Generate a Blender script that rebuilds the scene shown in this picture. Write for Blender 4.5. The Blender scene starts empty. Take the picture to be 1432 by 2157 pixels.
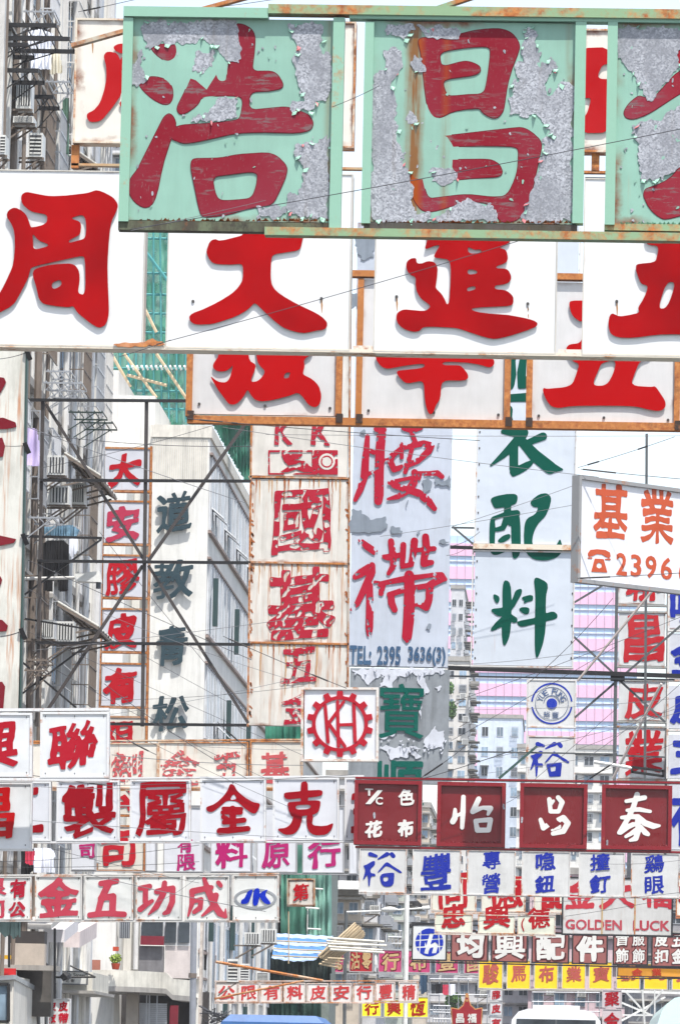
import bpy, math, random
import numpy as np
from mathutils import Vector, Matrix
from mathutils.geometry import tessellate_polygon

# ------------------------------------------------------------------ camera, sky, sun, exposure
scn = bpy.context.scene
COL = scn.collection
PW, PH, FPX = 1432.0, 2157.0, 12000.0
VPX, VPY, ROLL = 1190.0, 2290.0, math.radians(1.2)
CAM = Vector((0, 0, 1.7))
def cam_rot(yaw, pitch):
    return Matrix.Rotation(yaw, 3, 'Z') @ Matrix.Rotation(math.pi/2 + pitch, 3, 'X') @ Matrix.Rotation(ROLL, 3, 'Z')
def proj(R, d):
    c = R.transposed() @ d
    return PW/2 + FPX*c.x/-c.z, PH/2 - FPX*c.y/-c.z
yaw = pitch = 0.0
for _ in range(12):
    R = cam_rot(yaw, pitch)
    x, y = proj(R, Vector((0, 1, 0)))
    ex, ey = x - VPX, y - VPY
    R1 = cam_rot(yaw+1e-4, pitch); x1, y1 = proj(R1, Vector((0, 1, 0)))
    R2 = cam_rot(yaw, pitch+1e-4); x2, y2 = proj(R2, Vector((0, 1, 0)))
    a, b, c, d = (x1-x)/1e-4, (x2-x)/1e-4, (y1-y)/1e-4, (y2-y)/1e-4
    det = a*d-b*c
    yaw -= (d*ex-b*ey)/det
    pitch -= (-c*ex+a*ey)/det
R = cam_rot(yaw, pitch)
cd = bpy.data.cameras.new('camera'); cam = bpy.data.objects.new('camera', cd); COL.objects.link(cam)
cam.matrix_world = Matrix.Translation(CAM) @ R.to_4x4()
cd.sensor_fit = 'VERTICAL'; cd.sensor_height = 36; cd.lens = 36*FPX/PH
cd.clip_start = 1; cd.clip_end = 4000
scn.camera = cam

SUN = Vector((0.16, -0.42, 0.90)).normalized()
wd = bpy.data.worlds.new('World'); scn.world = wd; wd.use_nodes = True
nt = wd.node_tree
sky = nt.nodes.new('ShaderNodeTexSky'); sky.sky_type = 'NISHITA'; sky.sun_disc = False
sky.sun_elevation = math.asin(SUN.z); sky.sun_rotation = math.atan2(SUN.x, SUN.y)
sky.air_density = 1.0; sky.dust_density = 1.2; sky.ozone_density = 1.0; sky.altitude = 0
bg = nt.nodes['Background']; bg.inputs[1].default_value = 0.15
hs = nt.nodes.new('ShaderNodeHueSaturation'); hs.inputs['Saturation'].default_value = 0.6
nt.links.new(sky.outputs[0], hs.inputs['Color']); nt.links.new(hs.outputs[0], bg.inputs[0])
sl = bpy.data.lights.new('sun', 'SUN'); sl.energy = 3.4; sl.angle = math.radians(0.5); sl.color = (1.0, 0.96, 0.9)
so = bpy.data.objects.new('sun', sl); COL.objects.link(so)
so.rotation_euler = SUN.to_track_quat('Z', 'Y').to_euler()
scn.view_settings.view_transform = 'Standard'; scn.view_settings.look = 'None'
scn.view_settings.exposure = 0.78; scn.view_settings.gamma = 1.0
scn.view_settings.use_curve_mapping = False
scn.cycles.max_bounces = 6; scn.cycles.diffuse_bounces = 3; scn.cycles.transparent_max_bounces = 12

def ray(px, py):
    return R @ Vector(((px-PW/2)/FPX, -(py-PH/2)/FPX, -1))
def at(px, py, Y):
    d = ray(px, py); return CAM + d*(Y/d.y)
rnd = random.Random(7)

# ------------------------------------------------------------------ mesh helpers
class MB:
    def __init__(s): s.v = []; s.f = []
    def add(s, vs, fs):
        b = len(s.v); s.v += [tuple(v) for v in vs]; s.f += [tuple(b+i for i in f) for f in fs]; return s
    def hexa(s, c):   # 8 corners: bottom 4 then top 4
        return s.add(c, [(0,3,2,1),(4,5,6,7),(0,1,5,4),(1,2,6,5),(2,3,7,6),(3,0,4,7)])
    def box(s, x0, x1, y0, y1, z0, z1):
        return s.hexa([(x0,y0,z0),(x1,y0,z0),(x1,y1,z0),(x0,y1,z0),(x0,y0,z1),(x1,y0,z1),(x1,y1,z1),(x0,y1,z1)])
    def tube(s, pts, r, n=6):
        pts = [Vector(p) for p in pts]; rings = []
        for i, p in enumerate(pts):
            t = (pts[min(i+1, len(pts)-1)] - pts[max(i-1, 0)]).normalized()
            a = t.cross(Vector((0.31, 0.17, 0.93)))
            if a.length < .1: a = t.cross(Vector((1, 0, 0)))
            a.normalize(); b = t.cross(a)
            rings.append([p + (a*math.cos(k*2*math.pi/n) + b*math.sin(k*2*math.pi/n))*r for k in range(n)])
        vs = [v for g in rings for v in g]; fs = []
        for i in range(len(rings)-1):
            for k in range(n):
                fs.append((i*n+k, i*n+(k+1) % n, (i+1)*n+(k+1) % n, (i+1)*n+k))
        fs += [tuple(range(n-1, -1, -1)), tuple(range((len(rings)-1)*n, len(rings)*n))]
        return s.add(vs, fs)
    def bar(s, p, q, w, h):   # square section bar
        p, q = Vector(p), Vector(q); t = (q-p).normalized()
        a = t.cross(Vector((0, 1, 0)))
        if a.length < .05: a = t.cross(Vector((0, 0, 1)))
        a.normalize(); b = t.cross(a).normalized(); a = a*w/2; b = b*h/2
        return s.hexa([p-a-b, p+a-b, p+a+b, p-a+b, q-a-b, q+a-b, q+a+b, q-a+b])

ORG = {}
def empty(name, loc, label, cat, group=None):
    o = bpy.data.objects.new(name, None); COL.objects.link(o); o.location = loc; o.empty_display_size = .2
    o['label'] = label; o['category'] = cat
    if group: o['group'] = group
    ORG[o.name] = Vector(loc); return o
def root_org(p):
    while p is not None and p.parent is not None: p = p.parent
    return ORG.get(p.name, Vector((0, 0, 0))) if p else None
def obj(name, mb, mat, parent=None, label=None, smooth=False, kind=None):
    if parent is None:
        vs = np.array(mb.v); lo = vs.min(0); hi = vs.max(0)
        org = Vector(((lo[0]+hi[0])/2, (lo[1]+hi[1])/2, lo[2]))
    else: org = root_org(parent)
    me = bpy.data.meshes.new(name)
    me.from_pydata([(v[0]-org[0], v[1]-org[1], v[2]-org[2]) for v in mb.v], [], mb.f); me.update()
    if smooth:
        me.polygons.foreach_set('use_smooth', [True]*len(me.polygons))
    o = bpy.data.objects.new(name, me); COL.objects.link(o); me.materials.append(mat)
    if parent is None: o.location = org; ORG[o.name] = org
    else: o.parent = parent
    if label: o['label'] = label
    if kind: o['kind'] = kind
    return o
def tag(o, label, cat, group=None):
    o['label'] = label; o['category'] = cat
    if group: o['group'] = group
    return o

# ------------------------------------------------------------------ materials
def srgb(*c):
    return tuple(((v/255)/12.92 if v/255 <= .04045 else ((v/255+.055)/1.055)**2.4) for v in c)
class NB:   # small node builder
    def __init__(s, name):
        s.m = bpy.data.materials.new(name); s.m.use_nodes = True; s.t = s.m.node_tree; s.n = s.t.nodes; s.l = s.t.links
        s.b = s.n['Principled BSDF']; s.tc = s.n.new('ShaderNodeTexCoord')
    def put(s, sock, v):
        if hasattr(v, 'is_output'): s.l.new(v, sock)
        elif isinstance(v, tuple) and len(v) == 3 and sock.type == 'RGBA': sock.default_value = (*v, 1)
        else: sock.default_value = v
    def noise(s, scale=1, sc=(1, 1, 1), detail=4, rough=.6, off=(0, 0, 0)):
        mp = s.n.new('ShaderNodeMapping'); s.l.new(s.tc.outputs['Object'], mp.inputs[0])
        mp.inputs['Scale'].default_value = sc; mp.inputs['Location'].default_value = off
        n = s.n.new('ShaderNodeTexNoise'); s.l.new(mp.outputs[0], n.inputs[0])
        n.inputs['Scale'].default_value = scale; n.inputs['Detail'].default_value = detail; n.inputs['Roughness'].default_value = rough
        return n.outputs[0]
    def step(s, v, a, b, lo=0, hi=1):
        r = s.n.new('ShaderNodeMapRange'); s.put(r.inputs[0], v); r.clamp = True
        for i, x in enumerate((a, b, lo, hi)): s.put(r.inputs[i+1], x)
        return r.outputs[0]
    def math(s, op, a, b=0.0):
        r = s.n.new('ShaderNodeMath'); r.operation = op; s.put(r.inputs[0], a); s.put(r.inputs[1], b); return r.outputs[0]
    def mix(s, f, a, b):
        r = s.n.new('ShaderNodeMix'); r.data_type = 'RGBA'; s.put(r.inputs[0], f); s.put(r.inputs[6], a); s.put(r.inputs[7], b); return r.outputs[2]
    def gen(s, k, which='Generated'):
        r = s.n.new('ShaderNodeSeparateXYZ'); s.l.new(s.tc.outputs[which], r.inputs[0]); return r.outputs[k]
    def done(s, col, rough=.6, metal=0.0, bump=None, bs=.2, bd=.01, spec=None):
        s.put(s.b.inputs['Base Color'], col); s.put(s.b.inputs['Roughness'], rough); s.put(s.b.inputs['Metallic'], metal)
        if spec is not None: s.b.inputs['Specular IOR Level'].default_value = spec
        if bump is not None:
            b = s.n.new('ShaderNodeBump'); b.inputs['Strength'].default_value = bs; b.inputs['Distance'].default_value = bd
            s.l.new(bump, b.inputs['Height']); s.l.new(b.outputs[0], s.b.inputs['Normal'])
        return s.m
RUST = srgb(150, 82, 40); RUSTD = srgb(74, 44, 30); RUSTL = srgb(196, 130, 70)
_mc = {}
def panel_mat(col, rust=.3, dirt=.3, edge=.3, rough=.45, streaks=(), pleats=0, seed=0):
    """painted sheet metal: rust runs from the top, rust at the edges, grey dirt; seed shifts the pattern"""
    key = ('p', col, rust, dirt, edge, rough, streaks, pleats, seed)
    if key in _mc: return _mc[key]
    col = tuple(v*(.84 if sum(col) > 1.5 else .7) for v in col)
    b = NB('painted_sheet'); of = (seed*3.7, seed*1.3, seed*2.1)
    c = col
    if dirt:
        d1 = b.noise(1.3, (1, 1, .5), 6, .65, of); d2 = b.noise(9, (1, 1, .12), 4, .7, of)
        m = b.math('MULTIPLY', b.step(b.math('ADD', d1, b.math('MULTIPLY', d2, .6)), .68, 1.05), dirt)
        c = b.mix(m, c, tuple(v*.45+.05 for v in (col[0]*.9, col[1]*.88, col[2]*.8)))
        c = b.mix(b.math('MULTIPLY', b.step(b.noise(60, (1, 1, .4), 2, .5, of), .66, .8), dirt*.5), c, (.2, .18, .15))
    gz = b.gen(2); gx = b.gen(0)
    if edge or rust:
        ez = b.math('MINIMUM', gz, b.math('SUBTRACT', 1, gz)); ex = b.math('MINIMUM', gx, b.math('SUBTRACT', 1, gx))
        e = b.math('MINIMUM', ez, ex)
        n1 = b.noise(7, (1, 1, 1), 6, .7, of)
        em = b.step(b.math('SUBTRACT', b.math('MULTIPLY', n1, .12*edge+.02), e), 0.0, .03+.02*edge)
        em = b.math('MULTIPLY', em, b.step(b.noise(2.2, (1, 1, 1), 2, .5, of), .62-.3*edge, .75-.2*edge))
        sn = b.noise(14, (1, 1, .05), 3, .75, of); sn2 = b.noise(1.1, (1, 1, .7), 2, .5, of)
        sm = b.math('MULTIPLY', b.step(sn, .64-.13*rust, .76-.10*rust), b.step(sn2, .62-.25*rust, .8-.2*rust))
        sm = b.math('MULTIPLY', sm, min(1, .35+rust*.5))
        rc = b.mix(b.noise(22, (1, 1, .6), 3, .6), RUSTL, RUST)
        if rust: c = b.mix(sm, c, rc)
        if edge: c = b.mix(em, c, b.mix(b.noise(40), RUST, RUSTD))
    for (sx, sw, ss) in streaks:
        ox = b.gen(0, 'Object'); wob = b.math('MULTIPLY', b.math('SUBTRACT', b.noise(3, (1, 1, 1.5)), .5), sw*.8)
        dd = b.math('ABSOLUTE', b.math('SUBTRACT', b.math('ADD', ox, wob), sx))
        mm = b.math('MULTIPLY', b.step(dd, 0, sw, 1, 0), b.math('MULTIPLY', b.step(b.noise(18, (1, 1, .08), 3), .2, .6), ss))
        c = b.mix(mm, c, srgb(122, 78, 26))
    ro = b.step(b.noise(3, (1, 1, .3), 3, .6, of), .3, .8, rough-.1, rough+.25)
    m = b.done(c, ro, 0, b.noise(2.2 if not pleats else 5, (1, 1, 1), 2, .4, of), .35, .05)
    _mc[key] = m; return m
def galv_mat():
    if 'galv' in _mc: return _mc['galv']
    b = NB('galvanised_metal')
    v = b.n.new('ShaderNodeTexVoronoi'); v.inputs['Scale'].default_value = 75; b.l.new(b.tc.outputs['Object'], v.inputs[0])
    sp = b.n.new('ShaderNodeSeparateColor'); b.l.new(v.outputs['Color'], sp.inputs[0])
    c = b.mix(sp.outputs[0], srgb(122, 124, 130), srgb(186, 188, 194))
    c = b.mix(b.math('MULTIPLY', b.step(b.noise(2.2, (1, 1, .7), 5, .7), .45, .6), .75), c, srgb(128, 130, 136))
    c = b.mix(b.math('MULTIPLY', b.step(b.noise(30, (1, 1, 1), 5, .8), .55, .7), .5), c, srgb(214, 216, 222))
    c = b.mix(b.math('MULTIPLY', b.step(b.noise(9, (1, 1, .1), 4, .7), .6, .8), .5), c, srgb(110, 92, 70))
    _mc['galv'] = b.done(c, b.step(sp.outputs[1], 0, 1, .4, .7), .25, b.noise(60), .1, .005); return _mc['galv']
def letter_mat(col, wear=.25, fade=None, seed=0, streaks=(), rough=.4, under=None, scratch=None):
    key = ('l', col, wear, fade, seed, streaks, rough, under, scratch)
    if key in _mc: return _mc[key]
    col = tuple(v*.7 for v in col); fade = tuple(v*.7 for v in fade) if fade else None; under = tuple(v*.7 for v in under) if under else None
    b = NB('letter_paint'); of = (seed, seed*2, seed*3)
    c = b.mix(b.step(b.noise(1.1, (1, 1, 1), 3, .5, of), .3, .7), col, fade or tuple(min(1, v*1.18+.01) for v in col))
    n = b.step(b.noise(24, (1, 1, .35), 6, .75, of), .74-.24*wear, .80-.18*wear)
    c = b.mix(b.math('MULTIPLY', n, min(1, wear*1.3)), c, under or tuple(v*.6+.16 for v in col))
    if scratch:
        sm_ = b.math('MULTIPLY', b.step(b.noise(15, (.22, 1, 1.2), 6, .75, of), .53, .6), b.step(b.noise(2.6, (1, 1, 1), 3, .5, of), .4, .56))
        c = b.mix(b.math('MULTIPLY', sm_, .75), c, scratch)
        c = b.mix(b.math('MULTIPLY', b.step(b.noise(40, (1, .3, .5), 4, .7, of), .6, .68), .5), c, scratch)
    for (sx, sw, ss) in streaks:
        dd = b.math('ABSOLUTE', b.math('SUBTRACT', b.gen(0, 'Object'), sx))
        mm = b.math('MULTIPLY', b.step(dd, 0, sw, 1, 0), ss)
        c = b.mix(mm, c, srgb(150, 70, 28))
    _mc[key] = b.done(c, max(rough, .4), 0, b.noise(4, (1, 1, 1), 2), .15, .02, .06); return _mc[key]
def rusty_mat(base, amt=.5, seed=0, rough=.6):
    key = ('r', base, amt, seed)
    if key in _mc: return _mc[key]
    base = tuple(v*.8 for v in base)
    b = NB('rusty_steel'); of = (seed*2.3, seed, seed)
    n = b.noise(5, (1, 1, 1), 8, .72, of); n2 = b.noise(1.0, (1, 1, 1), 3, .5, of)
    m = b.step(b.math('ADD', n, b.math('MULTIPLY', n2, .8)), 1.15-.55*amt, 1.3-.5*amt)
    rc = b.mix(b.step(b.noise(16, (1, 1, 1), 5, .7), .35, .65), RUSTL, RUST)
    rc = b.mix(b.step(b.noise(4, (1, 1, 1), 5, .7, of), .55, .75), rc, RUSTD)
    _mc[key] = b.done(b.mix(m, base, rc), b.step(m, 0, 1, rough-.1, .85), 0, n, .3, .01); return _mc[key]
def plain(name, col, rough=.6, metal=0.0, var=.25, scale=3, sc=(1, 1, 1), streak=0.0, spec=None):
    key = ('s', name, col, rough, var, scale, sc, streak)
    if key in _mc: return _mc[key]
    b = NB(name)
    c = b.mix(b.step(b.noise(scale, sc, 5, .65), .3, .72), col, tuple(v*(1-var) for v in col))
    if streak:
        c = b.mix(b.math('MULTIPLY', b.step(b.noise(5, (1, 1, .08), 5, .7), .5, .75), streak), c, tuple(v*.35 for v in col))
        c = b.mix(b.math('MULTIPLY', b.step(b.noise(.8, (1, 1, .6), 6, .7), .52, .7), streak*.6), c, tuple(v*.5 for v in col))
    _mc[key] = b.done(c, rough, metal, b.noise(scale*6, sc, 3), .15, .01, spec); return _mc[key]
def net_mat(col, alpha=.75):
    key = ('net', col, alpha)
    if key in _mc: return _mc[key]
    b = NB('netting')
    c = b.mix(b.step(b.noise(2, (1, 1, .4), 5, .7), .3, .7), col, tuple(v*.6 for v in col))
    m = b.done(c, .6)
    tr = b.n.new('ShaderNodeBsdfTransparent'); tl = b.n.new('ShaderNodeBsdfTranslucent'); b.l.new(c, tl.inputs[0])
    mx0 = b.n.new('ShaderNodeMixShader'); mx0.inputs[0].default_value = .35
    b.l.new(b.b.outputs[0], mx0.inputs[1]); b.l.new(tl.outputs[0], mx0.inputs[2])
    mx = b.n.new('ShaderNodeMixShader'); b.put(mx.inputs[0], b.step(b.noise(3, (1, 1, 1), 3), .3, .7, alpha-.12, min(1, alpha+.12)))
    b.l.new(tr.outputs[0], mx.inputs[1]); b.l.new(mx0.outputs[0], mx.inputs[2])
    b.l.new(mx.outputs[0], b.n['Material Output'].inputs[0]); _mc[key] = m; return m
def glass_mat(col=(.08, .1, .12)):
    key = ('g', col)
    if key in _mc: return _mc[key]
    b = NB('window_glass'); _mc[key] = b.done(b.mix(b.step(b.noise(1.2, (1, 1, 1), 3), .35, .65), col, tuple(v*2.2 for v in col)), .25, 0, b.noise(1.5), .05, .02, .25); return _mc[key]

# ------------------------------------------------------------------ glyph engine: signed fields -> outlines -> solid letters
def waves(seed, n, kmin, kmax):
    g = np.random.RandomState(seed); a = g.uniform(0, 2*np.pi, n); k = np.exp(g.uniform(np.log(kmin), np.log(kmax), n))
    return k*np.cos(a), k*np.sin(a), g.uniform(0, 2*np.pi, n), (k/kmin)**-.35
def nz(X, Y, seed, n=7, kmin=4, kmax=14):
    o = 0; kx, ky, p, w = waves(seed, n, kmin, kmax)
    for i in range(n): o = o + w[i]*np.sin(kx[i]*X+ky[i]*Y+p[i])
    return o/np.sqrt((w**2).sum()/2)/1.4
def poly_sdf(X, Y, loops):
    d2 = np.full(X.shape, 1e18); ins = np.zeros(X.shape, bool)
    for lp in loops:
        P = np.asarray(lp, float); Q = np.roll(P, -1, 0)
        for (ax, ay), (bx, by) in zip(P, Q):
            dx, dy = bx-ax, by-ay; L = dx*dx+dy*dy+1e-12
            t = np.clip(((X-ax)*dx+(Y-ay)*dy)/L, 0, 1)
            d2 = np.minimum(d2, (X-ax-t*dx)**2+(Y-ay-t*dy)**2)
            if ay != by:
                c = ((Y > ay) != (Y > by)) & (X < ax+(Y-ay)*dx/dy); ins ^= c
    d = np.sqrt(d2); return np.where(ins, d, -d)
def stroke_sdf(X, Y, pts):
    best = np.full(X.shape, -1e9)
    if len(pts) == 1: pts = pts+[pts[0]]
    for (ax, ay, ar), (bx, by, br) in zip(pts[:-1], pts[1:]):
        dx, dy = bx-ax, by-ay; L = dx*dx+dy*dy+1e-9
        t = np.clip(((X-ax)*dx+(Y-ay)*dy)/L, 0, 1)
        best = np.maximum(best, ar+(br-ar)*t-np.sqrt((X-ax-t*dx)**2+(Y-ay-t*dy)**2))
    return best
def rdp(p, eps):
    if len(p) < 3: return p
    a, b = p[0], p[-1]; dx, dy = b[0]-a[0], b[1]-a[1]; L = math.hypot(dx, dy)
    q = np.asarray(p); d = np.abs((q[:, 0]-a[0])*dy-(q[:, 1]-a[1])*dx)/L if L > 1e-9 else np.hypot(q[:, 0]-a[0], q[:, 1]-a[1])
    i = int(d.argmax())
    if d[i] <= eps: return [a, b]
    return rdp(p[:i+1], eps)[:-1]+rdp(p[i:], eps)
SEG = {1: ['BL'], 2: ['RB'], 4: ['TR'], 8: ['LT'], 3: ['RL'], 6: ['TB'], 12: ['LR'], 9: ['BT'], 7: ['TL'], 11: ['RT'], 13: ['BR'], 14: ['LB'], 5: ['BL', 'TR'], 10: ['RB', 'LT']}
def contours(Fv, xs, ys, eps):
    Fv = Fv.copy(); Fv[0, :] = Fv[-1, :] = -1; Fv[:, 0] = Fv[:, -1] = -1; Fv[Fv == 0] = -1e-9
    I = (Fv > 0).astype(int); C = I[:-1, :-1]+2*I[:-1, 1:]+4*I[1:, 1:]+8*I[1:, :-1]
    pt = {}; nxt = {}
    def P(e, i, j):
        if e == 'B': k = (0, i, j); a, b = (i, j), (i+1, j)
        elif e == 'T': k = (0, i, j+1); a, b = (i, j+1), (i+1, j+1)
        elif e == 'L': k = (1, i, j); a, b = (i, j), (i, j+1)
        else: k = (1, i+1, j); a, b = (i+1, j), (i+1, j+1)
        if k not in pt:
            fa, fb = Fv[a[1], a[0]], Fv[b[1], b[0]]; t = fa/(fa-fb); t = min(.98, max(.02, t))
            pt[k] = (xs[a[0]]+(xs[b[0]]-xs[a[0]])*t, ys[a[1]]+(ys[b[1]]-ys[a[1]])*t)
        return k
    for j, i in zip(*np.nonzero((C > 0) & (C < 15))):
        for s in SEG[int(C[j, i])]: nxt[P(s[0], i, j)] = P(s[1], i, j)
    loops = []
    while nxt:
        k0, k = nxt.popitem(); lp = [pt[k0]]
        while k != k0:
            lp.append(pt[k]); k = nxt.pop(k)
        if len(lp) > 5:
            h = len(lp)//2; s = rdp(lp[:h+1], eps)[:-1]+rdp(lp[h:]+[lp[0]], eps)[:-1]
            if len(s) >= 3:
                q = np.asarray(s); A = abs(np.dot(q[:, 0], np.roll(q[:, 1], -1))-np.dot(q[:, 1], np.roll(q[:, 0], -1)))/2
                if A > eps*eps*25: loops.append(s)
    return loops
def solid(loops, fn, d0, d1, mb=None):
    """loops in 2D, fn(x, y, d) -> world; front at d1 (towards the viewer), back at d0"""
    mb = mb or MB()
    if not loops: return mb
    ar = [abs(np.dot(q[:, 0], np.roll(q[:, 1], -1))-np.dot(q[:, 1], np.roll(q[:, 0], -1)))/2 for q in map(np.asarray, loops)]
    st = np.cumsum([0]+[len(l) for l in loops]); inside = []
    for i, li in enumerate(loops):
        x, y = li[0]; c = []
        for o, lp in enumerate(loops):
            if ar[o] <= ar[i]: continue
            q = np.asarray(lp); p = np.roll(q, 1, 0); m = (p[:, 1] > y) != (q[:, 1] > y)
            if m.any() and (x < (p[m, 0]+(y-p[m, 1])*(q[m, 0]-p[m, 0])/(q[m, 1]-p[m, 1]))).sum() % 2: c.append(o)
        inside.append(c)
    outer = [i for i in range(len(loops)) if len(inside[i]) % 2 == 0]; kids = {i: [] for i in outer}
    for i in range(len(loops)):
        if i not in kids: kids[min(inside[i], key=lambda o: ar[o])].append(i)
    tri = []
    for o in outer:
        ids = [o]+kids[o]; mp = [st[i]+k for i in ids for k in range(len(loops[i]))]
        c0 = loops[o][0]; sc_ = 100/max(1e-6, max(abs(p[0]-c0[0])+abs(p[1]-c0[1]) for p in loops[o]))
        want = (ar[o]-sum(ar[i] for i in kids[o]))*sc_*sc_; best = (1e18, [])
        for tr in range(6):   # the filler can fail on touching points: nudge and retry until the area agrees
            g = random.Random(tr); e = (0, .02, .05, .1, .2, .4)[tr]
            P3 = [[Vector(((x-c0[0])*sc_+g.uniform(-e, e), (y-c0[1])*sc_+g.uniform(-e, e), 0)) for x, y in loops[i]] for i in ids]
            fl = [p for l in P3 for p in l]; T = tessellate_polygon(P3)
            got = sum(abs((fl[b_][0]-fl[a_][0])*(fl[c_][1]-fl[a_][1])-(fl[c_][0]-fl[a_][0])*(fl[b_][1]-fl[a_][1]))/2 for a_, b_, c_ in T)
            if abs(got-want) < best[0]: best = (abs(got-want), T)
            if best[0] < .015*want: break
        tri += [tuple(int(mp[k]) for k in t) for t in best[1]]
    flat = [p for lp in loops for p in lp]; n = len(flat)
    vs = [fn(x, y, d1) for x, y in flat]+[fn(x, y, d0) for x, y in flat]
    fs = [tuple(t) for t in tri]
    b = 0
    for lp in loops:
        m = len(lp)
        for i in range(m):
            a, c = b+i, b+(i+1) % m; fs.append((a, n+a, n+c, c))
        b += m
    return mb.add(vs, fs)
_fc = {}
_tc = bpy.data.curves.new('glyph_source', 'FONT'); _tc.fill_mode = 'NONE'; _tc.resolution_u = 3; _tc.size = 1
_to = bpy.data.objects.new('glyph_source', _tc); COL.objects.link(_to)
def font_loops(ch):
    if ch in _fc: return _fc[ch]
    _tc.body = ch; bpy.context.view_layer.update()
    me = bpy.data.meshes.new_from_object(_to.evaluated_get(bpy.context.evaluated_depsgraph_get()))
    adj = {}
    for e in me.edges:
        a, b = e.vertices; adj.setdefault(a, []).append(b); adj.setdefault(b, []).append(a)
    seen = set(); loops = []
    for s in adj:
        if s in seen: continue
        lp = []; k = s
        while k is not None:
            seen.add(k); lp.append(k); k = next((q for q in adj[k] if q not in seen), None)
        if len(lp) > 2: loops.append([tuple(me.vertices[i].co[:2]) for i in lp])
    bpy.data.meshes.remove(me)
    A = np.concatenate([np.asarray(l) for l in loops]); lo, hi = A.min(0), A.max(0)
    _fc[ch] = ([[(x, y) for x, y in l] for l in loops], lo, hi); return _fc[ch]
def font_glyph(ch, w, h, bold=.02, brush=.012, slant=.05, wear=0, hollow=0, seed=0, N=72, grow=0):
    """outline loops fitted to a w x h box centred on 0,0 (same unit as w, h)"""
    loops, lo, hi = font_loops(ch)
    ew, eh = hi[0]-lo[0], hi[1]-lo[1]; cx, cy = (lo+hi)/2
    m = .10; em = max(ew, eh)
    xs = np.linspace(-ew/2-m, ew/2+m, max(20, int(N*(ew+2*m)/em))); ys = np.linspace(-eh/2-m, eh/2+m, max(20, int(N*(eh+2*m)/em)))
    X, Y = np.meshgrid(xs, ys)
    sx = X+brush*nz(X, Y, seed+1, 5, 5, 12)+cx; sy = Y-slant*X*(1 if len(ch) == 1 else 0)+brush*nz(X, Y, seed+2, 5, 5, 12)+cy
    base = poly_sdf(sx, sy, loops); cell = (xs[1]-xs[0])*(ys[1]-ys[0]); ink = (base > 0).sum()*cell
    per = sum(math.hypot(l[i][0]-l[i-1][0], l[i][1]-l[i-1][1]) for l in loops for i in range(len(l)))
    bold = min(bold, .58*max(.05, ew*eh-ink)/per)
    F = base+bold*(1+.35*nz(X, Y, seed+3, 4, 4, 9))+grow
    if brush: F = F+.35*brush*nz(X, Y, seed+4, 6, 18, 40)
    if hollow: F = np.minimum(F, np.maximum(hollow-F, .03*(nz(X, Y, seed+6, 14, 20, 80)-.55+wear*.5)))
    elif wear: F = np.minimum(F, .03*(nz(X, Y, seed+6, 10, 14, 70)+1.7-2.0*wear))
    k = 2*(bold)
    L = contours(F, xs*w/(ew+k), ys*h/(eh+k), max(w, h)/N*.30)
    return L
def chaikin(p, k=.22):
    o = []
    for i in range(len(p)):
        a, b = p[i], p[(i+1) % len(p)]; o += [(a[0]+(b[0]-a[0])*k, a[1]+(b[1]-a[1])*k), (a[0]+(b[0]-a[0])*(1-k), a[1]+(b[1]-a[1])*(1-k))]
    return o
def px_glyph(spec, ox, oy, s, res=2.0, blur=1, rough=0, wear=0, seed=0, grow=0, hollow=0, smooth=False):
    """hand traced shape; spec lines: 'P x,y ..' solid, 'N x,y ..' hole, 'S x,y,r ..' brush stroke, in enlarged pixels"""
    prim = []
    for ln in spec.strip().split('\n'):
        t = ln.split(); pts = [tuple(float(v) for v in q.split(',')) for q in t[1:]]
        if t[0] == 'S': prim.append(('S', [(ox+x/s, oy+y/s, r/s) for x, y, r in pts]))
        else: prim.append((t[0], [(ox+x/s, oy+y/s) for x, y in pts]))
    if smooth: prim = [(k, q if k == 'S' else chaikin(chaikin(q))) for k, q in prim]
    ax = np.array([[p[0], p[1], (p[2] if len(p) > 2 else 0)] for k, q in prim for p in q])
    pad = 5+rough*2+grow; x0, x1 = (ax[:, 0]-ax[:, 2]).min()-pad, (ax[:, 0]+ax[:, 2]).max()+pad
    y0, y1 = (ax[:, 1]-ax[:, 2]).min()-pad, (ax[:, 1]+ax[:, 2]).max()+pad
    xs = np.arange(x0, x1, res); ys = np.arange(y0, y1, res); X, Y = np.meshgrid(xs, ys)
    F = np.full(X.shape, -1e9)
    sX, sY = X, Y
    if rough: sX = X+rough*nz(X, Y, seed+11, 12, .05, .9); sY = Y+rough*nz(X, Y, seed+12, 12, .05, .9)
    for k, q in prim:
        if k == 'P': F = np.maximum(F, poly_sdf(sX, sY, [q]))
        elif k == 'S': F = np.maximum(F, stroke_sdf(sX, sY, q))
        else: F = np.minimum(F, -poly_sdf(sX, sY, [q]))
    for _ in range(blur):
        G = F.copy(); G[1:-1, 1:-1] = (F[1:-1, 1:-1]*4+F[:-2, 1:-1]+F[2:, 1:-1]+F[1:-1, :-2]+F[1:-1, 2:])/8; F = G
    F = F+grow
    if hollow: F = np.minimum(F, np.maximum(hollow-F, 3*(nz(X, Y, seed+6, 9, .15, .8)-.55+wear)))
    elif wear: F = np.minimum(F, 3*(nz(X, Y, seed+6, 10, .15, .9)+1.7-2.0*wear))
    return contours(F, xs, ys, .35)

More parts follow.
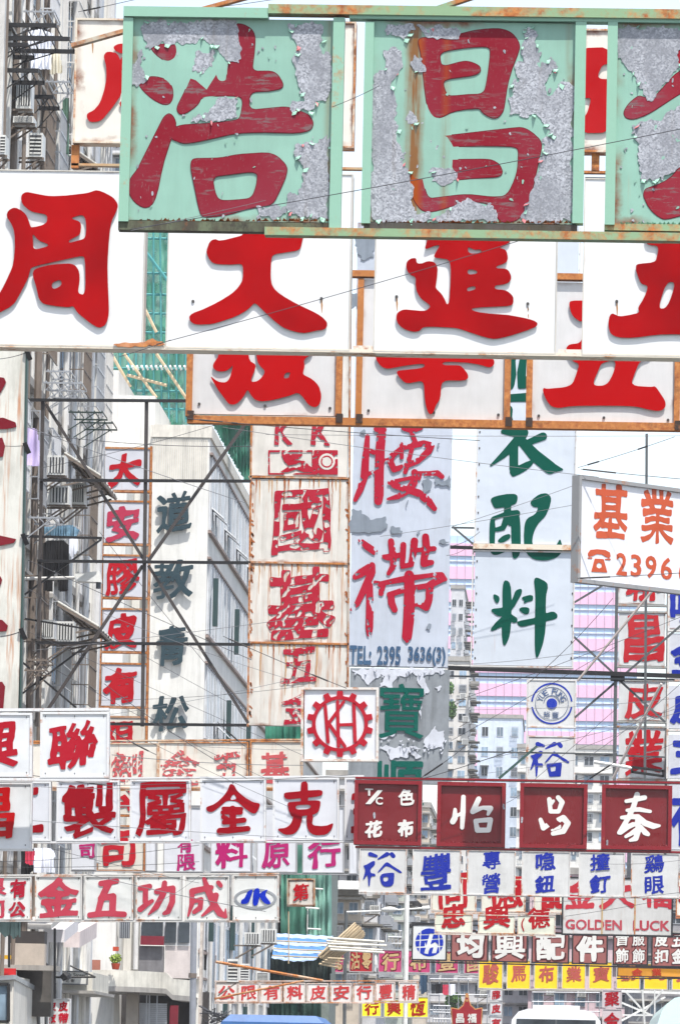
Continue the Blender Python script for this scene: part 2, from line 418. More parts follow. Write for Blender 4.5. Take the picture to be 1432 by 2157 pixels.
# ------------------------------------------------------------------ a hanging plane: pixel <-> metres on a real upright plane
class Pl:
    def __init__(s, Y, ax=716, ay=1078, tilt=0, yaw=0):
        s.O = at(ax, ay, Y); t, w = math.radians(tilt), math.radians(yaw)
        s.U = Vector((math.cos(w)*math.cos(t), math.sin(w)*math.cos(t), math.sin(t)))
        s.N = Vector((math.sin(w), -math.cos(w), 0)); s.V = s.N.cross(s.U)
        if s.V.z < 0: s.V = -s.V
    def uv(s, px, py):
        d = ray(px, py); p = CAM+d*((s.O-CAM).dot(s.N)/d.dot(s.N))-s.O
        return p.dot(s.U), p.dot(s.V)
    def pt(s, u, v, d=0): return s.O+s.U*u+s.V*v+s.N*d
    def w(s, px, py, d=0):
        u, v = s.uv(px, py); return s.pt(u, v, d)
    def rect(s, x0, y0, x1, y1):
        xm, ym = (x0+x1)/2, (y0+y1)/2
        return s.uv(x0, ym)[0], s.uv(x1, ym)[0], s.uv(xm, y1)[1], s.uv(xm, y0)[1]
    def box(s, mb, u0, u1, v0, v1, d0, d1):
        return mb.hexa([s.pt(u, v, d) for v in (v0, v1) for u, d in ((u0, d1), (u1, d1), (u1, d0), (u0, d0))])
    def pbox(s, mb, x0, y0, x1, y1, d0, d1):
        return s.box(mb, *s.rect(x0, y0, x1, y1), d0, d1)
    def bar(s, mb, x0, y0, x1, y1, wpx, d0, d1):
        a = s.uv(x0, y0); b = s.uv(x1, y1); m = (s.uv(x0+wpx, y0)[0]-a[0])/2
        dx, dy = b[0]-a[0], b[1]-a[1]; L = math.hypot(dx, dy); nx, ny = -dy/L*m, dx/L*m
        c = [(a[0]-nx, a[1]-ny), (b[0]-nx, b[1]-ny), (b[0]+nx, b[1]+ny), (a[0]+nx, a[1]+ny)]
        return mb.hexa([s.pt(u, v, d1) for u, v in c]+[s.pt(u, v, d0) for u, v in c])
def put_px(pl, loops, mat, parent, name='character', d0=.0, d1=.02, **k):
    mb = solid(loops, lambda x, y, d: pl.w(x, y, d), d0, d1)
    return obj(name, mb, mat, parent, **k) if mb.v else None
_gs = [0]
def put_ch(pl, ch, x0, y0, x1, y1, mat, parent, d0=0, d1=.012, name='character', ang=0, **k):
    _gs[0] += 13
    u0, u1, v0, v1 = pl.rect(x0, y0, x1, y1); w, h = u1-u0, v1-v0; k.setdefault('seed', _gs[0])
    L = font_glyph(ch, w, h, **k); cu, cv = (u0+u1)/2, (v0+v1)/2; ca, sa = math.cos(ang), math.sin(ang)
    mb = solid(L, lambda x, y, d: pl.pt(cu+x*ca-y*sa, cv+x*sa+y*ca, d), d0, d1)
    return obj(name, mb, mat, parent) if mb.v else None
def put_each(pl, loops, mat, parent, name, d0, d1):
    """one object per separate island"""
    A = [abs(sum(l[i-1][0]*l[i][1]-l[i][0]*l[i-1][1] for i in range(len(l)))) for l in loops]
    sg = lambda l: sum(l[i-1][0]*l[i][1]-l[i][0]*l[i-1][1] for i in range(len(l))) > 0
    if not loops: return
    main = sg(loops[A.index(max(A))])
    holes = [l for l in loops if sg(l) != main]
    for l in loops:
        if sg(l) != main: continue
        x0, x1 = min(p[0] for p in l), max(p[0] for p in l); y0, y1 = min(p[1] for p in l), max(p[1] for p in l)
        put_px(pl, [l]+[h for h in holes if x0 < h[0][0] < x1 and y0 < h[0][1] < y1], mat, parent, name, d0, d1)
def sheet(pl, x0, y0, x1, y1, d0, d1, warp=0, seed=0, n=8, pleats=0):
    """thin metal sheet with a gently dented front"""
    u0, u1, v0, v1 = pl.rect(x0, y0, x1, y1); mb = MB(); g = np.random.RandomState(seed)
    ph = g.uniform(0, 6, 4); nu = n if not pleats else pleats*6
    def dd(i, j):
        if i in (0, nu) or j in (0, n): return d1
        a, b = i/nu, j/n
        q = warp*math.sin(math.pi*a)*math.sin(math.pi*b)*(math.sin(3*a+ph[0])+math.sin(4*b+ph[1])+.5*math.sin(9*a+6*b+ph[2]))
        if pleats: q += .012*abs(math.sin(a*math.pi*pleats))-.006
        return d1+q
    vs = [pl.pt(u0+(u1-u0)*i/nu, v0+(v1-v0)*j/n, dd(i, j)) for j in range(n+1) for i in range(nu+1)]
    fs = [(j*(nu+1)+i, j*(nu+1)+i+1, (j+1)*(nu+1)+i+1, (j+1)*(nu+1)+i) for j in range(n) for i in range(nu)]
    mb.add(vs, fs)
    c = [pl.pt(u, v, d) for d in (d1, d0) for u, v in ((u0, v0), (u1, v0), (u1, v1), (u0, v1))]
    mb.add(c, [(4, 7, 6, 5), (0, 4, 5, 1), (1, 5, 6, 2), (2, 6, 7, 3), (3, 7, 4, 0)])
    return mb
def ring(pl, mb, x0, y0, x1, y1, wpx, d0, d1):
    """rectangular angle-iron rim, bars butted end to end"""
    u0, u1, v0, v1 = pl.rect(x0, y0, x1, y1); w = wpx*pl.O.y/FPX
    pl.box(mb, u0, u1, v1-w, v1, d0, d1); pl.box(mb, u0, u1, v0, v0+w, d0, d1)
    pl.box(mb, u0, u0+w, v0+w, v1-w, d0, d1); pl.box(mb, u1-w, u1, v0+w, v1-w, d0, d1)
def bolts(pl, pts, rpx, mat, parent, d1, drip=None):
    for x, y in pts:
        a = pl.uv(x, y); r = pl.uv(x+rpx, y)[0]-a[0]
        mb = MB(); mb.tube([pl.pt(a[0], a[1], d1-.01), pl.pt(a[0], a[1], d1+.02)], r, 8)
        obj('bolt', mb, mat, parent)
        if drip:
            L = px_glyph(f'S {x},{y+2},1.6 {x+1},{y+drip*.5},1.8 {x+1},{y+drip},.6', 0, 0, 1, res=1, blur=0)
            put_px(pl, L, STAIN, parent, 'rust_drip', d1-.001, d1+.0015)

# ------------------------------------------------------------------ colours
WHITE = (.84, .84, .83); WHITE2 = srgb(226, 228, 234); CREAM = srgb(228, 224, 212)
RED = srgb(196, 8, 14); REDB = srgb(200, 20, 38); CRIM = srgb(178, 14, 32); MINT = srgb(158, 206, 186); MROON = srgb(150, 34, 50)
PINK = srgb(200, 62, 92); MAG = srgb(204, 36, 116); BLUE = srgb(34, 52, 168); GREEN = srgb(10, 96, 80); DKRED = srgb(132, 12, 24)
BLACK = srgb(26, 26, 28); GREY = srgb(150, 152, 158); ORANGE = srgb(226, 98, 58)
STAIN = plain('rust_stain', srgb(176, 130, 84), .8)
BOLT = plain('bolt_steel', srgb(70, 66, 64), .5)
BLK = plain('black_steel', srgb(30, 29, 31), .5, var=.3)
GALV = galv_mat()

# ------------------------------------------------------------------ traced brush characters (enlarged-crop pixels)
G = {}
G['zhou'] = (0, 0, 2.864, '''P 135,1175 165,1158 230,1175 330,1190 540,1168 580,1148 620,1158 690,1195 718,1240 700,1290 672,1340 660,1450 650,1600 655,1750 662,1900 640,1965 600,1982 560,1960 520,1930 470,1890 445,1845 420,1857 340,1850 260,1835 235,1800 225,1740 205,1680 200,1648 215,1623 300,1600 420,1590 460,1603 482,1640 485,1700 470,1772 520,1785 517,1560 500,1545 430,1560 190,1612 185,1640 170,1690 130,1760 90,1840 0,1890 -60,1910 -90,1880 -30,1820 10,1760 50,1680 85,1600 95,1500 92,1400 72,1350 42,1310 50,1275 90,1252 130,1268 165,1300 185,1360 192,1378 285,1355 292,1300 240,1287 200,1282 165,1260 137,1232 130,1200
N 198,1405 235,1455 298,1475 292,1490 205,1512 203,1460
N 432,1315 520,1292 525,1440 470,1455 418,1470 418,1455 440,1440 485,1420 493,1380 490,1340 440,1325
N 312,1710 370,1685 378,1725 322,1752''')
G['da'] = (330, 480, 3.33, '''P 355,150 375,95 415,78 440,97 550,70 620,52 620,-160 800,-160 800,30 1040,10 1020,110 1005,160 900,175 815,190 803,230 800,380 830,440 900,490 1000,545 1100,590 1160,625 1198,665 1195,700 1170,718 1120,722 1040,743 970,732 890,705 820,650 740,575 688,522 650,570 570,620 470,655 380,680 270,682 235,655 228,625 255,600 330,575 450,515 550,450 600,385 610,330 605,252 540,262 400,257 365,215 350,172''')
G['jin'] = (720, 480, 3.33, '''P 450,270 455,240 480,218 523,212 522,252 560,255 600,235 645,240 672,275 668,340 660,400 655,425 690,455 720,500 735,545 752,530 760,430 765,225 680,215 635,210 695,118 640,130 575,160 600,95 600,-120 1000,-140 1180,20 1185,95 1150,120 1095,145 1150,153 1165,215 1150,250 1080,270 1080,288 1160,288 1188,340 1180,380 1140,400 1070,405 1070,435 1150,438 1200,480 1203,520 1190,552 1000,558 895,567 930,590 1030,605 1150,610 1260,630 1340,650 1372,668 1365,695 1290,725 1180,760 1070,785 1000,770 880,730 810,705 700,698 610,695 565,700 545,728 500,733 440,715 395,680 380,640 385,600 430,573 500,580 585,588 620,560 615,540 560,505 525,455 515,400 520,345 480,335 455,300
N 880,290 945,300 952,325 880,333
N 878,420 935,408 938,435 875,452
N 880,130 930,160 975,150 980,180 885,185''')
G['jiang'] = (1080, 480, 4.068, '''P 1130,40 1130,108 1150,150 1245,155 1235,240 1215,300 1100,308 1050,318 1050,370 1075,440 1100,488 1155,495 1140,560 1100,640 1065,690 1085,730 1000,750 905,765 848,730 820,765 815,850 835,915 905,945 1050,945 1250,915 1430,915 1800,930 1900,960 1930,900 1860,800 1800,740 1700,745 1640,750 1600,500 1640,300 1560,250 1480,290 1500,150 1700,120 1700,40
N 1310,468 1395,465 1320,690 1238,700''')
G['qiang'] = (330, 480, 3.33, '''P 410,600 640,600 640,930 700,960 690,1000 655,1085 715,1080 770,1010 722,970 700,920 690,600 1110,600 1110,880 1030,920 1040,980 1020,1030 1090,1060 1140,1110 1158,1180 1145,1240 1110,1265 1060,1240 1030,1190 990,1155 950,1175 860,1200 750,1222 690,1210 655,1165 640,1130 610,1190 560,1242 510,1242 480,1200 440,1150 400,1085 370,1030 430,1085 508,1087 543,950 520,985 490,1007 440,1012 400,992 395,960 430,915 440,880 410,862
N 900,1018 945,1015 930,1038 932,1055 890,1062''')
G['xin'] = (720, 480, 3.33, '''P 235,880 240,930 280,980 325,993 400,975 580,950 580,985 440,1000 388,1003 385,1030 440,1090 480,1093 575,1070 578,1180 590,1260 608,1305 625,1312 645,1290 660,1240 685,1210 692,1180 697,1070 850,1075 885,1060 885,1030 850,985 825,965 705,968 705,940 870,945 970,962 1035,985 1065,965 1070,935 1045,905 700,903 705,880
P 560,420 720,420 720,900 560,900
P 330,560 950,530 980,620 340,650
P 400,650 520,650 560,890 440,890
P 760,640 880,640 830,890 730,890''')
G['wu'] = (1080, 480, 4.068, '''P 475,650 500,620 1150,640 1200,700 1180,800 760,785 740,980 1100,960 1190,1000 1200,1100 1085,1140 1040,1250 1005,1355 1190,1368 1215,1355 1260,1420 1305,1490 1305,1540 1260,1575 1150,1560 1050,1530 700,1525 480,1530 390,1550 320,1530 280,1470 253,1400 260,1370 290,1385 500,1362 540,1260 570,1165 510,1150 455,1060 455,1030 480,1000 590,990 620,790 575,812 500,750
N 755,1160 885,1130 860,1250 800,1355 672,1357 735,1210''')
G['hao'] = (250, 0, 2.808, '''P 190,285 225,262 290,262 335,256 345,300 335,340 300,362 265,355 225,325
P 120,500 175,455 230,455 290,475 320,520 322,580 300,617 260,617 200,585 150,540
P 270,690 300,670 325,690 340,730 330,770 310,820 290,880 265,960 245,1050 235,1110 215,1180 190,1220 150,1230 100,1200 65,1150 60,1100 75,1050 110,1010 150,930 200,830 240,750
P 440,430 500,395 540,378 570,410 590,480 640,480 645,370 690,365 700,250 690,140 740,145 790,175 808,220 800,330 785,425 900,420 940,440 975,500 960,525 880,540 775,542 768,655 900,640 1000,632 1090,665 1130,685 1152,730 1135,770 1050,788 900,780 700,785 550,820 400,850 350,837 310,820 335,742 500,735 700,715 725,690 740,570 640,565 490,572 470,620 400,670 360,677 343,640 380,570 420,480
P 430,955 450,937 600,938 700,915 880,903 940,925 997,985 990,1040 960,1110 910,1215 800,1222 650,1270 500,1288 480,1250 450,1100 430,1000
N 552,1045 640,1032 825,1010 820,1090 790,1175 700,1185 600,1190 570,1150''')
G['chang'] = (740, 0, 2.864, '''P 400,240 440,225 560,240 640,210 760,180 900,172 970,200 1017,270 1000,330 970,400 940,500 925,600 915,670 880,712 840,710 790,680 775,650 680,658 600,675 550,705 510,714 480,690 455,640 440,520 430,400 415,300
N 530,310 700,285 835,278 840,330 820,480 800,570 690,572 580,585 555,530 552,488 600,470 740,455 780,430 770,395 700,368 640,378 570,400 535,390
P 280,835 320,825 550,822 750,800 960,775 1030,768 1090,800 1150,860 1130,960 1100,1100 1070,1220 1010,1330 900,1345 870,1290 850,1230 700,1210 590,1250 480,1280 420,1270 370,1200 340,1080 320,960 310,900
N 425,915 600,885 800,878 1000,882 1010,930 1000,1050 940,1185 850,1192 700,1172 540,1190 460,1202 430,1100 420,1000
P 500,1000 550,965 700,962 840,962 890,990 912,1040 890,1068 720,1075 600,1090 500,1070''')
G['tai'] = (1180, 0, 2.766, '''P 365,655 380,690 430,695 520,660 700,540 900,430 1100,380 1100,280 900,330 680,410 540,580 485,570 455,557 400,600
P 655,325 700,290 760,240 900,200 880,330 740,420 700,400
P 480,1140 492,1100 560,1082 640,1040 697,970 800,800 860,560 960,560 950,800 1000,950 1200,1100 1180,1200 1050,1200 900,1050 820,1130 720,1250 640,1272 590,1278 520,1220''')
G['fan'] = (0, 0, 2.864, '''P 680,285 735,260 900,300 900,360 710,322
P 625,340 650,310 730,330 745,560 690,640 650,690 610,735 545,742 525,710 530,685 570,670 610,620 645,500 645,400
P 730,330 860,320 850,420 730,440
P 720,620 760,600 900,700 880,760 730,650''')
G['rfrag'] = (1180, 0, 2.766, '''P 60,285 340,275 340,775 60,780
N 262,375 235,390 210,462 300,465 300,375
N 140,575 182,572 145,690 95,690 95,575''')
G['yao'] = (700, 860, 3.853, '''S 285,230,14 270,400,24 262,540,27 226,660,22 185,745,12
S 360,165,22 400,175,34 388,330,32 380,520,32 378,700,34 372,755,28
S 305,345,13 342,362,14
S 290,535,10 350,510,10
S 585,158,22 650,172,26 715,155,18
S 640,190,12 670,270,14
S 485,385,20 470,430,20 500,500,18 590,470,16 690,430,18 780,350,22 800,305,24 740,285,20 560,325,12 485,385,18
S 560,290,10 562,400,12
S 655,290,12 620,420,14 590,520,12
S 400,430,8 450,415,6
S 465,605,14 560,580,10 640,565,10
S 500,625,20 600,660,20 700,690,26 780,755,26 828,815,16
S 665,520,22 690,560,26 625,655,26 540,715,18 450,738,6
S 665,530,14 780,530,14 850,525,18 888,555,16''')
G['dai'] = (700, 860, 3.853, '''S 225,1070,12 280,1120,24 340,1162,24
S 475,1080,20 490,1180,22 495,1280,20 455,1342,12
S 415,1205,12 450,1210,22 560,1190,14
S 575,1110,20 572,1210,18 565,1285,14 640,1270,16
S 665,1080,26 655,1180,22 640,1250,20
S 755,1045,24 762,1140,26 742,1225,24 742,1262,24 805,1252,16
S 690,1152,12 825,1140,16
S 185,1370,18 230,1340,30 320,1278,24 320,1330,26 270,1440,24 200,1590,18 152,1636,6
S 302,1440,22 305,1600,26 300,1780,26 300,1835,16
S 345,1410,8 405,1435,22 395,1505,16
S 380,1425,12 560,1390,20 820,1352,12
S 825,1352,16 880,1362,28 918,1390,10
S 890,1385,22 795,1430,24
S 622,1355,34 625,1500,38 620,1700,40 605,1850,36 605,1890,10
S 460,1512,16 600,1470,18 800,1435,16
S 475,1515,22 480,1580,24 505,1635,20
S 790,1445,26 785,1550,24 760,1615,26 700,1592,14 670,1600,6''')
G['yi'] = (960, 860, 3.034, '''S 300,150,12 380,160,24 440,155,20
S 430,165,26 370,230,26 300,300,18 222,366,4
S 370,255,26 368,385,26
P 340,405 395,370 480,330 495,352 450,395 395,425 360,438 350,420
S 410,200,26 500,300,36 600,380,38 678,392,4
S 455,222,16 555,180,24
S 330,10,30 330,60,26 360,130,16
S 250,-60,20 450,-70,26''')
G['pei'] = (960, 860, 3.034, '''P 218,575 300,552 370,547 393,560 388,600 370,615 320,625 250,642 235,615
P 216,700 250,700 246,860 242,905 330,888 350,900 250,942 215,918
S 240,702,10 330,672,12 388,672,20
P 352,660 408,668 412,900 400,945 372,964 358,940
S 330,630,20 325,700,20 300,765,14 262,775,12
S 345,690,10 345,740,10
P 262,850 300,815 345,802 345,832 290,862
P 470,600 530,550 580,543 607,570 600,620 570,690 520,735 490,800 482,870 520,908 610,900 650,868 664,830 682,905 650,950 580,973 500,967 450,930 433,860 440,710 510,680 530,628 495,632''')
G['liao'] = (960, 860, 3.034, '''P 236,1186 270,1200 278,1220 265,1248 248,1232
P 298,1095 350,1112 352,1300 345,1450 305,1533 292,1440 300,1300
P 216,1284 300,1278 345,1260 370,1200 380,1165 418,1152 420,1180 390,1230 360,1285 290,1330 255,1322
P 216,1418 270,1352 330,1310 345,1345 290,1395 235,1422
S 345,1330,14 372,1352,18
P 413,1210 488,1190 492,1228 455,1235 430,1250 440,1230
P 400,1285 420,1272 468,1275 465,1310 440,1318
P 388,1362 520,1340 575,1312 620,1298 648,1320 642,1345 560,1362 420,1398 398,1385
P 494,1072 580,1112 586,1150 570,1200 572,1400 556,1500 515,1610 504,1540 505,1400 510,1180''')
G['jin2'] = (380, 1580, 3.58, '''P 190,430 260,410 330,345 360,300 375,252 410,265 425,305 490,360 550,395 610,403 575,475 545,482 480,435 430,385 350,380 300,425 245,470 205,465
N 370,377 403,325 430,372
S 325,440,14 460,445,16
S 395,440,22 398,600,26
S 318,470,15 455,470,18
S 325,505,18 400,548,15
S 330,545,18 480,528,20
S 300,612,26 510,592,20''')
G['ke'] = (380, 1580, 3.58, '''S 935,262,26 935,370,28
P 775,322 850,315 1045,298 1075,308 1068,350 880,365 790,375
P 805,395 850,390 1050,375 1060,405 1035,485 900,498 840,510 815,450
N 868,415 985,410 980,445 870,450
P 860,480 925,490 905,580 860,635 790,642 735,605 740,590 790,590 835,560
P 945,490 1008,490 988,565 1050,575 1110,570 1158,545 1140,600 1100,640 1010,645 960,610''')
G['wu2'] = (0, 1480, 3.58, '''S 765,1365,22 882,1345,20
S 820,1370,26 770,1470,24 740,1590,22
S 760,1475,20 855,1462,26 850,1590,24
S 682,1602,22 800,1590,22 938,1597,22''')
G['gong'] = (0, 1480, 3.58, '''S 1060,1400,20 1130,1385,20
S 1100,1400,20 1098,1500,20
S 1060,1560,22 1110,1520,18 1150,1495,14
S 1185,1425,22 1305,1400,22 1302,1500,22 1270,1575,20 1240,1590,14
S 1243,1360,20 1235,1440,22 1180,1540,22 1122,1598,6''')
G['cheng'] = (380, 1580, 3.58, '''S 180,970,14 212,1060,26 260,1170,26 300,1230,26 340,1255,16 342,1195,4
S 92,1065,24 235,1035,18
S 90,1065,18 88,1160,18 60,1250,8
S 100,1140,16 158,1125,18 150,1190,20 105,1222,16
S 270,1095,22 245,1180,22 165,1250,8
S 288,1000,18 306,1022,16''')
G['shui'] = (380, 1580, 3.58, '''P 455,1162 460,1128 485,1120 510,1060 552,1048 530,1110 512,1160
P 553,1045 603,1038 588,1172 543,1176
P 610,1068 668,1046 632,1090 692,1160 640,1164 592,1105''')
G['yu'] = (720, 1760, 3.77, '''S 225,148,18 272,163,12
S 358,148,18 288,186,6
S 395,148,17 408,163,17
P 165,240 200,230 245,200 265,205 262,235 225,265 228,300 262,300 270,325 228,320 222,400 210,412 205,300 180,345 162,358 190,270
P 272,305 310,255 355,203 400,240 460,275 480,295 465,300 440,290 380,250 345,240 310,280
P 293,305 412,292 418,310 408,405 318,408
N 325,330 370,325 365,362 330,368''')
G['yi2'] = (720, 1380, 3.58, '''S 915,1070,18 912,1180,20 905,1300,16
S 852,1165,14 850,1230,22 835,1255,22
S 870,1210,12 900,1190,10
S 1030,1085,20 985,1180,20 1060,1150,14 1120,1155,20 1100,1200,12
S 1005,1250,16 1020,1320,20 1105,1320,18 1120,1240,18 1005,1250,16''')
G['chang2'] = (1080, 1380, 4.068, '''S 310,1235,20 320,1340,18 390,1340,18 420,1260,22 385,1220,20
S 320,1290,10 345,1250,14
S 235,1410,18 260,1480,24 340,1430,16 430,1395,26 470,1440,24 430,1510,24 340,1530,18
S 330,1500,8 400,1475,12 400,1440,8''')
G['tai2'] = (1080, 1380, 4.068, '''S 1062,1195,24 1030,1300,22 985,1400,22 905,1522,16
S 968,1252,16 1050,1238,18 1125,1220,22
S 975,1330,14 1080,1322,20 1175,1340,14
S 930,1392,16 1010,1385,20 1070,1385,22
S 1070,1390,24 1130,1440,26 1200,1465,26 1252,1462,12
S 1065,1420,22 1072,1500,24 1050,1570,24 1000,1588,12
S 965,1555,14 1010,1530,18 1045,1500,18
S 1090,1470,18 1130,1520,24 1155,1535,18
S 920,1520,20 985,1470,22 1030,1450,20''')
def traced(k, pl, mat, parent, d0=.0, d1=.03, **kw):
    ox, oy, s, t = G[k]
    kw.setdefault('smooth', True); return put_px(pl, px_glyph(t, ox, oy, s, **kw), mat, parent, d0=d0, d1=d1)
def base_root(name, pl, px, py, label, cat, group=None):
    return empty(name, pl.w(px, py), label, cat, group)

# ------------------------------------------------------------------ ground and street (below the frame)
gm = plain('asphalt', (.05, .05, .052), .85, var=.3, scale=.5)
g = obj('ground', MB().box(-600, 600, -50, 1600, -.5, -.01), gm, kind='structure')
g = obj('road', MB().box(-6.5, 9, -40, 620, -.009, 0), plain('road_asphalt', (.055, .055, .058), .8, scale=.7), kind='structure')
pv = plain('pavement_concrete', (.32, .31, .29), .85)
obj('pavement', MB().box(-11, -6.6, -40, 620, -.009, .13), pv, kind='structure')
obj('pavement', MB().box(9.1, 13, -40, 620, -.009, .13), pv, kind='structure')

# ------------------------------------------------------------------ A: mint green peeling boxes across the top
plA = Pl(48, 700, 250)
rA = base_root('sign_board', plA, 900, 505, 'peeling mint green metal sign boxes with dark red characters across the top', 'sign')
def AX(px): return (plA.w(px, 250) - plA.w(900, 505)).x
stk = ((AX(872), .10, 1.5), (AX(938), .05, .55), (AX(690), .05, .4), (AX(1195), .04, .3))
MG = panel_mat(MINT, .12, .35, .5, .4, stk, 0, 3)
MGF = rusty_mat(srgb(150, 196, 172), .22, 5); MGR = rusty_mat(srgb(146, 178, 136), .5, 8)
curl0 = panel_mat(MINT, .0, .35, .0, .5, (), 0, 3)
PEELG = [
 (250, 0, 2.808, '''P 130,180 160,130 240,120 690,120 720,240 715,330 690,370 630,350 590,320 555,250 480,235 430,260 340,262 250,255 180,290 135,240
P 445,330 470,300 550,300 550,390 500,420 440,425
P 560,600 600,570 700,585 700,690 560,725 440,730 440,700 520,680
P 80,400 120,320 150,300 150,420 190,450 180,480 120,495 80,520
P 1000,130 1150,130 1200,170 1210,280 1255,330 1258,600 1180,600 1140,650 1050,660 1010,640 1050,600 1090,590 1060,480 1030,420 1030,350 1070,280 1030,230
P 1060,850 1150,830 1245,800 1245,1285 1130,1290 1000,1270 990,1200 1010,1130 1080,1140 1090,1050 1070,960 1050,900
P 800,1230 990,1220 990,1285 820,1288'''),
 (740, 0, 2.864, '''P 130,430 190,420 190,310 230,290 310,310 310,400 260,480 250,560 270,600 260,700 265,800 300,880 320,960 350,1080 370,1190 400,1280 480,1290 490,1340 120,1340 120,800
P 205,150 350,140 380,190 300,230 240,210
P 380,150 600,160 660,200 640,230 520,245 440,210
P 355,380 400,340 440,380 430,430 380,430
P 325,690 350,660 400,690 390,730 345,740
P 1050,180 1120,190 1125,260 1130,400 1200,340 1240,380 1220,430 1170,460 1170,540 1200,575 1260,510 1310,505 1338,560 1330,1335 1020,1340 1070,1210 1100,1100 1140,960 1150,860 1180,790 1120,700 1000,680 940,690 950,600 990,500 990,400 1040,300
P 485,1020 600,1000 640,1040 640,1090 560,1130 490,1100
P 500,1290 700,1200 860,1240 870,1330 520,1330'''),
 (1180, 0, 2.766, '''P 333,158 900,158 900,200 700,290 690,380 640,450 590,520 540,575 500,570 450,500 430,450 370,390 333,330
P 430,740 540,700 600,680 690,610 900,500 1000,600 900,900 697,970 600,1040 480,1045 430,960 450,850''')]
curl = plain('curled_paint', srgb(158, 204, 182), .6, var=.3); curlp = plain('curled_red_paint', srgb(206, 120, 124), .6, var=.3)
for i, (x0, y0, x1, y1, ch, drk) in enumerate(((276, 40, 698, 466, 'hao', 0), (783, 47, 1208, 470, 'chang', 0), (1296, 52, 1750, 474, 'tai', 1))):
    p = obj('panel', sheet(plA, x0, y0, x1, y1, -.12, 0, .010, i+1), MG, rA)
    rd = letter_mat(MROON if not drk else srgb(165, 16, 30), .62 if not drk else .3, srgb(158, 62, 78), i+2, stk[:2] if i == 1 else (), .5, srgb(146, 110, 112), srgb(112, 104, 104))
    traced(ch, plA, rd, p, -.004, .004, res=1.7, seed=i)
    traced(ch, plA, letter_mat(srgb(112, 30, 44), .4, None, 7), p, -.004, .0025, res=1.7, seed=i, grow=1.6)
    ox, oy, s, t = PEELG[i]
    L = px_glyph(t, ox, oy, s, res=1.3, blur=0, rough=5, seed=20+i)
    put_each(plA, L, GALV, p, 'bare_metal_patch', .004, .008)
    r2 = random.Random(i+40); chips, isl = [], []
    for _q in range(46):
        cxq, cyq = r2.uniform(x0+8, min(x1, 1440)-8), r2.uniform(y0+8, y1-8); rq = r2.uniform(.8, 3.2)
        chips.append(f'S {cxq:.1f},{cyq:.1f},{rq:.1f} {cxq+r2.uniform(-3, 3):.1f},{cyq+r2.uniform(-1, 7):.1f},{rq*.6:.1f}')
    for k_, (lst, mt_, d_) in enumerate(((chips[:34], GALV, .0075), (chips[34:], curl0, .0086))):
        put_px(plA, px_glyph('\n'.join(lst), 0, 0, 1, res=1.1, blur=0, rough=1.5, seed=i), mt_, p, 'paint_chips', .004, d_, kind='stuff')
    # curled flakes of paint along the patch edges
    mb, mb2 = MB(), MB(); r2 = random.Random(i+4)
    for lp in L:
        for q in lp:
            if r2.random() < .05 and x0+3 < q[0] < x1-3 and y0+3 < q[1] < y1-3:
                a = r2.uniform(4, 13); b = r2.uniform(-5, 5); c = r2.uniform(3, 10)
                m = mb if r2.random() < .8 else mb2
                m.add([plA.w(q[0], q[1], .008), plA.w(q[0]+a, q[1]+b, .010), plA.w(q[0]+a*.6, q[1]+b+c, .035*r2.random()+.015), plA.w(q[0]-1, q[1]+c*.7, .012)], [(0, 1, 2, 3), (3, 2, 1, 0)])
    for m, mt in ((mb, curl), (mb2, curlp)):
        if m.v: obj('paint_flakes', m, mt, p, kind='stuff')
    # shelf of debris along the lower lip
    mb = MB()
    for k in range(90):
        x = r2.uniform(x0+4, min(x1, 1500)-4); h = r2.uniform(2, 7)
        a = plA.w(x, y1-1, .004); mb.add([plA.w(x, y1, .004), plA.w(x+r2.uniform(3, 12), y1, .006), plA.w(x+r2.uniform(2, 8), y1-h, .03*r2.random()+.01)], [(0, 1, 2), (2, 1, 0)])
    obj('debris', mb, rusty_mat(srgb(70, 56, 44), .8, 2) if i != 2 else curl, p, kind='stuff')
def grime(base, seed):
    b = NB('grimy_rail'); n = b.noise(9, (1, 1, .35), 7, .7, (seed, 0, 0)); c = b.mix(b.step(n, .35, .6), base, srgb(64, 58, 46))
    c = b.mix(b.step(b.noise(14, (1, 1, .6), 6, .7, (seed, 3, 1)), .56, .7), c, srgb(30, 26, 24)); c = b.mix(b.step(b.noise(5, (1, 1, 1), 6, .7, (3, seed, 1)), .62, .72), c, srgb(120, 74, 44))
    return b.done(c, .8, 0, n, .4, .02)
GRIME = grime(srgb(96, 104, 80), 1); GRIME2 = grime(srgb(74, 70, 68), 5)
def barA(x0, y0, x1, y1, d0, d1, mt, nm='rail', par=None):
    return obj(nm, plA.pbox(MB(), x0, y0, x1, y1, d0, d1), mt, par or rA)
barA(262, 18, 566, 39, -.1, .075, MGF); barA(566, 20, 1780, 39.5, -.1, .085, MGR)
barA(736, 40, 1780, 48, -.1, .055, MGF)
barA(558, 489, 1780, 506, -.1, .07, MGR)
barA(250, 468, 700, 488, -.12, .03, GRIME); barA(766, 472, 1215, 489, -.12, .025, GRIME2); barA(1272, 475, 1780, 489, -.12, .025, MGR)
for x0, y0, x1, y1 in ((256, 39, 277, 468), (698, 39, 722, 489), (765, 48, 784, 472), (1208, 48, 1231, 472), (1276, 48, 1297, 475)):
    barA(x0, y0, x1, y1, -.1, .055, MGF, 'post')
for k, (px, py, w, h) in enumerate(((705, 487, 24, 10), (1195, 480, 22, 16), (262, 470, 16, 14))):
    L = px_glyph(f'P {px},{py} {px+w},{py} {px+w},{py+h} {px},{py+h}', 0, 0, 1, rough=4, seed=k, blur=0)
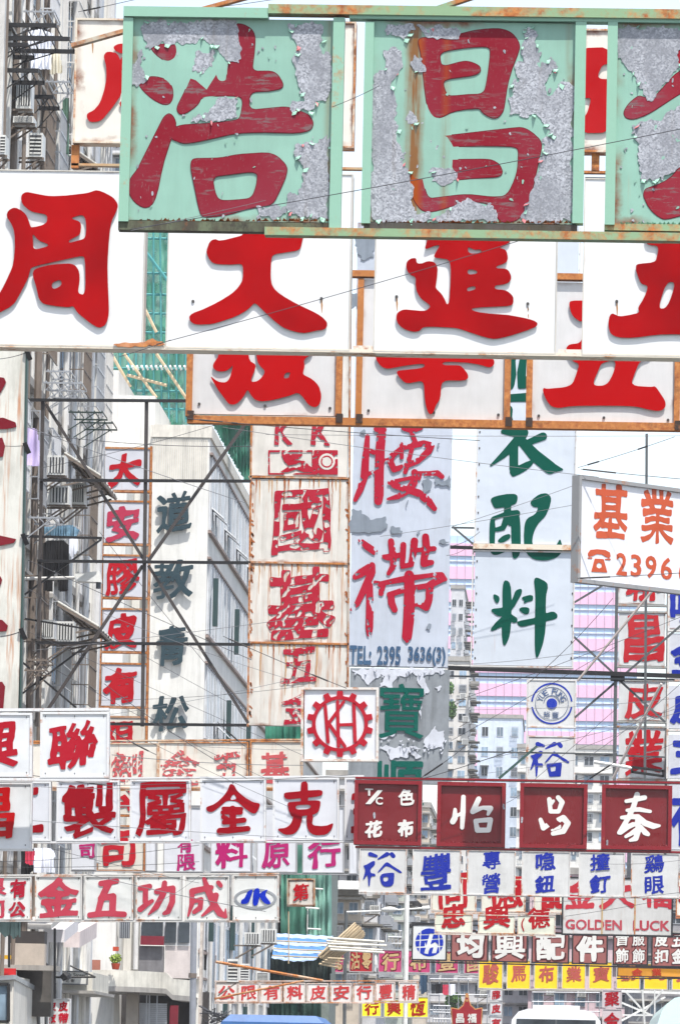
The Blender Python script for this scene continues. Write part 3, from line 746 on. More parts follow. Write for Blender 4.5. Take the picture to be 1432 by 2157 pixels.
for k, (x0, y0, x1, y1, w, mt, lb) in enumerate(((150, 95, 520, -8, 8, rusty_mat(srgb(200, 190, 170), .7, 3), 'rusty orange strut rising behind the left end of the green boxes'), (880, 30, 1060, -30, 9, MGR, 'pale green strut rising from the top rail of the green boxes'))):
    mb = MB(); p = Pl(50+k*.2, x0, y0); p.bar(mb, x0, y0, x1, y1, w, -.1, 0); tag(obj('strut', mb, mt), lb, 'strut')

# ------------------------------------------------------------------ B: large white boxes with raised scarlet characters
plB = Pl(66, 700, 600)
rB = base_root('sign_board', plB, 700, 745, 'large white sign boxes with raised scarlet characters below the mint green boxes', 'sign')
rl = letter_mat(RED, .06, srgb(160, 3, 10), 1, rough=.28)
edgeB = plain('box_edge', srgb(205, 200, 190), .5, streak=.4)
for i, (x0, y0, x1, y1, ch) in enumerate(((-150, 360, 304, 727, 'zhou'), (355, 366, 738, 735, 'da'), (791, 372, 1171, 742, 'jin'), (1229, 380, 1640, 750, 'jiang'))):
    p = obj('panel', sheet(plB, x0, y0, x1, y1, -.35, 0, .006, 30+i), panel_mat(WHITE, .12, .1, .12, .35, (), 0, i+1), rB)
    traced(ch, plB, rl, p, .022, .038, res=1.8)
    ox, oy, s, t = G[ch]
    mb = MB()
    ring(plB, mb, x0-2, y0-2, x1+2, y1+2, 2.5, -.36, .012)
    obj('rim', mb, edgeB, p)
    if i:
        for bx, by in {1: ((407, 635), (677, 629)), 2: ((835, 625), (1111, 640)), 3: ((1298, 635), (1580, 642))}[i]:
            bolts(plB, [(bx, by)], 3.2, BOLT, p, .0, 30)
rr = rusty_mat(srgb(238, 226, 206), .42, 9)
obj('rail', plB.pbox(MB(), -170, 729, 790, 736, -.36, .01), rr, rB); obj('rail', plB.pbox(MB(), 790, 744, 1660, 751, -.36, .01), rr, rB)
for x0, x1, y in ((304, 350, 722), (741, 788, 728), (1173, 1226, 736)):
    obj('bracket', plB.pbox(MB(), x0+2, y, x1-2, y+14, -.1, 0), rusty_mat(srgb(240, 228, 214), .35, 4), rB)
obj('torn_edge', put_px and solid(px_glyph('P 240,727 268,722 290,725 322,716 345,722 352,728 300,733 250,732', 0, 0, 1, res=1, rough=2, blur=0), lambda x, y, d: plB.w(x, y, d), .012, .03), rusty_mat(srgb(214, 150, 110), .75, 1), rB)

# ------------------------------------------------------------------ C: row behind the green boxes
plC = Pl(80, 700, 200)
rC = base_root('sign_board', plC, 700, 345, 'rust rimmed white sign row with red strokes partly hidden behind the green boxes', 'sign')
for i, (x0, y0, x1, y1, ch) in enumerate(((160, 44, 560, 301, 'fan'), (600, 48, 745, 308, None), (790, 54, 1180, 310, None), (1215, 66, 1600, 320, 'rfrag'))):
    p = obj('panel', sheet(plC, x0, y0, x1, y1, -.3, 0, .005, 40+i), panel_mat(srgb(236, 230, 218), .35, .15, .7, .4, (), 0, 10+i), rC)
    if ch: traced(ch, plC, letter_mat(srgb(190, 8, 16), .05, None, 3), p, .03, .045, res=1.8)
    obj('rim', (lambda m: (ring(plC, m, x0-3, y0-3, x1+3, y1+3, 4, -.31, .03), m)[1])(MB()), rusty_mat(srgb(228, 216, 196), .55, 3), p)
put_ch(plC, '記', 810, 80, 1160, 290, letter_mat(srgb(190, 8, 16), .05, None, 3), p, .03, .045, bold=.05)
bolts(plC, [(195, 82)], 3, BOLT, rC, 0, 30)
for x0, x1, y1 in ((150, 166, 352), (1245, 1262, 360)):
    obj('post', plC.pbox(MB(), x0, 304, x1, y1, -.2, -.05), rusty_mat(srgb(200, 130, 70), .8, 2), rC)
obj('rail', plC.pbox(MB(), 150, 352, 1500, 357, -.2, -.05), rusty_mat(srgb(200, 170, 130), .6, 2), rC)
plC2 = Pl(84, 1250, 430)
rC2 = base_root('sign_board', plC2, 1240, 560, 'plain pale grey sign box with a dark rim seen between the green boxes', 'sign')
p = obj('panel', sheet(plC2, 1233, 378, 1330, 560, -.2, 0), panel_mat(srgb(200, 198, 196), .1, .2, .2), rC2)
obj('rim', (lambda m: (ring(plC2, m, 1230, 374, 1333, 563, 4, -.21, .02), m)[1])(MB()), BLK, rC2)

# ------------------------------------------------------------------ D: orange rust framed row
plD = Pl(72, 900, 780)
rD = base_root('sign_board', plD, 900, 900, 'white sign boxes in a thick orange rusted frame with raised red characters', 'sign')
orf = rusty_mat(srgb(190, 118, 52), .75, 1)
for i, (x0, y0, x1, y1, ch) in enumerate(((408, 582, 709, 874, 'qiang'), (764, 590, 1063, 884, 'xin'), (1122, 596, 1420, 898, 'wu'))):
    p = obj('panel', sheet(plD, x0, y0, x1, y1, -.1, 0, .004, 50+i), panel_mat(srgb(224, 222, 220), .15, .25, .25, .4, (), 0, 20+i), rD)
    traced(ch, plD, letter_mat(RED, .03, srgb(205, 12, 16), 5, rough=.3), p, .025, .04, res=1.8)
    yb = {0: 852, 1: 866, 2: 877}[i]
    bolts(plD, [(x0+12, yb-1), ((x0+x1)/2, yb+3), (x1-14, yb+8)], 3, BOLT, p, .0)
    for a, b in ((x0-13, x0), (x1, x1+13)):
        obj('post', plD.pbox(MB(), a, y0-2, b, y1+(3 if i == 0 else 4), -.12, .05), orf, rD)
for x0, x1, y0, h in ((395, 1445, 876, 19),):
    mb = MB(); plD.pbox(mb, x0, 884, x1, 900, -.14, .07); obj('rail', mb, orf, rD)
    mb = MB(); plD.pbox(mb, x0, 573, x1, 586, -.14, .07); obj('rail', mb, orf, rD)
for x in (402, 715, 757, 1071, 1114, 1427):   # dark brackets on the corners
    y = 887+(x-920)*.021
    obj('bracket', plD.pbox(MB(), x-7, y-10, x+7, y+9, -.1, .085), rusty_mat(srgb(60, 42, 32), .3, 7), rD)

# ------------------------------------------------------------------ E: tall white sign with green characters
plE = Pl(105, 1100, 1150)
rE = base_root('vertical_sign', plE, 1100, 1405, 'tall pale sign with big dark green brush characters on two stacked sheets', 'sign')
pmE = panel_mat(srgb(212, 220, 230), .12, .12, .1, .4, (), 0, 31)
gl = letter_mat(GREEN, .03, srgb(8, 88, 72), 2, rough=.35)
pa = obj('panel', sheet(plE, 1006, 470, 1213, 1146, -.25, 0, .004, 60), pmE, rE)
pb = obj('panel', sheet(plE, 998, 1160, 1206, 1402, -.25, 0, .004, 61), pmE, rE)
for k in ('yi', 'pei'): traced(k, plE, gl, pa, .004, .012, res=1.6, grow=.7)
traced('liao', plE, gl, pb, .004, .012, res=1.6, grow=.7)
put_ch(plE, '服', 1030, 650, 1165, 822, gl, pa, .004, .012, bold=.05, brush=.02, slant=.1)
obj('rail', plE.pbox(MB(), 996, 1147, 1210, 1158, -.25, .07), rr, rE)
mb = MB()
for y in range(500, 1400, 34):
    for x in (1010-(y-900)*.021, 1212-(y-900)*.021): plE.pbox(mb, x-1, y, x+1.5, y+4, 0, .01)
obj('rivets', mb, BOLT, rE, kind='stuff')
obj('rim', (lambda m: (ring(plE, m, 992, 1160, 1209, 1406, 3, -.26, .02), m)[1])(MB()), rusty_mat(srgb(226, 224, 220), .35, 4), pb)
obj('rim', (lambda m: (plE.bar(m, 1005, 900, 999, 1148, 3, -.26, .02), plE.bar(m, 1013, 480, 1005, 898, 3, -.26, .02), plE.bar(m, 1222, 480, 1208, 1145, 3, -.26, .02), m)[3])(MB()), rusty_mat(srgb(226, 224, 220), .35, 4), pa)

# ------------------------------------------------------------------ F: peeling pale sign with crimson brush characters and a telephone number
plF = Pl(112, 840, 1200)
rF = base_root('vertical_sign', plF, 840, 1640, 'tall pale peeling sign with crimson brush characters above a telephone number', 'sign')
pmF = panel_mat(srgb(206, 214, 228), .1, .3, .2, .35, (), 0, 33)
p1 = obj('panel', sheet(plF, 744, 470, 951, 1404, -.3, 0, .02, 62, 14), pmF, rF)
cr = letter_mat(srgb(196, 26, 56), .35, srgb(206, 44, 70), 4, under=srgb(226, 200, 208))
traced('yao', plF, cr, p1, .022, .028, res=1.5, wear=.36, seed=3, grow=1.3)
traced('dai', plF, cr, p1, .022, .028, res=1.5, wear=.36, seed=5, grow=1.3)
tb = letter_mat(srgb(74, 104, 140), .5, srgb(92, 126, 160), 3)
for t, a, b in (('TEL:', 736, 782), ('2395', 794, 844), ('3636(3)', 859, 938)):
    put_ch(plF, t, a, 1360+(a-736)*.02, b, 1400+(a-736)*.02, tb, p1, .02, .026, bold=.028, brush=0, slant=0, N=160)
pk = px_glyph('''P 160,825 240,830 300,890 440,890 440,960 400,990 300,1000 250,1010 130,1020 130,940 160,900
P 470,960 530,960 580,1000 560,1020 480,1005
P 725,570 780,560 785,640 740,690 720,640
P 810,570 860,565 880,610 950,545 955,640 900,640 850,620 815,610
P 860,1080 900,1070 935,1090 900,1105
P 215,200 260,170 280,215 240,220
P 840,280 860,278 850,330
P 680,985 705,985 692,1030
P 600,760 612,755 600,810 590,810
P 770,1780 815,1745 800,1790''', 700, 860, 3.853, res=1.2, rough=3, blur=0, seed=8)
put_each(plF, pk, plain('bare_grey_metal', srgb(136, 146, 158), .5, streak=.4), p1, 'bare_metal_patch', .018, .0295)
pk = px_glyph('P 745,500 792,505 788,540 770,548 752,535\nP 738,620 760,622 765,640 745,650\nP 925,850 945,840 947,880 935,875', 0, 0, 1, res=1.2, rough=3, blur=0, seed=9)
put_each(plF, pk, plain('bare_grey_metal', srgb(136, 146, 158), .5, streak=.4), p1, 'bare_metal_patch', .01, .024)
# grey lower section with green printed characters
gy = plain('weathered_grey_metal', srgb(146, 152, 158), .6, var=.3, streak=.6)
p2 = obj('panel', sheet(plF, 735, 1409, 944, 1650, -.3, 0, .008, 64), gy, rF)
wp = px_glyph('''P 80,105 770,100 775,140 740,150 700,130 640,150 600,180 560,150 500,140 480,160 430,150 400,180 370,230 330,200 340,160 280,150 200,230 170,190 130,150 90,140
P 560,160 620,150 640,210 665,265 620,300 600,240 560,200
P 705,240 745,225 740,260 720,275
P 330,160 400,150 380,260 280,235
P 280,690 770,700 780,560 730,580 710,535 680,580 645,620 630,660 620,700 540,720 600,760 560,780 500,740 430,770 380,780 320,720
P 280,620 330,600 390,580 380,600 310,640
P 585,420 600,400 610,330 595,500''', 720, 1380, 3.58, res=1.2, rough=3, blur=0, seed=12)
put_each(plF, wp, plain('flaking_white_paint', srgb(216, 220, 230), .6, streak=.3), p2, 'paint_patch', .006, .014)
gm2 = letter_mat(srgb(6, 100, 88), .08, None, 6)
put_ch(plF, '寶', 797, 1440, 893, 1556, gm2, p2, .012, .018, bold=.006, brush=.0, slant=0, N=90)
put_ch(plF, '順', 786, 1602, 893, 1700, gm2, p2, .012, .018, bold=.035, brush=.004, slant=0, N=90)
mb = MB(); r2 = random.Random(3)
for k in range(60):
    x = r2.uniform(742, 940); y = r2.choice((1415, 1575, 1560)) + r2.uniform(-4, 10); a = r2.uniform(3, 8)
    mb.add([plF.w(x, y, .02), plF.w(x+a, y-1, .02), plF.w(x+a*.5, y+r2.uniform(3, 7), .06)], [(0, 1, 2), (2, 1, 0)])
obj('paint_flakes', mb, plain('flaking_white_paint', srgb(216, 220, 230), .6, streak=.3), p2, kind='stuff')

# ------------------------------------------------------------------ G: rust streaked corrugated sign
plG = Pl(120, 630, 1200)
rG = base_root('vertical_sign', plG, 628, 1530, 'tall rust streaked corrugated sign with worn outlined red characters', 'sign')
mr = letter_mat(srgb(196, 30, 54), .3, srgb(210, 60, 80), 6, under=srgb(230, 214, 206))
secs = ((531, 640, 735, 1003, 0), (529, 1010, 734, 1184, 9), (527, 1188, 732, 1353, 9), (525, 1358, 730, 1529, 9))
gp = []
for i, (x0, y0, x1, y1, pls) in enumerate(secs):
    gp.append(obj('panel', sheet(plG, x0, y0, x1, y1, -.3, 0, .006, 70+i, 8, pls), panel_mat(srgb(236, 232, 224), (.2, .8, 1.0, 1.0)[i], .45, .4, .6, (), 0, 40+i), rG))
for t, x0, y0, x1, y1, pi, st in (('K', 580, 885, 616, 938, 0, 0), ('K', 656, 885, 696, 938, 0, 0), ('國', 576, 1030, 694, 1168, 1, 1), ('基', 562, 1198, 704, 1344, 2, 1), ('五', 592, 1366, 668, 1438, 3, 1), ('金', 594, 1450, 700, 1524, 3, 1)):
    put_ch(plG, t, x0, y0, x1, y1, mr, gp[pi], .014, .02, bold=.026, brush=.016, slant=.08*st, wear=(1.9 if st else .42), N=140, hollow=(.010 if st else 0))
bx = px_glyph('P 825,275 1280,275 1280,435 825,435\nN 835,288 1268,285 1268,425 835,425\nP 900,280 950,300 1000,300 1050,300 1040,330 980,340 1060,345 1100,380 1150,420 1060,420 1010,400 950,420 900,420 960,380 930,350\nP 1110,280 1280,280 1280,432 1110,432', 300, 860, 3.11, res=1.2, wear=.5, blur=0, seed=4)
put_px(plG, bx, mr, gp[0], 'emblem', .014, .02)
put_px(plG, px_glyph('S 1208,350,54', 300, 860, 3.11, res=1.2, blur=0), panel_mat(srgb(236, 232, 224), .2, .6, .0, .6, (), 0, 40), gp[0], 'emblem', .014, .024)
put_px(plG, px_glyph('S 1208,350,40\nN '+' '.join(f'{1208+31*math.cos(k*.314):.0f},{350+31*math.sin(k*.314):.0f}' for k in range(20)), 300, 860, 3.11, res=1, blur=0, wear=.4), mr, gp[0], 'emblem_ring', .024, .027)
fr = rusty_mat(srgb(214, 200, 186), .75, 12)
rg_ = random.Random(12); dr = plain('rust_run', srgb(178, 104, 56), .85, var=.4, scale=9); dr2 = plain('rust_run_pale', srgb(206, 160, 116), .85, var=.3, scale=9)
for i, (x0, y0, x1, y1, pls) in enumerate(secs[1:]):
    for k in range(16):
        x = x0+6+(x1-x0-12)*(k+rg_.random())/16; L_ = rg_.uniform(12, 130) if k % 2 else rg_.uniform(8, 40); w = rg_.uniform(.7, 1.8)
        put_px(plG, px_glyph(f'S {x},{y0+1},{w+.6} {x+.3},{y0+L_*.3},{w} {x-L_*.02},{y0+L_},{w*.3}', 0, 0, 1, res=.9, blur=0, rough=.5, seed=k+i*20), dr if rg_.random() < .5 else dr2, gp[i+1], 'rust_run', .004, .0085)
for k in range(60):
    y = rg_.uniform(1010, 1520); x = 528-(y-1010)*.012 + (0 if k % 3 else 200); put_px(plG, px_glyph(f'S {x+rg_.uniform(2,6)},{y},{rg_.uniform(1,2.4)} {x+rg_.uniform(4,9)},{y+rg_.uniform(2,8)},{rg_.uniform(.6,1.6)}', 0, 0, 1, res=.9, blur=0, rough=1, seed=k), dr, gp[min(3, 1+int((y-1010)/172))], 'rust_spot', .004, .0088) if k % 3 == 0 or x < 600 else None
for y in (1006, 1186, 1355): obj('rail', plG.pbox(MB(), 524, y-2, 736, y+2, -.3, .03), fr, rG)
mb = MB(); plG.bar(mb, 533, 640, 522, 1530, 4, -.3, .03); obj('post', mb, fr, rG)
mb = MB(); plG.bar(mb, 738, 640, 732, 1530, 3, -.3, .03); obj('post', mb, fr, rG)

# ------------------------------------------------------------------ H: black steel lattice carrying sign G
plH = Pl(101, 300, 1200)
rH = base_root('sign_support_frame', plH, 300, 1527, 'black steel lattice frame with crossed braces left of the corrugated sign', 'steel frame')
def barH(x0, y0, x1, y1, w, nm, d=.0, mt=None):
    mb = MB(); plH.bar(mb, x0, y0, x1, y1, w, d-.07, d); obj(nm, mb, mt or BLK, rH)
for (x0, y0, x1, y1) in ((60, 843, 395, 845), (86, 1012, 529, 1014), (80, 1182, 524, 1186), (76, 1354, 526, 1358), (230, 1525, 520, 1528)): barH(x0, y0, x1, y1, 6, 'rail', .07)
DKS = plain('dark_steel', srgb(72, 66, 64), .5, var=.4)
barH(91, 840, 78, 1530, 7.5, 'post', 0, DKS); barH(309, 843, 300, 1530, 7.5, 'post', 0, DKS)
for (x0, y0, x1, y1) in ((96, 850, 304, 1180), (520, 885, 312, 1180), (300, 1190, 96, 1500), (312, 1190, 522, 1522)): barH(x0, y0, x1, y1, 6.5, 'brace', -.09, DKS)
barH(55, 1129, 215, 1133, 5, 'rail', -.02); barH(213, 1136, 52, 1252, 3.5, 'brace', -.02); barH(52, 1302, 209, 1328, 3.5, 'brace', -.1); barH(48, 1395, 160, 1490, 4, 'brace', -.1); barH(46, 1460, 190, 1352, 3.5, 'brace', -.1)

# ------------------------------------------------------------------ I: ladder sign
plI = Pl(125, 260, 1300)
rI = base_root('vertical_sign', plI, 255, 1835, 'narrow ladder sign of separate white boxes with red characters behind the black lattice', 'sign')
ofr = rusty_mat(srgb(200, 160, 130), .72, 3)
rx = lambda y: 219-(y-943)*.0165
for i, (y0, y1, ch, col) in enumerate(((946, 1032, '大', REDB), (1058, 1144, '安', PINK), (1172, 1257, '膠', REDB), (1285, 1371, '皮', REDB), (1400, 1487, '有', REDB), (1512, 1600, '限', REDB), (1625, 1715, '公', REDB), (1742, 1832, '司', REDB))):
    a = rx(y0); p = obj('panel', sheet(plI, a+3, y0, a+96, y1, -.2, 0, .003, 80+i), panel_mat(srgb(222, 224, 232) if i < 5 else srgb(232, 226, 214), .3, .1, .3, .4, (), 0, 50+i), rI)
    put_ch(plI, ch, a+8, y0+8, a+78, y1-4, letter_mat(col, .05, None, 2), p, .012, .022, bold=.045, brush=.022, slant=.14, N=80)
    for y in (y0-4, y1+1): obj('rail', plI.pbox(MB(), a, y, a+101, y+4, -.2, .02), ofr, rI)
for dx in (0, 100):
    mb = MB(); plI.bar(mb, rx(943)+dx, 940, rx(1835)+dx, 1836, 4, -.2, .022); obj('post', mb, ofr, rI)

# ------------------------------------------------------------------ generic row of square boxes on a common frame
def _n(): pass
def row(Y, label, panels, pm, lm, fm, rimpx=3, thick=.18, group=None, tilt=0, yaw=0, bold=.035, brush=.016, slant=.1, wear=0, off=.018, N=72,
        rail=True, outline=None, name='sign_board', cat='sign', railpx=3, shrink=0, rimout=.02, dots=None):
    xs = [p[0] for p in panels]+[p[2] for p in panels]; ys = [p[1] for p in panels]+[p[3] for p in panels]
    pl = Pl(Y, (min(xs)+max(xs))/2, (min(ys)+max(ys))/2, tilt, yaw)
    rt = base_root(name, pl, (min(xs)+max(xs))/2, max(ys), label, cat, group)
    for i, pp in enumerate(panels):
        x0, y0, x1, y1 = pp[:4]; chs = pp[4] if len(pp) > 4 else (); m = pp[5] if len(pp) > 5 and pp[5] else (pm(i) if callable(pm) else pm)
        p = obj('panel', sheet(pl, x0+1, y0+1, x1-1, y1-1, -thick, 0, .008, rnd.randint(0, 999)), m, rt)
        mb = MB(); ring(pl, mb, x0-rimpx/2, y0-rimpx/2, x1+rimpx/2, y1+rimpx/2, rimpx, -thick-.005, rimout); obj('rim', mb, fm, p)
        for c in chs:
            cm = c[5] if len(c) > 5 and c[5] else lm
            kw = dict(bold=bold, brush=brush, slant=slant, wear=wear, N=N)
            if len(c) > 6: kw.update(c[6])
            if c[0] in G: traced(c[0], pl, cm, p, off-.012, off, res=1.2, wear=wear)
            else:
                if outline:
                    _gs[0] += 1; sd = _gs[0]*7
                    gk = dict(kw); gk['seed'] = sd; u = (c[3]-c[1])*.05+1
                    put_ch(pl, c[0], c[1]-u, c[2]-u, c[3]+u, c[4]+u, outline, p, .002, off-.006, 'character_outline', **{**gk, 'bold': kw['bold']+.045})
                    put_ch(pl, c[0], *c[1:5], cm, p, off-.008, off, **gk)
                else: put_ch(pl, c[0], *c[1:5], cm, p, off-.012, off, **kw)
        if dots:
            mb = MB()
            for fx in (.06, .5, .94):
                for fy in (.05, .95):
                    a, b = x0+(x1-x0)*fx, y0+(y1-y0)*fy; pl.pbox(mb, a-.8, b-1.5, a+.8, b+1.5, 0, .012)
            obj('rivets', mb, dots, p, kind='stuff')
    if rail:
        x0, x1 = min(p[0] for p in panels), max(p[2] for p in panels)
        t = min(p[1] for p in panels); b = max(p[3] for p in panels)
        dy = ((x1-x0)/2)*.021 if not tilt else 0
        sl = math.tan(ROLL)-math.tan(math.radians(tilt))
        ta = panels[0][1]; tb_ = panels[-1][1]; ba = panels[0][3]; bb = panels[-1][3]
        mb = MB(); pl.bar(mb, x0-2, ta-rimpx-railpx*.5, x1+2, tb_-rimpx-railpx*.5, railpx, -thick, .012); obj('rail', mb, fm, rt)
        mb = MB(); pl.bar(mb, x0-2, ba+rimpx*.7+railpx*.5, x1+2, bb+rimpx*.7+railpx*.5, railpx, -thick, .012); obj('rail', mb, fm, rt)
    return pl, rt
wf = rusty_mat(srgb(232, 232, 232), .3, 21); wf2 = rusty_mat(srgb(228, 226, 222), .45, 22)
pw = [panel_mat(srgb(226+v, 228+v, 234), .12, .2, .2, .35, (), 0, 60+v) for v in (0, 4, 8)]
pwarm = [panel_mat(srgb(232, 226+v, 214), .3, .25, .35, .4, (), 0, 70+v) for v in (0, 4, 8)]
cA = letter_mat(srgb(186, 22, 40), .12, srgb(196, 34, 52), 8); cB = letter_mat(CRIM, .03, srgb(160, 10, 28), 8, rough=.3)
cC = letter_mat(srgb(204, 62, 84), .2, srgb(214, 84, 102), 9); cBl = letter_mat(BLUE, .04, None, 9, rough=.3); cM = letter_mat(MAG, .1, srgb(196, 48, 126), 9)
cW = letter_mat(srgb(240, 238, 232), .05, None, 9)

# T, U, V, W: white rows at the lower left
row(86, 'white sign pair with thick red characters, topmost of the stacked white rows on the left',
    [(-90, 1504, 66, 1634, [('興', -70, 1522, 40, 1622, cA)]), (88, 1502, 228, 1636, [('聯', 103, 1522, 206, 1618, cA)])], pw[1], cA, wf, 5, tilt=1.1, bold=.036, brush=.02, slant=.16, N=110, railpx=6, dots=BOLT)
row(87, 'large white sign box with a red character cut by the left edge of the photo',
    [(-130, 1650, 66, 1787, [('昌', -72, 1664, 32, 1768, letter_mat(srgb(198, 0, 8), .02, None, 3))])], pw[1], cB, wf, 3, tilt=.6, bold=.045, slant=.1, N=110, off=.04, dots=BOLT)
row(89, 'white row of four boxes with heavy crimson characters in the middle of the stacked rows',
    [(-60, 1648, 106, 1770, [('五', -20, 1660, 90, 1758)]), (122, 1646, 250, 1770, [('製', 133, 1650, 246, 1764)]), (276, 1644, 400, 1770, [('屬', 285, 1650, 393, 1762)]),
     (424, 1642, 558, 1770, [('jin2',)]), (577, 1640, 712, 1768, [('ke',)]), (728, 1640, 764, 1768, [('三', 738, 1668, 790, 1752)])], pw[0], cB, wf, 4, tilt=1.1, bold=.026, brush=.016, slant=.07, N=120, railpx=3.5, dots=BOLT)
row(100, 'white row with thin magenta characters under the heavy crimson row',
    [(152, 1700, 202, 1832, [('營', 168, 1740, 200, 1770), ('司', 168, 1778, 200, 1808)]), (308, 1700, 330, 1834), (346, 1700, 428, 1836, [('有', 374, 1765, 406, 1796), ('限', 374, 1799, 412, 1834)]), (445, 1700, 530, 1836, [('料', 454, 1768, 522, 1828)]),
     (542, 1700, 625, 1837, [('原', 553, 1768, 612, 1828)]), (638, 1700, 724, 1838, [('行', 648, 1768, 718, 1828)]), (736, 1700, 753, 1840)],
    pw[0], cM, plain('grey_edge', srgb(170, 170, 172), .5), 2, tilt=.9, bold=.03, brush=.012, slant=.08, off=.012, railpx=2)
row(91, 'white row with faded rose red characters ending in a blue oval emblem, lower left',
    [(-60, 1848, 66, 1936, [('限', -40, 1850, 14, 1886), ('司', -36, 1898, 10, 1936), ('有', 22, 1852, 56, 1892, letter_mat(srgb(186, 30, 56), .15, None, 2)), ('公', 20, 1900, 54, 1932, letter_mat(srgb(186, 30, 56), .15, None, 2))]),
     (76, 1846, 172, 1936, [('金', 80, 1850, 168, 1932)]), (180, 1846, 280, 1937, [('wu2',)]), (288, 1846, 382, 1937, [('gong',)]), (391, 1846, 482, 1938, [('cheng',)]), (492, 1844, 586, 1938, [('shui',)])],
    pw[2], cC, wf2, 2.5, tilt=1.15, bold=.055, brush=.016, slant=.08, off=.016, dots=BOLT)
_r = [o for o in bpy.data.objects if o.parent and o.name.startswith('panel')][-1]
plW = Pl(91, 263, 1892, 1.15)
for o in [c for c in _r.children if c.name.startswith('character')]: o.data.materials[0] = letter_mat(srgb(16, 50, 200), .02, None, 3, rough=.3)
cxx, cyy = 538, 1893
lo = [[(cxx+45*math.cos(t*math.pi/24), cyy+21.5*math.sin(t*math.pi/24)) for t in range(48)], [(cxx+39*math.cos(t*math.pi/24), cyy+17*math.sin(t*math.pi/24)) for t in range(48)]]
put_px(plW, lo, letter_mat(srgb(170, 174, 180), .05, None, 3), _r, 'emblem_ring', .001, .010)

# X: small rusted sign
row(101, 'small square white sign with rust stains and one small red character by the green netting',
    [(606, 1852, 662, 1908, [('第', 617, 1862, 651, 1897)])], panel_mat(srgb(236, 232, 224), 1.2, .3, 1.2, .4, (), 0, 81), letter_mat(REDB, .1, None, 2), rusty_mat(srgb(200, 190, 170), .6, 3), 3, bold=.05, rail=False, tilt=1.2)

# K: the narrow vertical wraparound on building behind: painted rust row below the lattice
HK = dict(hollow=.008, wear=1.2, bold=.035)
row(95, 'low rust streaked board with faint outlined red characters under the black lattice',
    [(60, 1566, 332, 1660, [('制', 236, 1584, 302, 1650, None, HK)]), (335, 1564, 522, 1660, [('金', 336, 1580, 422, 1655, None, HK), ('五', 450, 1586, 508, 1650, None, HK)]), (528, 1562, 636, 1660, [('基', 548, 1584, 610, 1650)])],
    lambda i: panel_mat(srgb(236, 230, 218), .9, .3, .6, .6, (), 0, 90+i), letter_mat(srgb(214, 84, 90), .5, srgb(222, 110, 112), 4), rusty_mat(srgb(220, 196, 170), .6, 3), 3, tilt=.9, bold=.03, brush=.02, slant=.05, wear=.3, off=.01, N=90)

# Q: gear sign
plQ = Pl(94, 716, 1526, tilt=.9)
rQ = base_root('sign_board', plQ, 716, 1605, 'square white sign with a red gear wheel emblem around the letters K H', 'sign')
p = obj('panel', sheet(plQ, 641, 1451, 793, 1600, -.2, 0, .008, 5), panel_mat(srgb(232, 234, 238), .15, .2, .3, .35, (), 0, 61), rQ)
obj('rim', (lambda m: (ring(plQ, m, 634, 1448, 797, 1604, 5, -.21, .04), m)[1])(MB()), rusty_mat(srgb(234, 228, 220), .42, 8), p)
cx, cy = 716, 1525; t = []
for k in range(14):
    a = k*2*math.pi/14
    for da, r in ((-.115, 59), (-.085, 70), (.085, 70), (.115, 59)): t.append(f'{cx+r*math.sin(a+da):.1f},{cy-r*math.cos(a+da):.1f}')
hole = ' '.join(f'{cx+51.5*math.cos(k*math.pi/20):.1f},{cy+51.5*math.sin(k*math.pi/20):.1f}' for k in range(40))
put_px(plQ, px_glyph('P '+' '.join(t)+'\nN '+hole, 0, 0, 1, res=1.2, blur=0), letter_mat(srgb(186, 24, 44), .12, None, 4), p, 'emblem', .0, .03)
kh = '\n'.join(f'S {a},{r} {b},{r}' for a, b, r in (('685,1487', '691,1563', '3.6'), ('711,1478', '713,1572', '3.4'), ('745,1484', '748,1563', '3.6'), ('715,1527', '745,1526', '3.2'), ('712,1497', '692,1524', '3.4'), ('692,1524', '726,1572', '3.6'), ('714,1492', '724,1478', '3')))
put_px(plQ, px_glyph(kh, 0, 0, 1, res=1.2, blur=0), letter_mat(srgb(186, 24, 44), .12, None, 4), p, 'emblem_letters', .0, .03)

# R: vertical blue emblem sign
plR = Pl(146, 1160, 1530)
rR = base_root('vertical_sign', plR, 1160, 1800, 'white boxes one above another with a round blue emblem and a blue character', 'sign')
pg = panel_mat(srgb(222, 222, 220), .12, .25, .25, .35, (), 0, 62)
p = obj('panel', sheet(plR, 1114, 1434, 1210, 1530, -.2, 0, .015, 3), pg, rR); p2 = obj('panel', sheet(plR, 1112, 1554, 1208, 1650, -.2, 0, .015, 4), pg, rR)
obj('rim', (lambda m: (ring(plR, m, 1111, 1431, 1213, 1533, 3, -.21, .02), m)[1])(MB()), wf2, p); obj('rim', (lambda m: (ring(plR, m, 1109, 1550, 1211, 1655, 3, -.21, .02), m)[1])(MB()), wf2, p2)
cx, cy = 1161.5, 1482
def arc(r, w, a0, a1, n=40):
    A = [math.radians(a0+(a1-a0)*i/n) for i in range(n+1)]
    return [[(cx+(r+w/2)*math.cos(a), cy+(r+w/2)*math.sin(a)) for a in A]+[(cx+(r-w/2)*math.cos(a), cy+(r-w/2)*math.sin(a)) for a in reversed(A)]]
bl = letter_mat(srgb(34, 60, 176), .02, None, 3); b2 = letter_mat(srgb(90, 110, 150), .05, None, 3)
for r, w, a0, a1, m in ((42, 3.4, 186, 354, bl), (42, 3.4, 10, 170, bl), (34.5, .9, 0, 359.5, b2), (17, 1.4, 185, 355, b2)): put_px(plR, arc(r, w, a0, a1), m, p, 'emblem_ring', .0, .008)
put_px(plR, arc(5.6, 11.1, 0, 359.9), bl, p, 'emblem_disc', 0, .008)
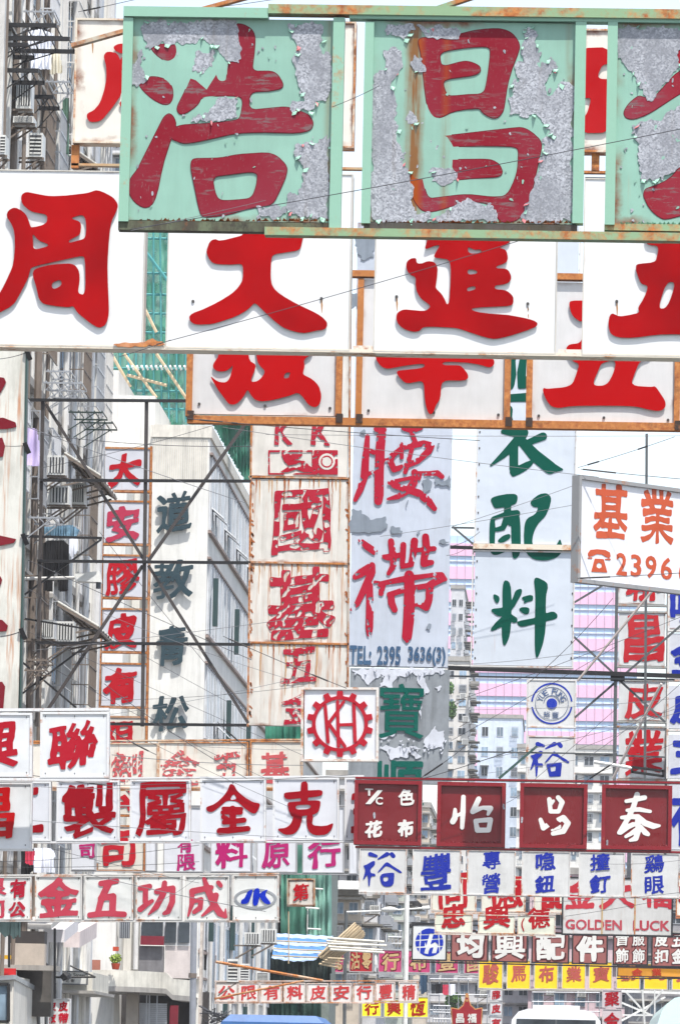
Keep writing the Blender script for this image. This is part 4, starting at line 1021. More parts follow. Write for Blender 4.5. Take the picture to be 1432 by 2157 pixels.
for i, ch in enumerate('YUE FUNG'):
    if ch == ' ': continue
    a = -70+i*20+0; A = math.radians(a); x, y = cx+26*math.sin(A), cy-26*math.cos(A)
    put_ch(plR, ch, x-4.6, y-6, x+4.6, y+6, b2, p, 0, .008, bold=.012, brush=0, slant=0, ang=-A, N=40)
put_ch(plR, '裕', 1144, 1498, 1158, 1511, b2, p, 0, .008, bold=.0, brush=0, slant=0, N=48); put_ch(plR, '豐', 1162, 1499, 1176, 1512, b2, p, 0, .008, bold=.0, brush=0, slant=0, N=48)
ox, oy, s, t = G['yu']
dx, dy = 1160-806, 1600-1832
put_px(plR, [[(x+dx-2, y+dy) for x, y in l] for l in px_glyph(t, ox, oy, s, res=1.2)], cBl, p2, 'character', 0, .012)
for x in (1109, 1210): mb = MB(); plR.bar(mb, x+1, 1432, x-3, 1800, 3, -.2, .0); obj('post', mb, wf2, rR)

# S: deep red row
DR = panel_mat(DKRED, .0, .12, .0, .32, (), 0, 44); DRf = rusty_mat(srgb(140, 14, 30), .12, 2, .4)
plS, rS = row(88.5, 'deep red sign boxes with white brush characters in a long red frame',
    [(750, 1648, 884, 1776, [('T', 769, 1661, 786, 1676, None, dict(bold=.03, brush=0, slant=0)), ('/', 770, 1664, 806, 1694, None, dict(bold=.01, brush=0, slant=0)), ('C', 791, 1679, 806, 1695, None, dict(bold=.03, brush=0, slant=0)), ('色', 838, 1662, 873, 1697), ('花', 769, 1728, 805, 1764), ('布', 837, 1726, 871, 1764)]),
     (924, 1652, 1060, 1780, [('yi2',)]), (1098, 1655, 1232, 1783, [('chang2',)]), (1270, 1658, 1410, 1786, [('tai2',)]), (1450, 1661, 1585, 1790, [('號', 1470, 1680, 1570, 1770)])],
    DR, cW, DRf, 8, .28, bold=.045, brush=.016, slant=.14, off=.012, railpx=4, rimout=.06)
mb = MB(); r2 = random.Random(8)
for k in range(230):
    i = r2.randrange(4); x = r2.uniform((756, 930, 1104, 1276)[i], (880, 1054, 1228, 1404)[i]); y = (1771, 1775, 1779, 1782)[i]+r2.uniform(-1, 2); a = r2.uniform(2, 5)
    mb.add([plS.w(x, y, .02), plS.w(x+a, y, .05), plS.w(x+a*.5, y-r2.uniform(1.5, 4), .04*r2.random()+.01)], [(0, 1, 2), (2, 1, 0)])
obj('paint_flakes', mb, plain('flaking_red_paint', srgb(190, 92, 96), .6, var=.4), rS, kind='stuff')
for x, y in ((790, 1712), (1059, 1694), (1099, 1722), (1278, 1772)):
    put_px(plS, px_glyph(f'S {x},{y},2.5 {x},{y+10},2', 0, 0, 1, res=.8, blur=0, rough=1.5, seed=x), GALV, rS, 'bare_metal_patch', .0, .012 if x in (790, 1278) else .063)

# Y: white boxes with blue characters
row(140, 'white dented sign boxes with bright blue characters below the deep red row',
    [(757, 1788, 855, 1880, [('yu',)]), (869, 1790, 969, 1882, [('豐', 886, 1797, 950, 1874, None, dict(bold=.035))]), (984, 1792, 1084, 1885, [('專', 1016, 1792, 1054, 1832), ('營', 1014, 1840, 1053, 1882)]),
     (1099, 1794, 1199, 1887, [('喼', 1128, 1795, 1170, 1834), ('鈕', 1126, 1843, 1168, 1880)]), (1219, 1796, 1314, 1888, [('撞', 1242, 1798, 1284, 1834), ('釘', 1242, 1843, 1284, 1882)]),
     (1329, 1798, 1429, 1890, [('鷄', 1357, 1800, 1397, 1838), ('眼', 1357, 1845, 1398, 1884)])],
    panel_mat(srgb(224, 224, 222), .12, .3, .25, .28, (), 0, 63), cBl, wf2, 2, bold=.03, brush=.014, slant=.1, off=.012, railpx=2)

# Z, ZZ: white rows with red characters
row(172, 'white row with large red characters, mostly behind the blue lettered boxes',
    [(908, 1850, 1002, 1918, [('同', 924, 1840, 984, 1914)]), (1015, 1852, 1105, 1920, [('德', 1026, 1842, 1100, 1914)]), (1125, 1852, 1215, 1922, [('記', 1138, 1845, 1205, 1916)])],
    pwarm[1], letter_mat(srgb(190, 20, 32), .1, None, 3), rusty_mat(srgb(226, 216, 204), .5, 3), 2.5, bold=.05, N=60)
row(171, 'short white row with red characters directly above the globe emblem row',
    [(916, 1926, 994, 1964, [('忠', 930, 1905, 980, 1954)]), (1007, 1928, 1083, 1966, [('興', 1018, 1908, 1074, 1956)]), (1090, 1929, 1168, 1968, [('(', 1097, 1934, 1104, 1962, None, dict(bold=.01)), ('德', 1112, 1912, 1158, 1956)])],
    pwarm[2], letter_mat(srgb(184, 16, 26), .08, None, 3), rusty_mat(srgb(226, 216, 204), .5, 4), 2, bold=.05, N=60)
# GOLDEN LUCK
plg, rg = row(168, 'black framed pleated white sign with red English capitals below big red characters',
    [(1184, 1850, 1415, 1970, [])], panel_mat(srgb(206, 204, 200), .55, .35, .3, .4, (), 0, 64), cC, BLK, 3.5, bold=.05, rail=False)
gp_ = [o for o in rg.children][0]
gl_ = letter_mat(srgb(180, 52, 66), .25, srgb(200, 90, 100), 3)
for ch, a, b in (('金', 1190, 1252), ('大', 1262, 1340), ('福', 1350, 1416)): put_ch(plg, ch, a, 1850, b, 1914, letter_mat(srgb(192, 52, 64), .15, None, 3), gp_, .0, .012, bold=.05, brush=.02)
put_ch(plg, 'GOLDEN', 1190, 1937, 1309, 1959, gl_, gp_, 0, .012, bold=.028, brush=0, slant=0, N=200, wear=.15); put_ch(plg, 'LUCK', 1332, 1939, 1409, 1961, gl_, gp_, 0, .012, bold=.028, brush=0, slant=0, N=160, wear=.15)
for x in (1266, 1335): obj('batten', plg.pbox(MB(), x, 1853, x+3, 1968, 0, .016), rusty_mat(srgb(190, 160, 110), .5, 3), gp_)
row(175, 'cream sign edge with a red stroke at the right of the English lettered sign',
    [(1424, 1850, 1500, 1930, [('行', 1426, 1856, 1490, 1920)])], pwarm[0], cB, rusty_mat(srgb(200, 120, 80), .7, 4), 2.5, bold=.04)

# BB: globe row, dusty rose
DR2 = panel_mat(srgb(178, 104, 98), .1, .3, .15, .5, (), 0, 46)
o_ = letter_mat(srgb(90, 40, 42), .1, None, 2)
plBB, rBB = row(190, 'dusty rose sign boxes with white characters in a black frame and a blue globe emblem',
    [(868, 1948, 940, 2022, [], pw[2]), (950, 1962, 1027, 2024, [('均', 962, 1962, 1018, 2018)]), (1035, 1964, 1110, 2026, [('興', 1042, 1966, 1104, 2020)]), (1120, 1966, 1197, 2028, [('配', 1128, 1968, 1190, 2022)]),
     (1205, 1968, 1278, 2030, [('件', 1214, 1970, 1270, 2026)]), (1291, 1970, 1363, 2032, [('首', 1296, 1968, 1323, 1992), ('飾', 1296, 1998, 1323, 2028), ('服', 1331, 1968, 1357, 1992), ('飾', 1331, 1998, 1357, 2028)]),
     (1372, 1972, 1450, 2036, [('皮', 1378, 1970, 1405, 1994), ('扣', 1378, 2000, 1406, 2028), ('五', 1414, 1970, 1440, 1994), ('金', 1414, 1998, 1440, 2030)])],
    DR2, cW, BLK, 3, outline=o_, bold=.045, brush=.01, slant=.06, off=.014, railpx=3, N=64)
gp_ = [o for o in rBB.children if o.name.startswith('panel')][0]
cx, cy = 904, 1985
S_ = 'S 904,1985,29.5\nN 893,2008 905,1966 913,1966 906,1990 916,1984 923,1990 918,2008 909,2008 913,1994 904,1998 901,2010\nN 873,1980 935,1976 935,1978 873,1982.5\nN 873,1994 935,1992 935,1994.5 873,1997\nN 880,1968 930,1967 930,1969 880,1970\nN 885,1958 887,1958 884,2010 882,2010\nN 922,1958 924,1958 927,2010 925,2010'
put_px(plBB, px_glyph(S_, 0, 0, 1, res=1, blur=0), letter_mat(srgb(24, 56, 186), .02, None, 2), gp_, 'emblem', 0, .012)

# CC magenta row, DD yellow row, EE white row, FF yellow trio
mg = panel_mat((.72, .06, .22), .05, .2, .1, .45, (), 0, 47); gold = letter_mat(srgb(214, 180, 130), .1, None, 2); od = letter_mat(srgb(110, 20, 40), .0, None, 2)
row(215, 'magenta and red small sign boxes with gold characters beside the bamboo poles',
    [(688, 2002, 724, 2048, [('批', 694, 2006, 720, 2044)]), (736, 2001, 785, 2047, [('沽', 739, 2006, 758, 2042), ('零', 762, 2006, 782, 2042)], panel_mat(srgb(196, 20, 30), .0, .1, .0, .4, (), 0, 1)), (797, 2001, 846, 2048, [('行', 804, 2008, 840, 2044)]),
     (857, 2002, 906, 2049, [('布', 864, 2010, 898, 2044)]), (917, 2003, 965, 2050, [('豐', 923, 2008, 958, 2044)]), (977, 2004, 1024, 2051, [('國', 984, 2010, 1018, 2046)])], mg, gold, plain('grey_edge', srgb(170, 170, 172), .5), 2, outline=od, bold=.03, off=.014, railpx=2, N=52)
yl = panel_mat((1.15, .72, .01), .1, .15, .15, .4, (), 0, 48); ro = letter_mat(srgb(196, 96, 84), .15, None, 3)
row(205, 'golden yellow sign boxes with rose characters below the dusty rose row',
    [(1008, 2022, 1058, 2082, [('駿', 1016, 2030, 1050, 2072)]), (1067, 2023, 1116, 2083, [('馬', 1076, 2034, 1108, 2068)]), (1125, 2024, 1174, 2083, [('布', 1134, 2034, 1166, 2070)]), (1183, 2025, 1232, 2083, [('業', 1192, 2036, 1224, 2068)]),
     (1240, 2026, 1288, 2083, [('寶', 1248, 2036, 1282, 2068)]), (1298, 2028, 1347, 2083, [('號', 1304, 2040, 1338, 2066)]), (1356, 2030, 1405, 2084, [('司', 1362, 2040, 1400, 2066)]), (1415, 2031, 1464, 2085, [('公', 1420, 2040, 1460, 2070)])],
    yl, ro, plain('pale_edge', srgb(200, 196, 186), .5), 2, bold=.03, off=.012, railpx=2, N=52)
row(200, 'long orange yellow strip sign with a dark lower edge crossing the yellow boxes',
    [(1300, 2038, 1500, 2058, [('金', 1330, 2040, 1352, 2056), ('業', 1372, 2040, 1392, 2056)])], panel_mat(srgb(236, 160, 20), .1, .2, .2, .4, (), 0, 49), letter_mat(srgb(200, 60, 30), .1, None, 2), rusty_mat(srgb(60, 40, 30), .3, 2), 2, bold=.03)
ee = [(454, 500, '公'), (503, 545, '限'), (549, 594, '有'), (598, 643, '料'), (647, 691, '皮'), (696, 740, '安'), (745, 787, '行')]
row(165, 'rust edged white row with rose characters below the blue striped tarpaulin',
    [(a, 2070+i*.4, b, 2110+i*.5, [(c, a+6, 2076, b-5, 2106)]) for i, (a, b, c) in enumerate(ee)]+[(791, 2069, 831, 2108, [('豐', 798, 2073, 826, 2104)]), (840, 2069, 880, 2109, [('精', 847, 2074, 874, 2106)])],
    panel_mat(srgb(234, 228, 222), .6, .2, .6, .4, (), 0, 65), letter_mat(srgb(206, 66, 66), .3, None, 3), rusty_mat(srgb(222, 206, 196), .55, 3), 2, bold=.03, off=.012, railpx=2.5, N=52, tilt=.9)
row(170, 'three bright yellow sign boxes with dark red characters at the bottom centre',
    [(762, 2106, 802, 2141, [('行', 768, 2110, 798, 2138)]), (809, 2106, 850, 2142, [('興', 815, 2109, 844, 2138)]), (858, 2100, 901, 2143, [('恆', 863, 2108, 896, 2140)])],
    panel_mat((1.15, 1.0, .02), .05, .1, .1, .4, (), 0, 66), letter_mat(srgb(176, 40, 26), .1, None, 3), plain('pale_edge', srgb(200, 196, 186), .5), 1.5, bold=.035, off=.012, N=52, railpx=1.5, tilt=.9)
# GG, II: small vertical signs
row(230, 'tiny white vertical sign boxes with red characters right of the red shield', [(1031, 2083, 1057, 2108, [('膠', 1035, 2087, 1054, 2105)]), (1031, 2111, 1057, 2138, [('皮', 1035, 2115, 1054, 2134)]), (1031, 2141, 1057, 2170, [('有', 1035, 2145, 1054, 2166)])],
    pw[1], letter_mat(srgb(190, 24, 40), .1, None, 3), plain('grey_edge', srgb(170, 170, 172), .5), 1.2, bold=.03, rail=False, N=48, name='vertical_sign')
row(180, 'pale vertical sign boxes with crimson characters beside the white lattice', [(1268, 2086, 1308, 2122, [('聚', 1273, 2090, 1304, 2119)]), (1268, 2126, 1308, 2175, [('合', 1272, 2132, 1304, 2170)])],
    panel_mat(srgb(216, 204, 206), .05, .1, .1, .4, (), 0, 67), letter_mat(CRIM, .05, None, 3), plain('pale_edge', srgb(210, 200, 200), .5), 1.5, bold=.04, rail=False, N=52, name='vertical_sign')
row(108, 'white sign with red characters in two columns at the bottom left behind the truck', [(108, 2104, 148, 2165, [('皮', 124, 2110, 144, 2130), ('帶', 124, 2134, 145, 2156), ('皮', 102, 2110, 119, 2130), ('衣', 102, 2134, 119, 2156)])],
    pw[2], letter_mat(srgb(196, 20, 44), .02, None, 3), plain('pale_edge', srgb(220, 220, 222), .5), 1.5, bold=.045, rail=False, N=52, name='vertical_sign')

# HH: shield sign
plS2 = Pl(175, 983, 2130)
rs2 = base_root('shield_sign', plS2, 983, 2200, 'red shield shaped hanging sign with white characters at the bottom centre', 'sign')
sh = 'P 951,2124 966,2127 976,2118 980,2106 982,2094 984,2094 986,2106 990,2118 1000,2127 1014,2124 1012,2160 1000,2185 983,2200 966,2185 954,2160'
put_px(plS2, px_glyph(sh, 0, 0, 1, res=1, blur=0, grow=2), plain('gold_trim', srgb(206, 150, 90), .4), rs2, 'trim', -.12, 0)
pp_ = put_px(plS2, px_glyph(sh, 0, 0, 1, res=1, blur=0), panel_mat(srgb(176, 24, 36), 0, .15, 0, .4, (), 0, 50), rs2, 'panel', 0, .02)
put_px(plS2, px_glyph('S 983,2098,3 983,2099,3\nS 983,2107,2.4 983,2108,2.4', 0, 0, 1, res=.7, blur=0), plain('gold_trim', srgb(206, 150, 90), .4), rs2, 'finial', .0, .03)
for ch, a, b in (('昌', 960, 977), ('福', 984, 1003)): put_ch(plS2, ch, a, 2135, b, 2155, cW, pp_, .02, .04, bold=.06, N=52)

# N: tilted telephone sign
plN = Pl(97, 1320, 1110, tilt=0, yaw=48)
rN = base_root('sign_board', plN, 1320, 1240, 'slanted white sign with orange characters, a telephone symbol and the number 2396', 'sign')
p = obj('panel', sheet(plN, 1222, 1038, 1640, 1243, -.1, 0, .003, 7), panel_mat(srgb(240, 240, 244), .05, .05, .1, .3, (), 0, 68), rN)
obj('rim', (lambda m: (ring(plN, m, 1213, 1030, 1650, 1252, 8, -.12, .05), m)[1])(MB()), rusty_mat(srgb(160, 160, 160), .25, 4), p)
oc = letter_mat(srgb(212, 96, 62), .05, None, 2)
put_ch(plN, '基', 1249, 1020, 1321, 1135, oc, p, 0, .008, bold=.045, brush=.016, slant=.05, N=90); put_ch(plN, '業', 1348, 1030, 1418, 1146, oc, p, 0, .008, bold=.045, brush=.016, slant=.05, N=90); put_ch(plN, '公', 1450, 1040, 1520, 1150, oc, p, 0, .008, bold=.045, brush=.016, slant=.05, N=90)
for ch, a, b in (('2', 1297, 1319), ('3', 1327, 1349), ('9', 1358, 1381), ('6', 1390, 1414), ('6', 1428, 1450)):
    y = 1165+(a-1297)*.10; put_ch(plN, ch, a, y, b, y+47, oc, p, 0, .008, bold=.02, brush=0, slant=0, N=70)
tel = '''P 840,928 855,905 900,900 950,905 980,920 986,945 975,958 955,950 930,935 895,932 870,945 850,950 842,945
P 838,953 868,953 868,963 838,960
P 948,962 985,960 985,972 950,970
P 885,960 940,963 965,1050 862,1045
N 912,985 928,995 930,1015 912,1025 895,1015 895,995'''
put_px(plN, px_glyph(tel, 960, 860, 3.034, res=1), oc, p, 'telephone_symbol', 0, .008)

# P: vertical red on grey sign with frames, right
plP = Pl(128, 1350, 1450)
rP = base_root('vertical_sign', plP, 1350, 1800, 'vertical sign of grey boxes with glossy red characters behind the black girder', 'sign')
for i, (y0, y1, ch) in enumerate(((1165, 1272, '聯'), (1290, 1402, '昌'), (1434, 1518, '皮'), (1532, 1640, '業'))):
    p = obj('panel', sheet(plP, 1302, y0, 1400, y1, -.2, 0, .01, 80+i), panel_mat(srgb(224, 226, 226), .4, .3, .5, .35, (), 0, 95+i), rP)
    put_ch(plP, ch, 1314, y0+5, 1396, y1-6, letter_mat(srgb(206, 30, 42), .2, srgb(214, 66, 72), i), p, 0, .014, bold=.028, brush=.02, slant=.08, N=90)
    for y in (y0-3, y1+1): obj('rail', plP.pbox(MB(), 1298, y, 1404, y+4, -.2, .03), rusty_mat(srgb(170, 172, 168), .35, i), rP)
for x in (1296, 1403): mb = MB(); plP.bar(mb, x+4, 1160, x-3, 1800, 5, -.2, .02); obj('post', mb, rusty_mat(srgb(120, 122, 120), .3, 2), rP)
plP2 = Pl(126, 1440, 1400)
rP2 = base_root('vertical_sign', plP2, 1450, 1800, 'vertical sign of pale boxes with blue characters cut by the right edge of the photo', 'sign')
for i, (y0, y1, ch) in enumerate(((1225, 1325, '呢'), (1335, 1430, '金'), (1445, 1535, '皮'), (1548, 1640, '五'), (1652, 1790, '有'))):
    p = obj('panel', sheet(plP2, 1407, y0, 1500, y1, -.2, 0, .01, 80+i), panel_mat(srgb(214, 216, 224), .1, .2, .3, .35, (), 0, 99), rP2)
    put_ch(plP2, ch, 1412, y0+10, 1490, y1-12, cBl, p, 0, .014, bold=.04, brush=.02, slant=.08)
    obj('rail', plP2.pbox(MB(), 1405, y1+2, 1502, y1+6, -.2, .03), wf2, rP2)
mb = MB(); plP2.bar(mb, 1408, 1220, 1404, 1640, 4, -.2, .02); obj('post', mb, wf2, rP2)

# OO: black girder, braces and posts right of centre
plO = Pl(122, 1190, 1410)
rO = base_root('sign_support_frame', plO, 1190, 1640, 'long black girder with grey posts and crossed braces at the right', 'steel frame')
def barO(x0, y0, x1, y1, w, nm, mt=None, d=0):
    mb = MB(); plO.bar(mb, x0, y0, x1, y1, w, d-.07, d); obj(nm, mb, mt or BLK, rO)
GS = plain('grey_steel', srgb(88, 92, 94), .5, var=.3)
barO(943, 1407, 1450, 1425, 9, 'girder', None, .06); barO(940, 1424, 1420, 1432, 3.5, 'rail', GS, .0)
barO(1298, 1230, 1292, 1650, 6, 'post', GS, -.05); barO(1361, 915, 1357, 1650, 5.5, 'post', GS, .15); barO(1208, 1340, 1300, 1425, 4.5, 'brace', GS, -.12); barO(1440, 1310, 1210, 1510, 4.5, 'brace', GS, -.2); barO(1302, 1430, 1400, 1520, 4.5, 'brace', GS, -.12); barO(1205, 1270, 1285, 1222, 4, 'brace', GS, -.12)
barO(1285, 1425, 1315, 1426, 18, 'plate', None, -.02)
barO(945, 1152, 1006, 1154, 7, 'rail', None, .0); barO(952, 1108, 1002, 1150, 4, 'brace', GS, -.1); barO(950, 1109, 1003, 1110, 3.5, 'rail', GS, -.2)
barO(1050, 1638, 1130, 1570, 5, 'brace', plain('green_steel', srgb(60, 90, 84), .5), -.3); barO(940, 1580, 1300, 1586, 3, 'rail', GS, -.4)
barO(1210, 1585, 1400, 1592, 3.5, 'rail', GS, -.5)
wp_ = plain('white_pole', srgb(222, 208, 200), .5)
for k, (x0, y0, x1, y1, lb) in enumerate(((1216, 1434, 1380, 1236, 'long slanted whitish pole in front of the pink striped building'), (1290, 1640, 1392, 1440, 'shorter slanted whitish pole in front of the glossy red character boxes'))):
    tag(obj('pole', MB().tube([at(x0, y0, 120-k*.5), at(x1, y1, 119-k*.5)], .03), wp_), lb, 'pole')

# ------------------------------------------------------------------ buildings
WALLG = plain('painted_render', srgb(226, 226, 226), .8, var=.3, scale=1.2, streak=.8)
WALLW = plain('white_render', srgb(226, 224, 218), .85, var=.2, scale=1.0, streak=.45)
WALLP = plain('pale_render', srgb(214, 210, 204), .85, var=.2, scale=.8, streak=.5)
CONC = plain('concrete', srgb(168, 164, 158), .9, var=.3, scale=2, streak=.6)
FRM = plain('window_frame_paint', srgb(206, 208, 212), .5)
FRD = plain('dark_window_frame', srgb(92, 96, 102), .5)
GL = glass_mat((.10, .13, .16)); GLD = glass_mat((.03, .035, .04)); GLB = glass_mat((.16, .22, .28))
PIPE = plain('pipe_paint', srgb(214, 212, 208), .5, streak=.3); PIPED = plain('rusty_pipe', srgb(120, 108, 98), .6)
STL = plain('galvanised_rod', srgb(190, 192, 196), .35, .6)
def Z(py, Y, px=300): return at(px, py, Y).z
def XW(px, Y, py=1500): return at(px, py, Y).x

# building A: grey residential block whose street face recedes at the left
XA = -10.2
rA_ = empty('apartment_building', (XA-6, 107, 0), 'grey residential block crowded with racks and air conditioners at the left edge', 'building')
obj('wall', MB().box(XA-12, XA, 93, 118.5, 0, 34), WALLG, rA_)
r2 = random.Random(21)
ribs = [WALLG, WALLW, CONC, PIPE]
for k in range(24):      # vertical ribs, pipes and shafts on the street face
    y = 96.2+k*.95+r2.uniform(-.2, .2); d = r2.choice((.08, .12, .2, .3)); w = r2.uniform(.1, .35)
    obj('pier' if d > .1 else 'pipe', MB().box(XA, XA+d, y, y+w, 0, 34), r2.choice(ribs), rA_)
for k in range(12):
    y = 96.4+k*1.9; obj('pipe', MB().tube([(XA+.28, y, 0), (XA+.28, y, 34)], r2.choice((.04, .06, .075)), 8), r2.choice((PIPE, PIPED, STL)), rA_)
fz = [5.4+3*k for k in range(9)]
def YC(px, Y): return min(Y, 9.45*FPX/(1190-px)) if 98 < Y < 123 and px < 165 else Y
for zi, z in enumerate(fz):
    for k in range(8):
        y = 96.8+k*2.75
        p = obj('window', MB().box(XA, XA+.06, y, y+1.7, z+.9, z+2.3), FRM if r2.random() < .6 else FRD, rA_)
        obj('pane', MB().box(XA+.061, XA+.075, y+.08, y+1.62, z+.98, z+2.22), r2.choice((GL, GLD, GLB)), p)
        obj('sill', MB().box(XA, XA+.32, y-.15, y+1.85, z+2.36, z+2.44), CONC, p)
        t = r2.random()
        if t < .5:
            mb = MB(); pr = r2.uniform(.35, .6)
            for a in np.arange(0, 1.75, .14): mb.bar((XA+pr, y+a, z+.7), (XA+pr, y+a, z+2.3), .018, .018)
            for zz in (.7, 1.1, 1.5, 1.9, 2.3):
                mb.bar((XA+pr, y, z+zz), (XA+pr, y+1.75, z+zz), .022, .022); mb.bar((XA, y, z+zz), (XA+pr, y, z+zz), .022, .022)
            for b in np.arange(.1, pr, .13): mb.bar((XA+b, y, z+.7), (XA+b, y, z+2.3), .014, .014)
            obj('window_cage', mb, r2.choice((STL, PIPE, FRM, PIPED)), p)
    obj('ledge', MB().box(XA, XA+.22, 95, 118.4, z-.1, z+.06), CONC, rA_)
# its end at the far side
for k in range(3): obj('wall_return', MB().box(XA-.2+k*.1, XA+.35-k*.12, 118.0+k*.8, 118.4+k*.8, 0, 34), r2.choice((WALLP, WALLG)), rA_)

# projecting things on block A: air conditioners, awnings, racks, laundry (each a thing)
ACW = plain('air_conditioner_casing', srgb(222, 222, 218), .5, streak=.4); ACD = plain('air_conditioner_grille', srgb(70, 70, 72), .5)
def ac(px, py, Y, w, h, label, grp='air conditioners on the old blocks', slat='v', dep=.6):
    Y = YC(px, Y); a = at(px, py, Y); m = Y/FPX; W_, H_ = w*m, h*m
    r = empty('air_conditioner', a, label, 'air conditioner', grp)
    obj('body', MB().box(a.x, a.x+W_, a.y, a.y+dep, a.z, a.z+H_), ACW, r)
    mb = MB(); obj('grille_recess', MB().box(a.x+W_*.08, a.x+W_*.92, a.y-.006, a.y, a.z+H_*.1, a.z+H_*.9), ACD, r)
    n = 5
    for i in range(n):
        if slat == 'v': mb.box(a.x+W_*(.1+.8*i/n), a.x+W_*(.1+.8*(i+.45)/n), a.y-.02, a.y-.006, a.z+H_*.1, a.z+H_*.9)
        else: mb.box(a.x+W_*.1, a.x+W_*.9, a.y-.02, a.y-.006, a.z+H_*(.12+.76*i/n), a.z+H_*(.12+.76*(i+.4)/n))
    obj('grille', mb, ACW, r)
    for s_ in (.05, dep-.1):
        mb = MB(); mb.bar((a.x-.3, a.y+s_, a.z-.02), (a.x+W_+.03, a.y+s_, a.z-.02), .035, .035); mb.bar((a.x-.25, a.y+s_, a.z-.4), (a.x+W_*.8, a.y+s_, a.z-.03), .03, .03); obj('bracket', mb, PIPED, r)
    return r
ac(98, 1000, 108, 40, 42, 'boxy air conditioner under the upper corrugated awning, left of the ladder sign')
ac(104, 1062, 109, 42, 40, 'pale air conditioner just below the black rail at the left')
ac(150, 1062, 110.5, 28, 46, 'dark sided air conditioner at the right of a pair below the black rail')
ac(118, 1352, 109, 38, 44, 'air conditioner in the shade of the lower corrugated awning')
ac(86, 1345, 107, 28, 40, 'smaller air conditioner hard against the dark lattice post, lower left')
ac(34, 228, 109, 32, 58, 'white air conditioner with a black opening on the tall upper left wall', slat='v')
ac(28, 258, 112, 44, 14, 'flat grey casing beneath the white upper left air conditioner', slat='h')
ac(0, 325, 108, 12, 42, 'dark air conditioner cut by the left edge of the photo', slat='h')
ac(60, 330, 110, 30, 52, 'greyish air conditioner casing above the large white sign box', slat='h')
def awning(pts, Y0, Y1, label, mat, thick=.05, ribs_=7):
    """sloping corrugated awning: pts = two pixel points (high end, low end), Y0..Y1 its depth along the street"""
    (x0, y0), (x1, y1) = pts; dY = YC(x0, Y0)-Y0; Y0 += dY; Y1 += dY; a = at(x0, y0, Y0); b = at(x1, y1, Y0)
    r = empty('awning', (a.x, Y0, b.z), label, 'awning', 'corrugated awnings at the left')
    n = ribs_*4; mb = MB(); vs = []; fs = []
    for j in range(n+1):
        y = Y0+(Y1-Y0)*j/n; o = .02*math.sin(j*math.pi/2)
        vs += [(a.x, y, a.z+o), (b.x, y, b.z+o), (a.x, y, a.z+o-.02), (b.x, y, b.z+o-.02)]
    for j in range(n):
        k = j*4; fs += [(k, k+1, k+5, k+4), (k+2, k+6, k+7, k+3), (k+1, k+3, k+7, k+5), (k, k+4, k+6, k+2)]
    fs += [(0, 2, 3, 1), (n*4, n*4+1, n*4+3, n*4+2)]
    mb.add(vs, fs); obj('roof_sheet', mb, mat, r)
    mb = MB()
    for j in range(5):
        y = Y0+(Y1-Y0)*j/4; mb.bar((a.x, y, a.z-.06), (b.x, y, b.z-.06), .05, .05); mb.bar((a.x-.1, y, b.z-.25), (b.x-.1, y, b.z-.06), .035, .035)
    for t_ in (.1, .4, .7, .97): mb.bar((a.x+(b.x-a.x)*t_, Y0, a.z+(b.z-a.z)*t_-.07), (a.x+(b.x-a.x)*t_, Y1, a.z+(b.z-a.z)*t_-.07), .04, .04)
    obj('rafters', mb, PIPED, r); return r
AWM = plain('awning_sheet', srgb(206, 204, 196), .7, streak=.6)
awning(((136, 952), (212, 1000)), 110, 114, 'dirty corrugated awning beside the top box of the ladder sign', AWM)
awning(((122, 1266), (208, 1318)), 110, 114, 'dirty corrugated awning beside the fourth box of the ladder sign', AWM)
awning(((140, 300), (205, 345)), 118.6, 122, 'grey awning under the rust rimmed sign at the upper left', AWM)
def rack(px, py, L, Y, label, n=4, dy=1.2, mat=None, down=.35):
    Y = YC(max(px, 20), Y)-.3; a = at(px, py, Y); b = at(px+L, py, Y); r = empty('drying_rack', a, label, 'drying rack', 'laundry drying racks')
    for y in (0, dy):
        obj('arm', MB().bar((a.x, Y+y, a.z), (b.x, Y+y, a.z), *((.03, .03) if mat is not BLK else (.07, .07))), mat or STL, r)
        obj('brace', MB().bar((a.x, Y+y, a.z-down), (a.x+(b.x-a.x)*.8, Y+y, a.z), .02, .02), mat or STL, r)
    mb = MB()
    for i in range(n+1):
        x = a.x+(b.x-a.x)*(i+.3)/(n+.4); mb.bar((x, Y, a.z+.03), (x, Y+dy, a.z+.03), .018, .018)
    obj('rods', mb, mat or STL, r); return r
DG = plain('green_black_steel', srgb(38, 56, 52), .5)
for i, (px, py, L, Y, lb, m) in enumerate(((-20, 80, 168, 104, 'large black laundry frame reaching out at the top left', BLK), (-20, 52, 140, 107, 'upper black laundry frame behind the large one at the top left', BLK), (0, 94, 60, 109, 'short dark rack left of the hanging white shirt', BLK), (10, 148, 72, 108, 'dark hooked rack under the hanging white shirt', BLK),
        (70, 204, 44, 110, 'small dark rack right of the white upper air conditioner', BLK), (96, 172, 50, 113, 'white rack beneath the hanging cream cloth', STL), (50, 24, 66, 112, 'pale rack nearest the top edge at the left', STL), (92, 806, 80, 109, 'pale rack with many rods above the black rail', STL),
        (98, 782, 50, 112, 'short pale rack below the grey window under the big white box', STL), (145, 868, 72, 108, 'thin dark green rack beneath the black top rail', DG), (168, 890, 70, 112, 'second thin dark green rack set lower to the right', DG), (60, 1090, 64, 110, 'pale rack under the paired air conditioners', STL),
        (100, 822, 70, 111.5, 'lower pale rack with close rods above the black rail', STL), (60, 1390, 40, 109, 'rusty rack low behind the lattice post', PIPED), (95, 1110, 66, 113, 'second pale rack below the paired air conditioners', STL), (52, 1412, 44, 112, 'short rusty shelf rack below the other rusty rack', PIPED))):
    rack(px, py, L, Y, lb, mat=m)
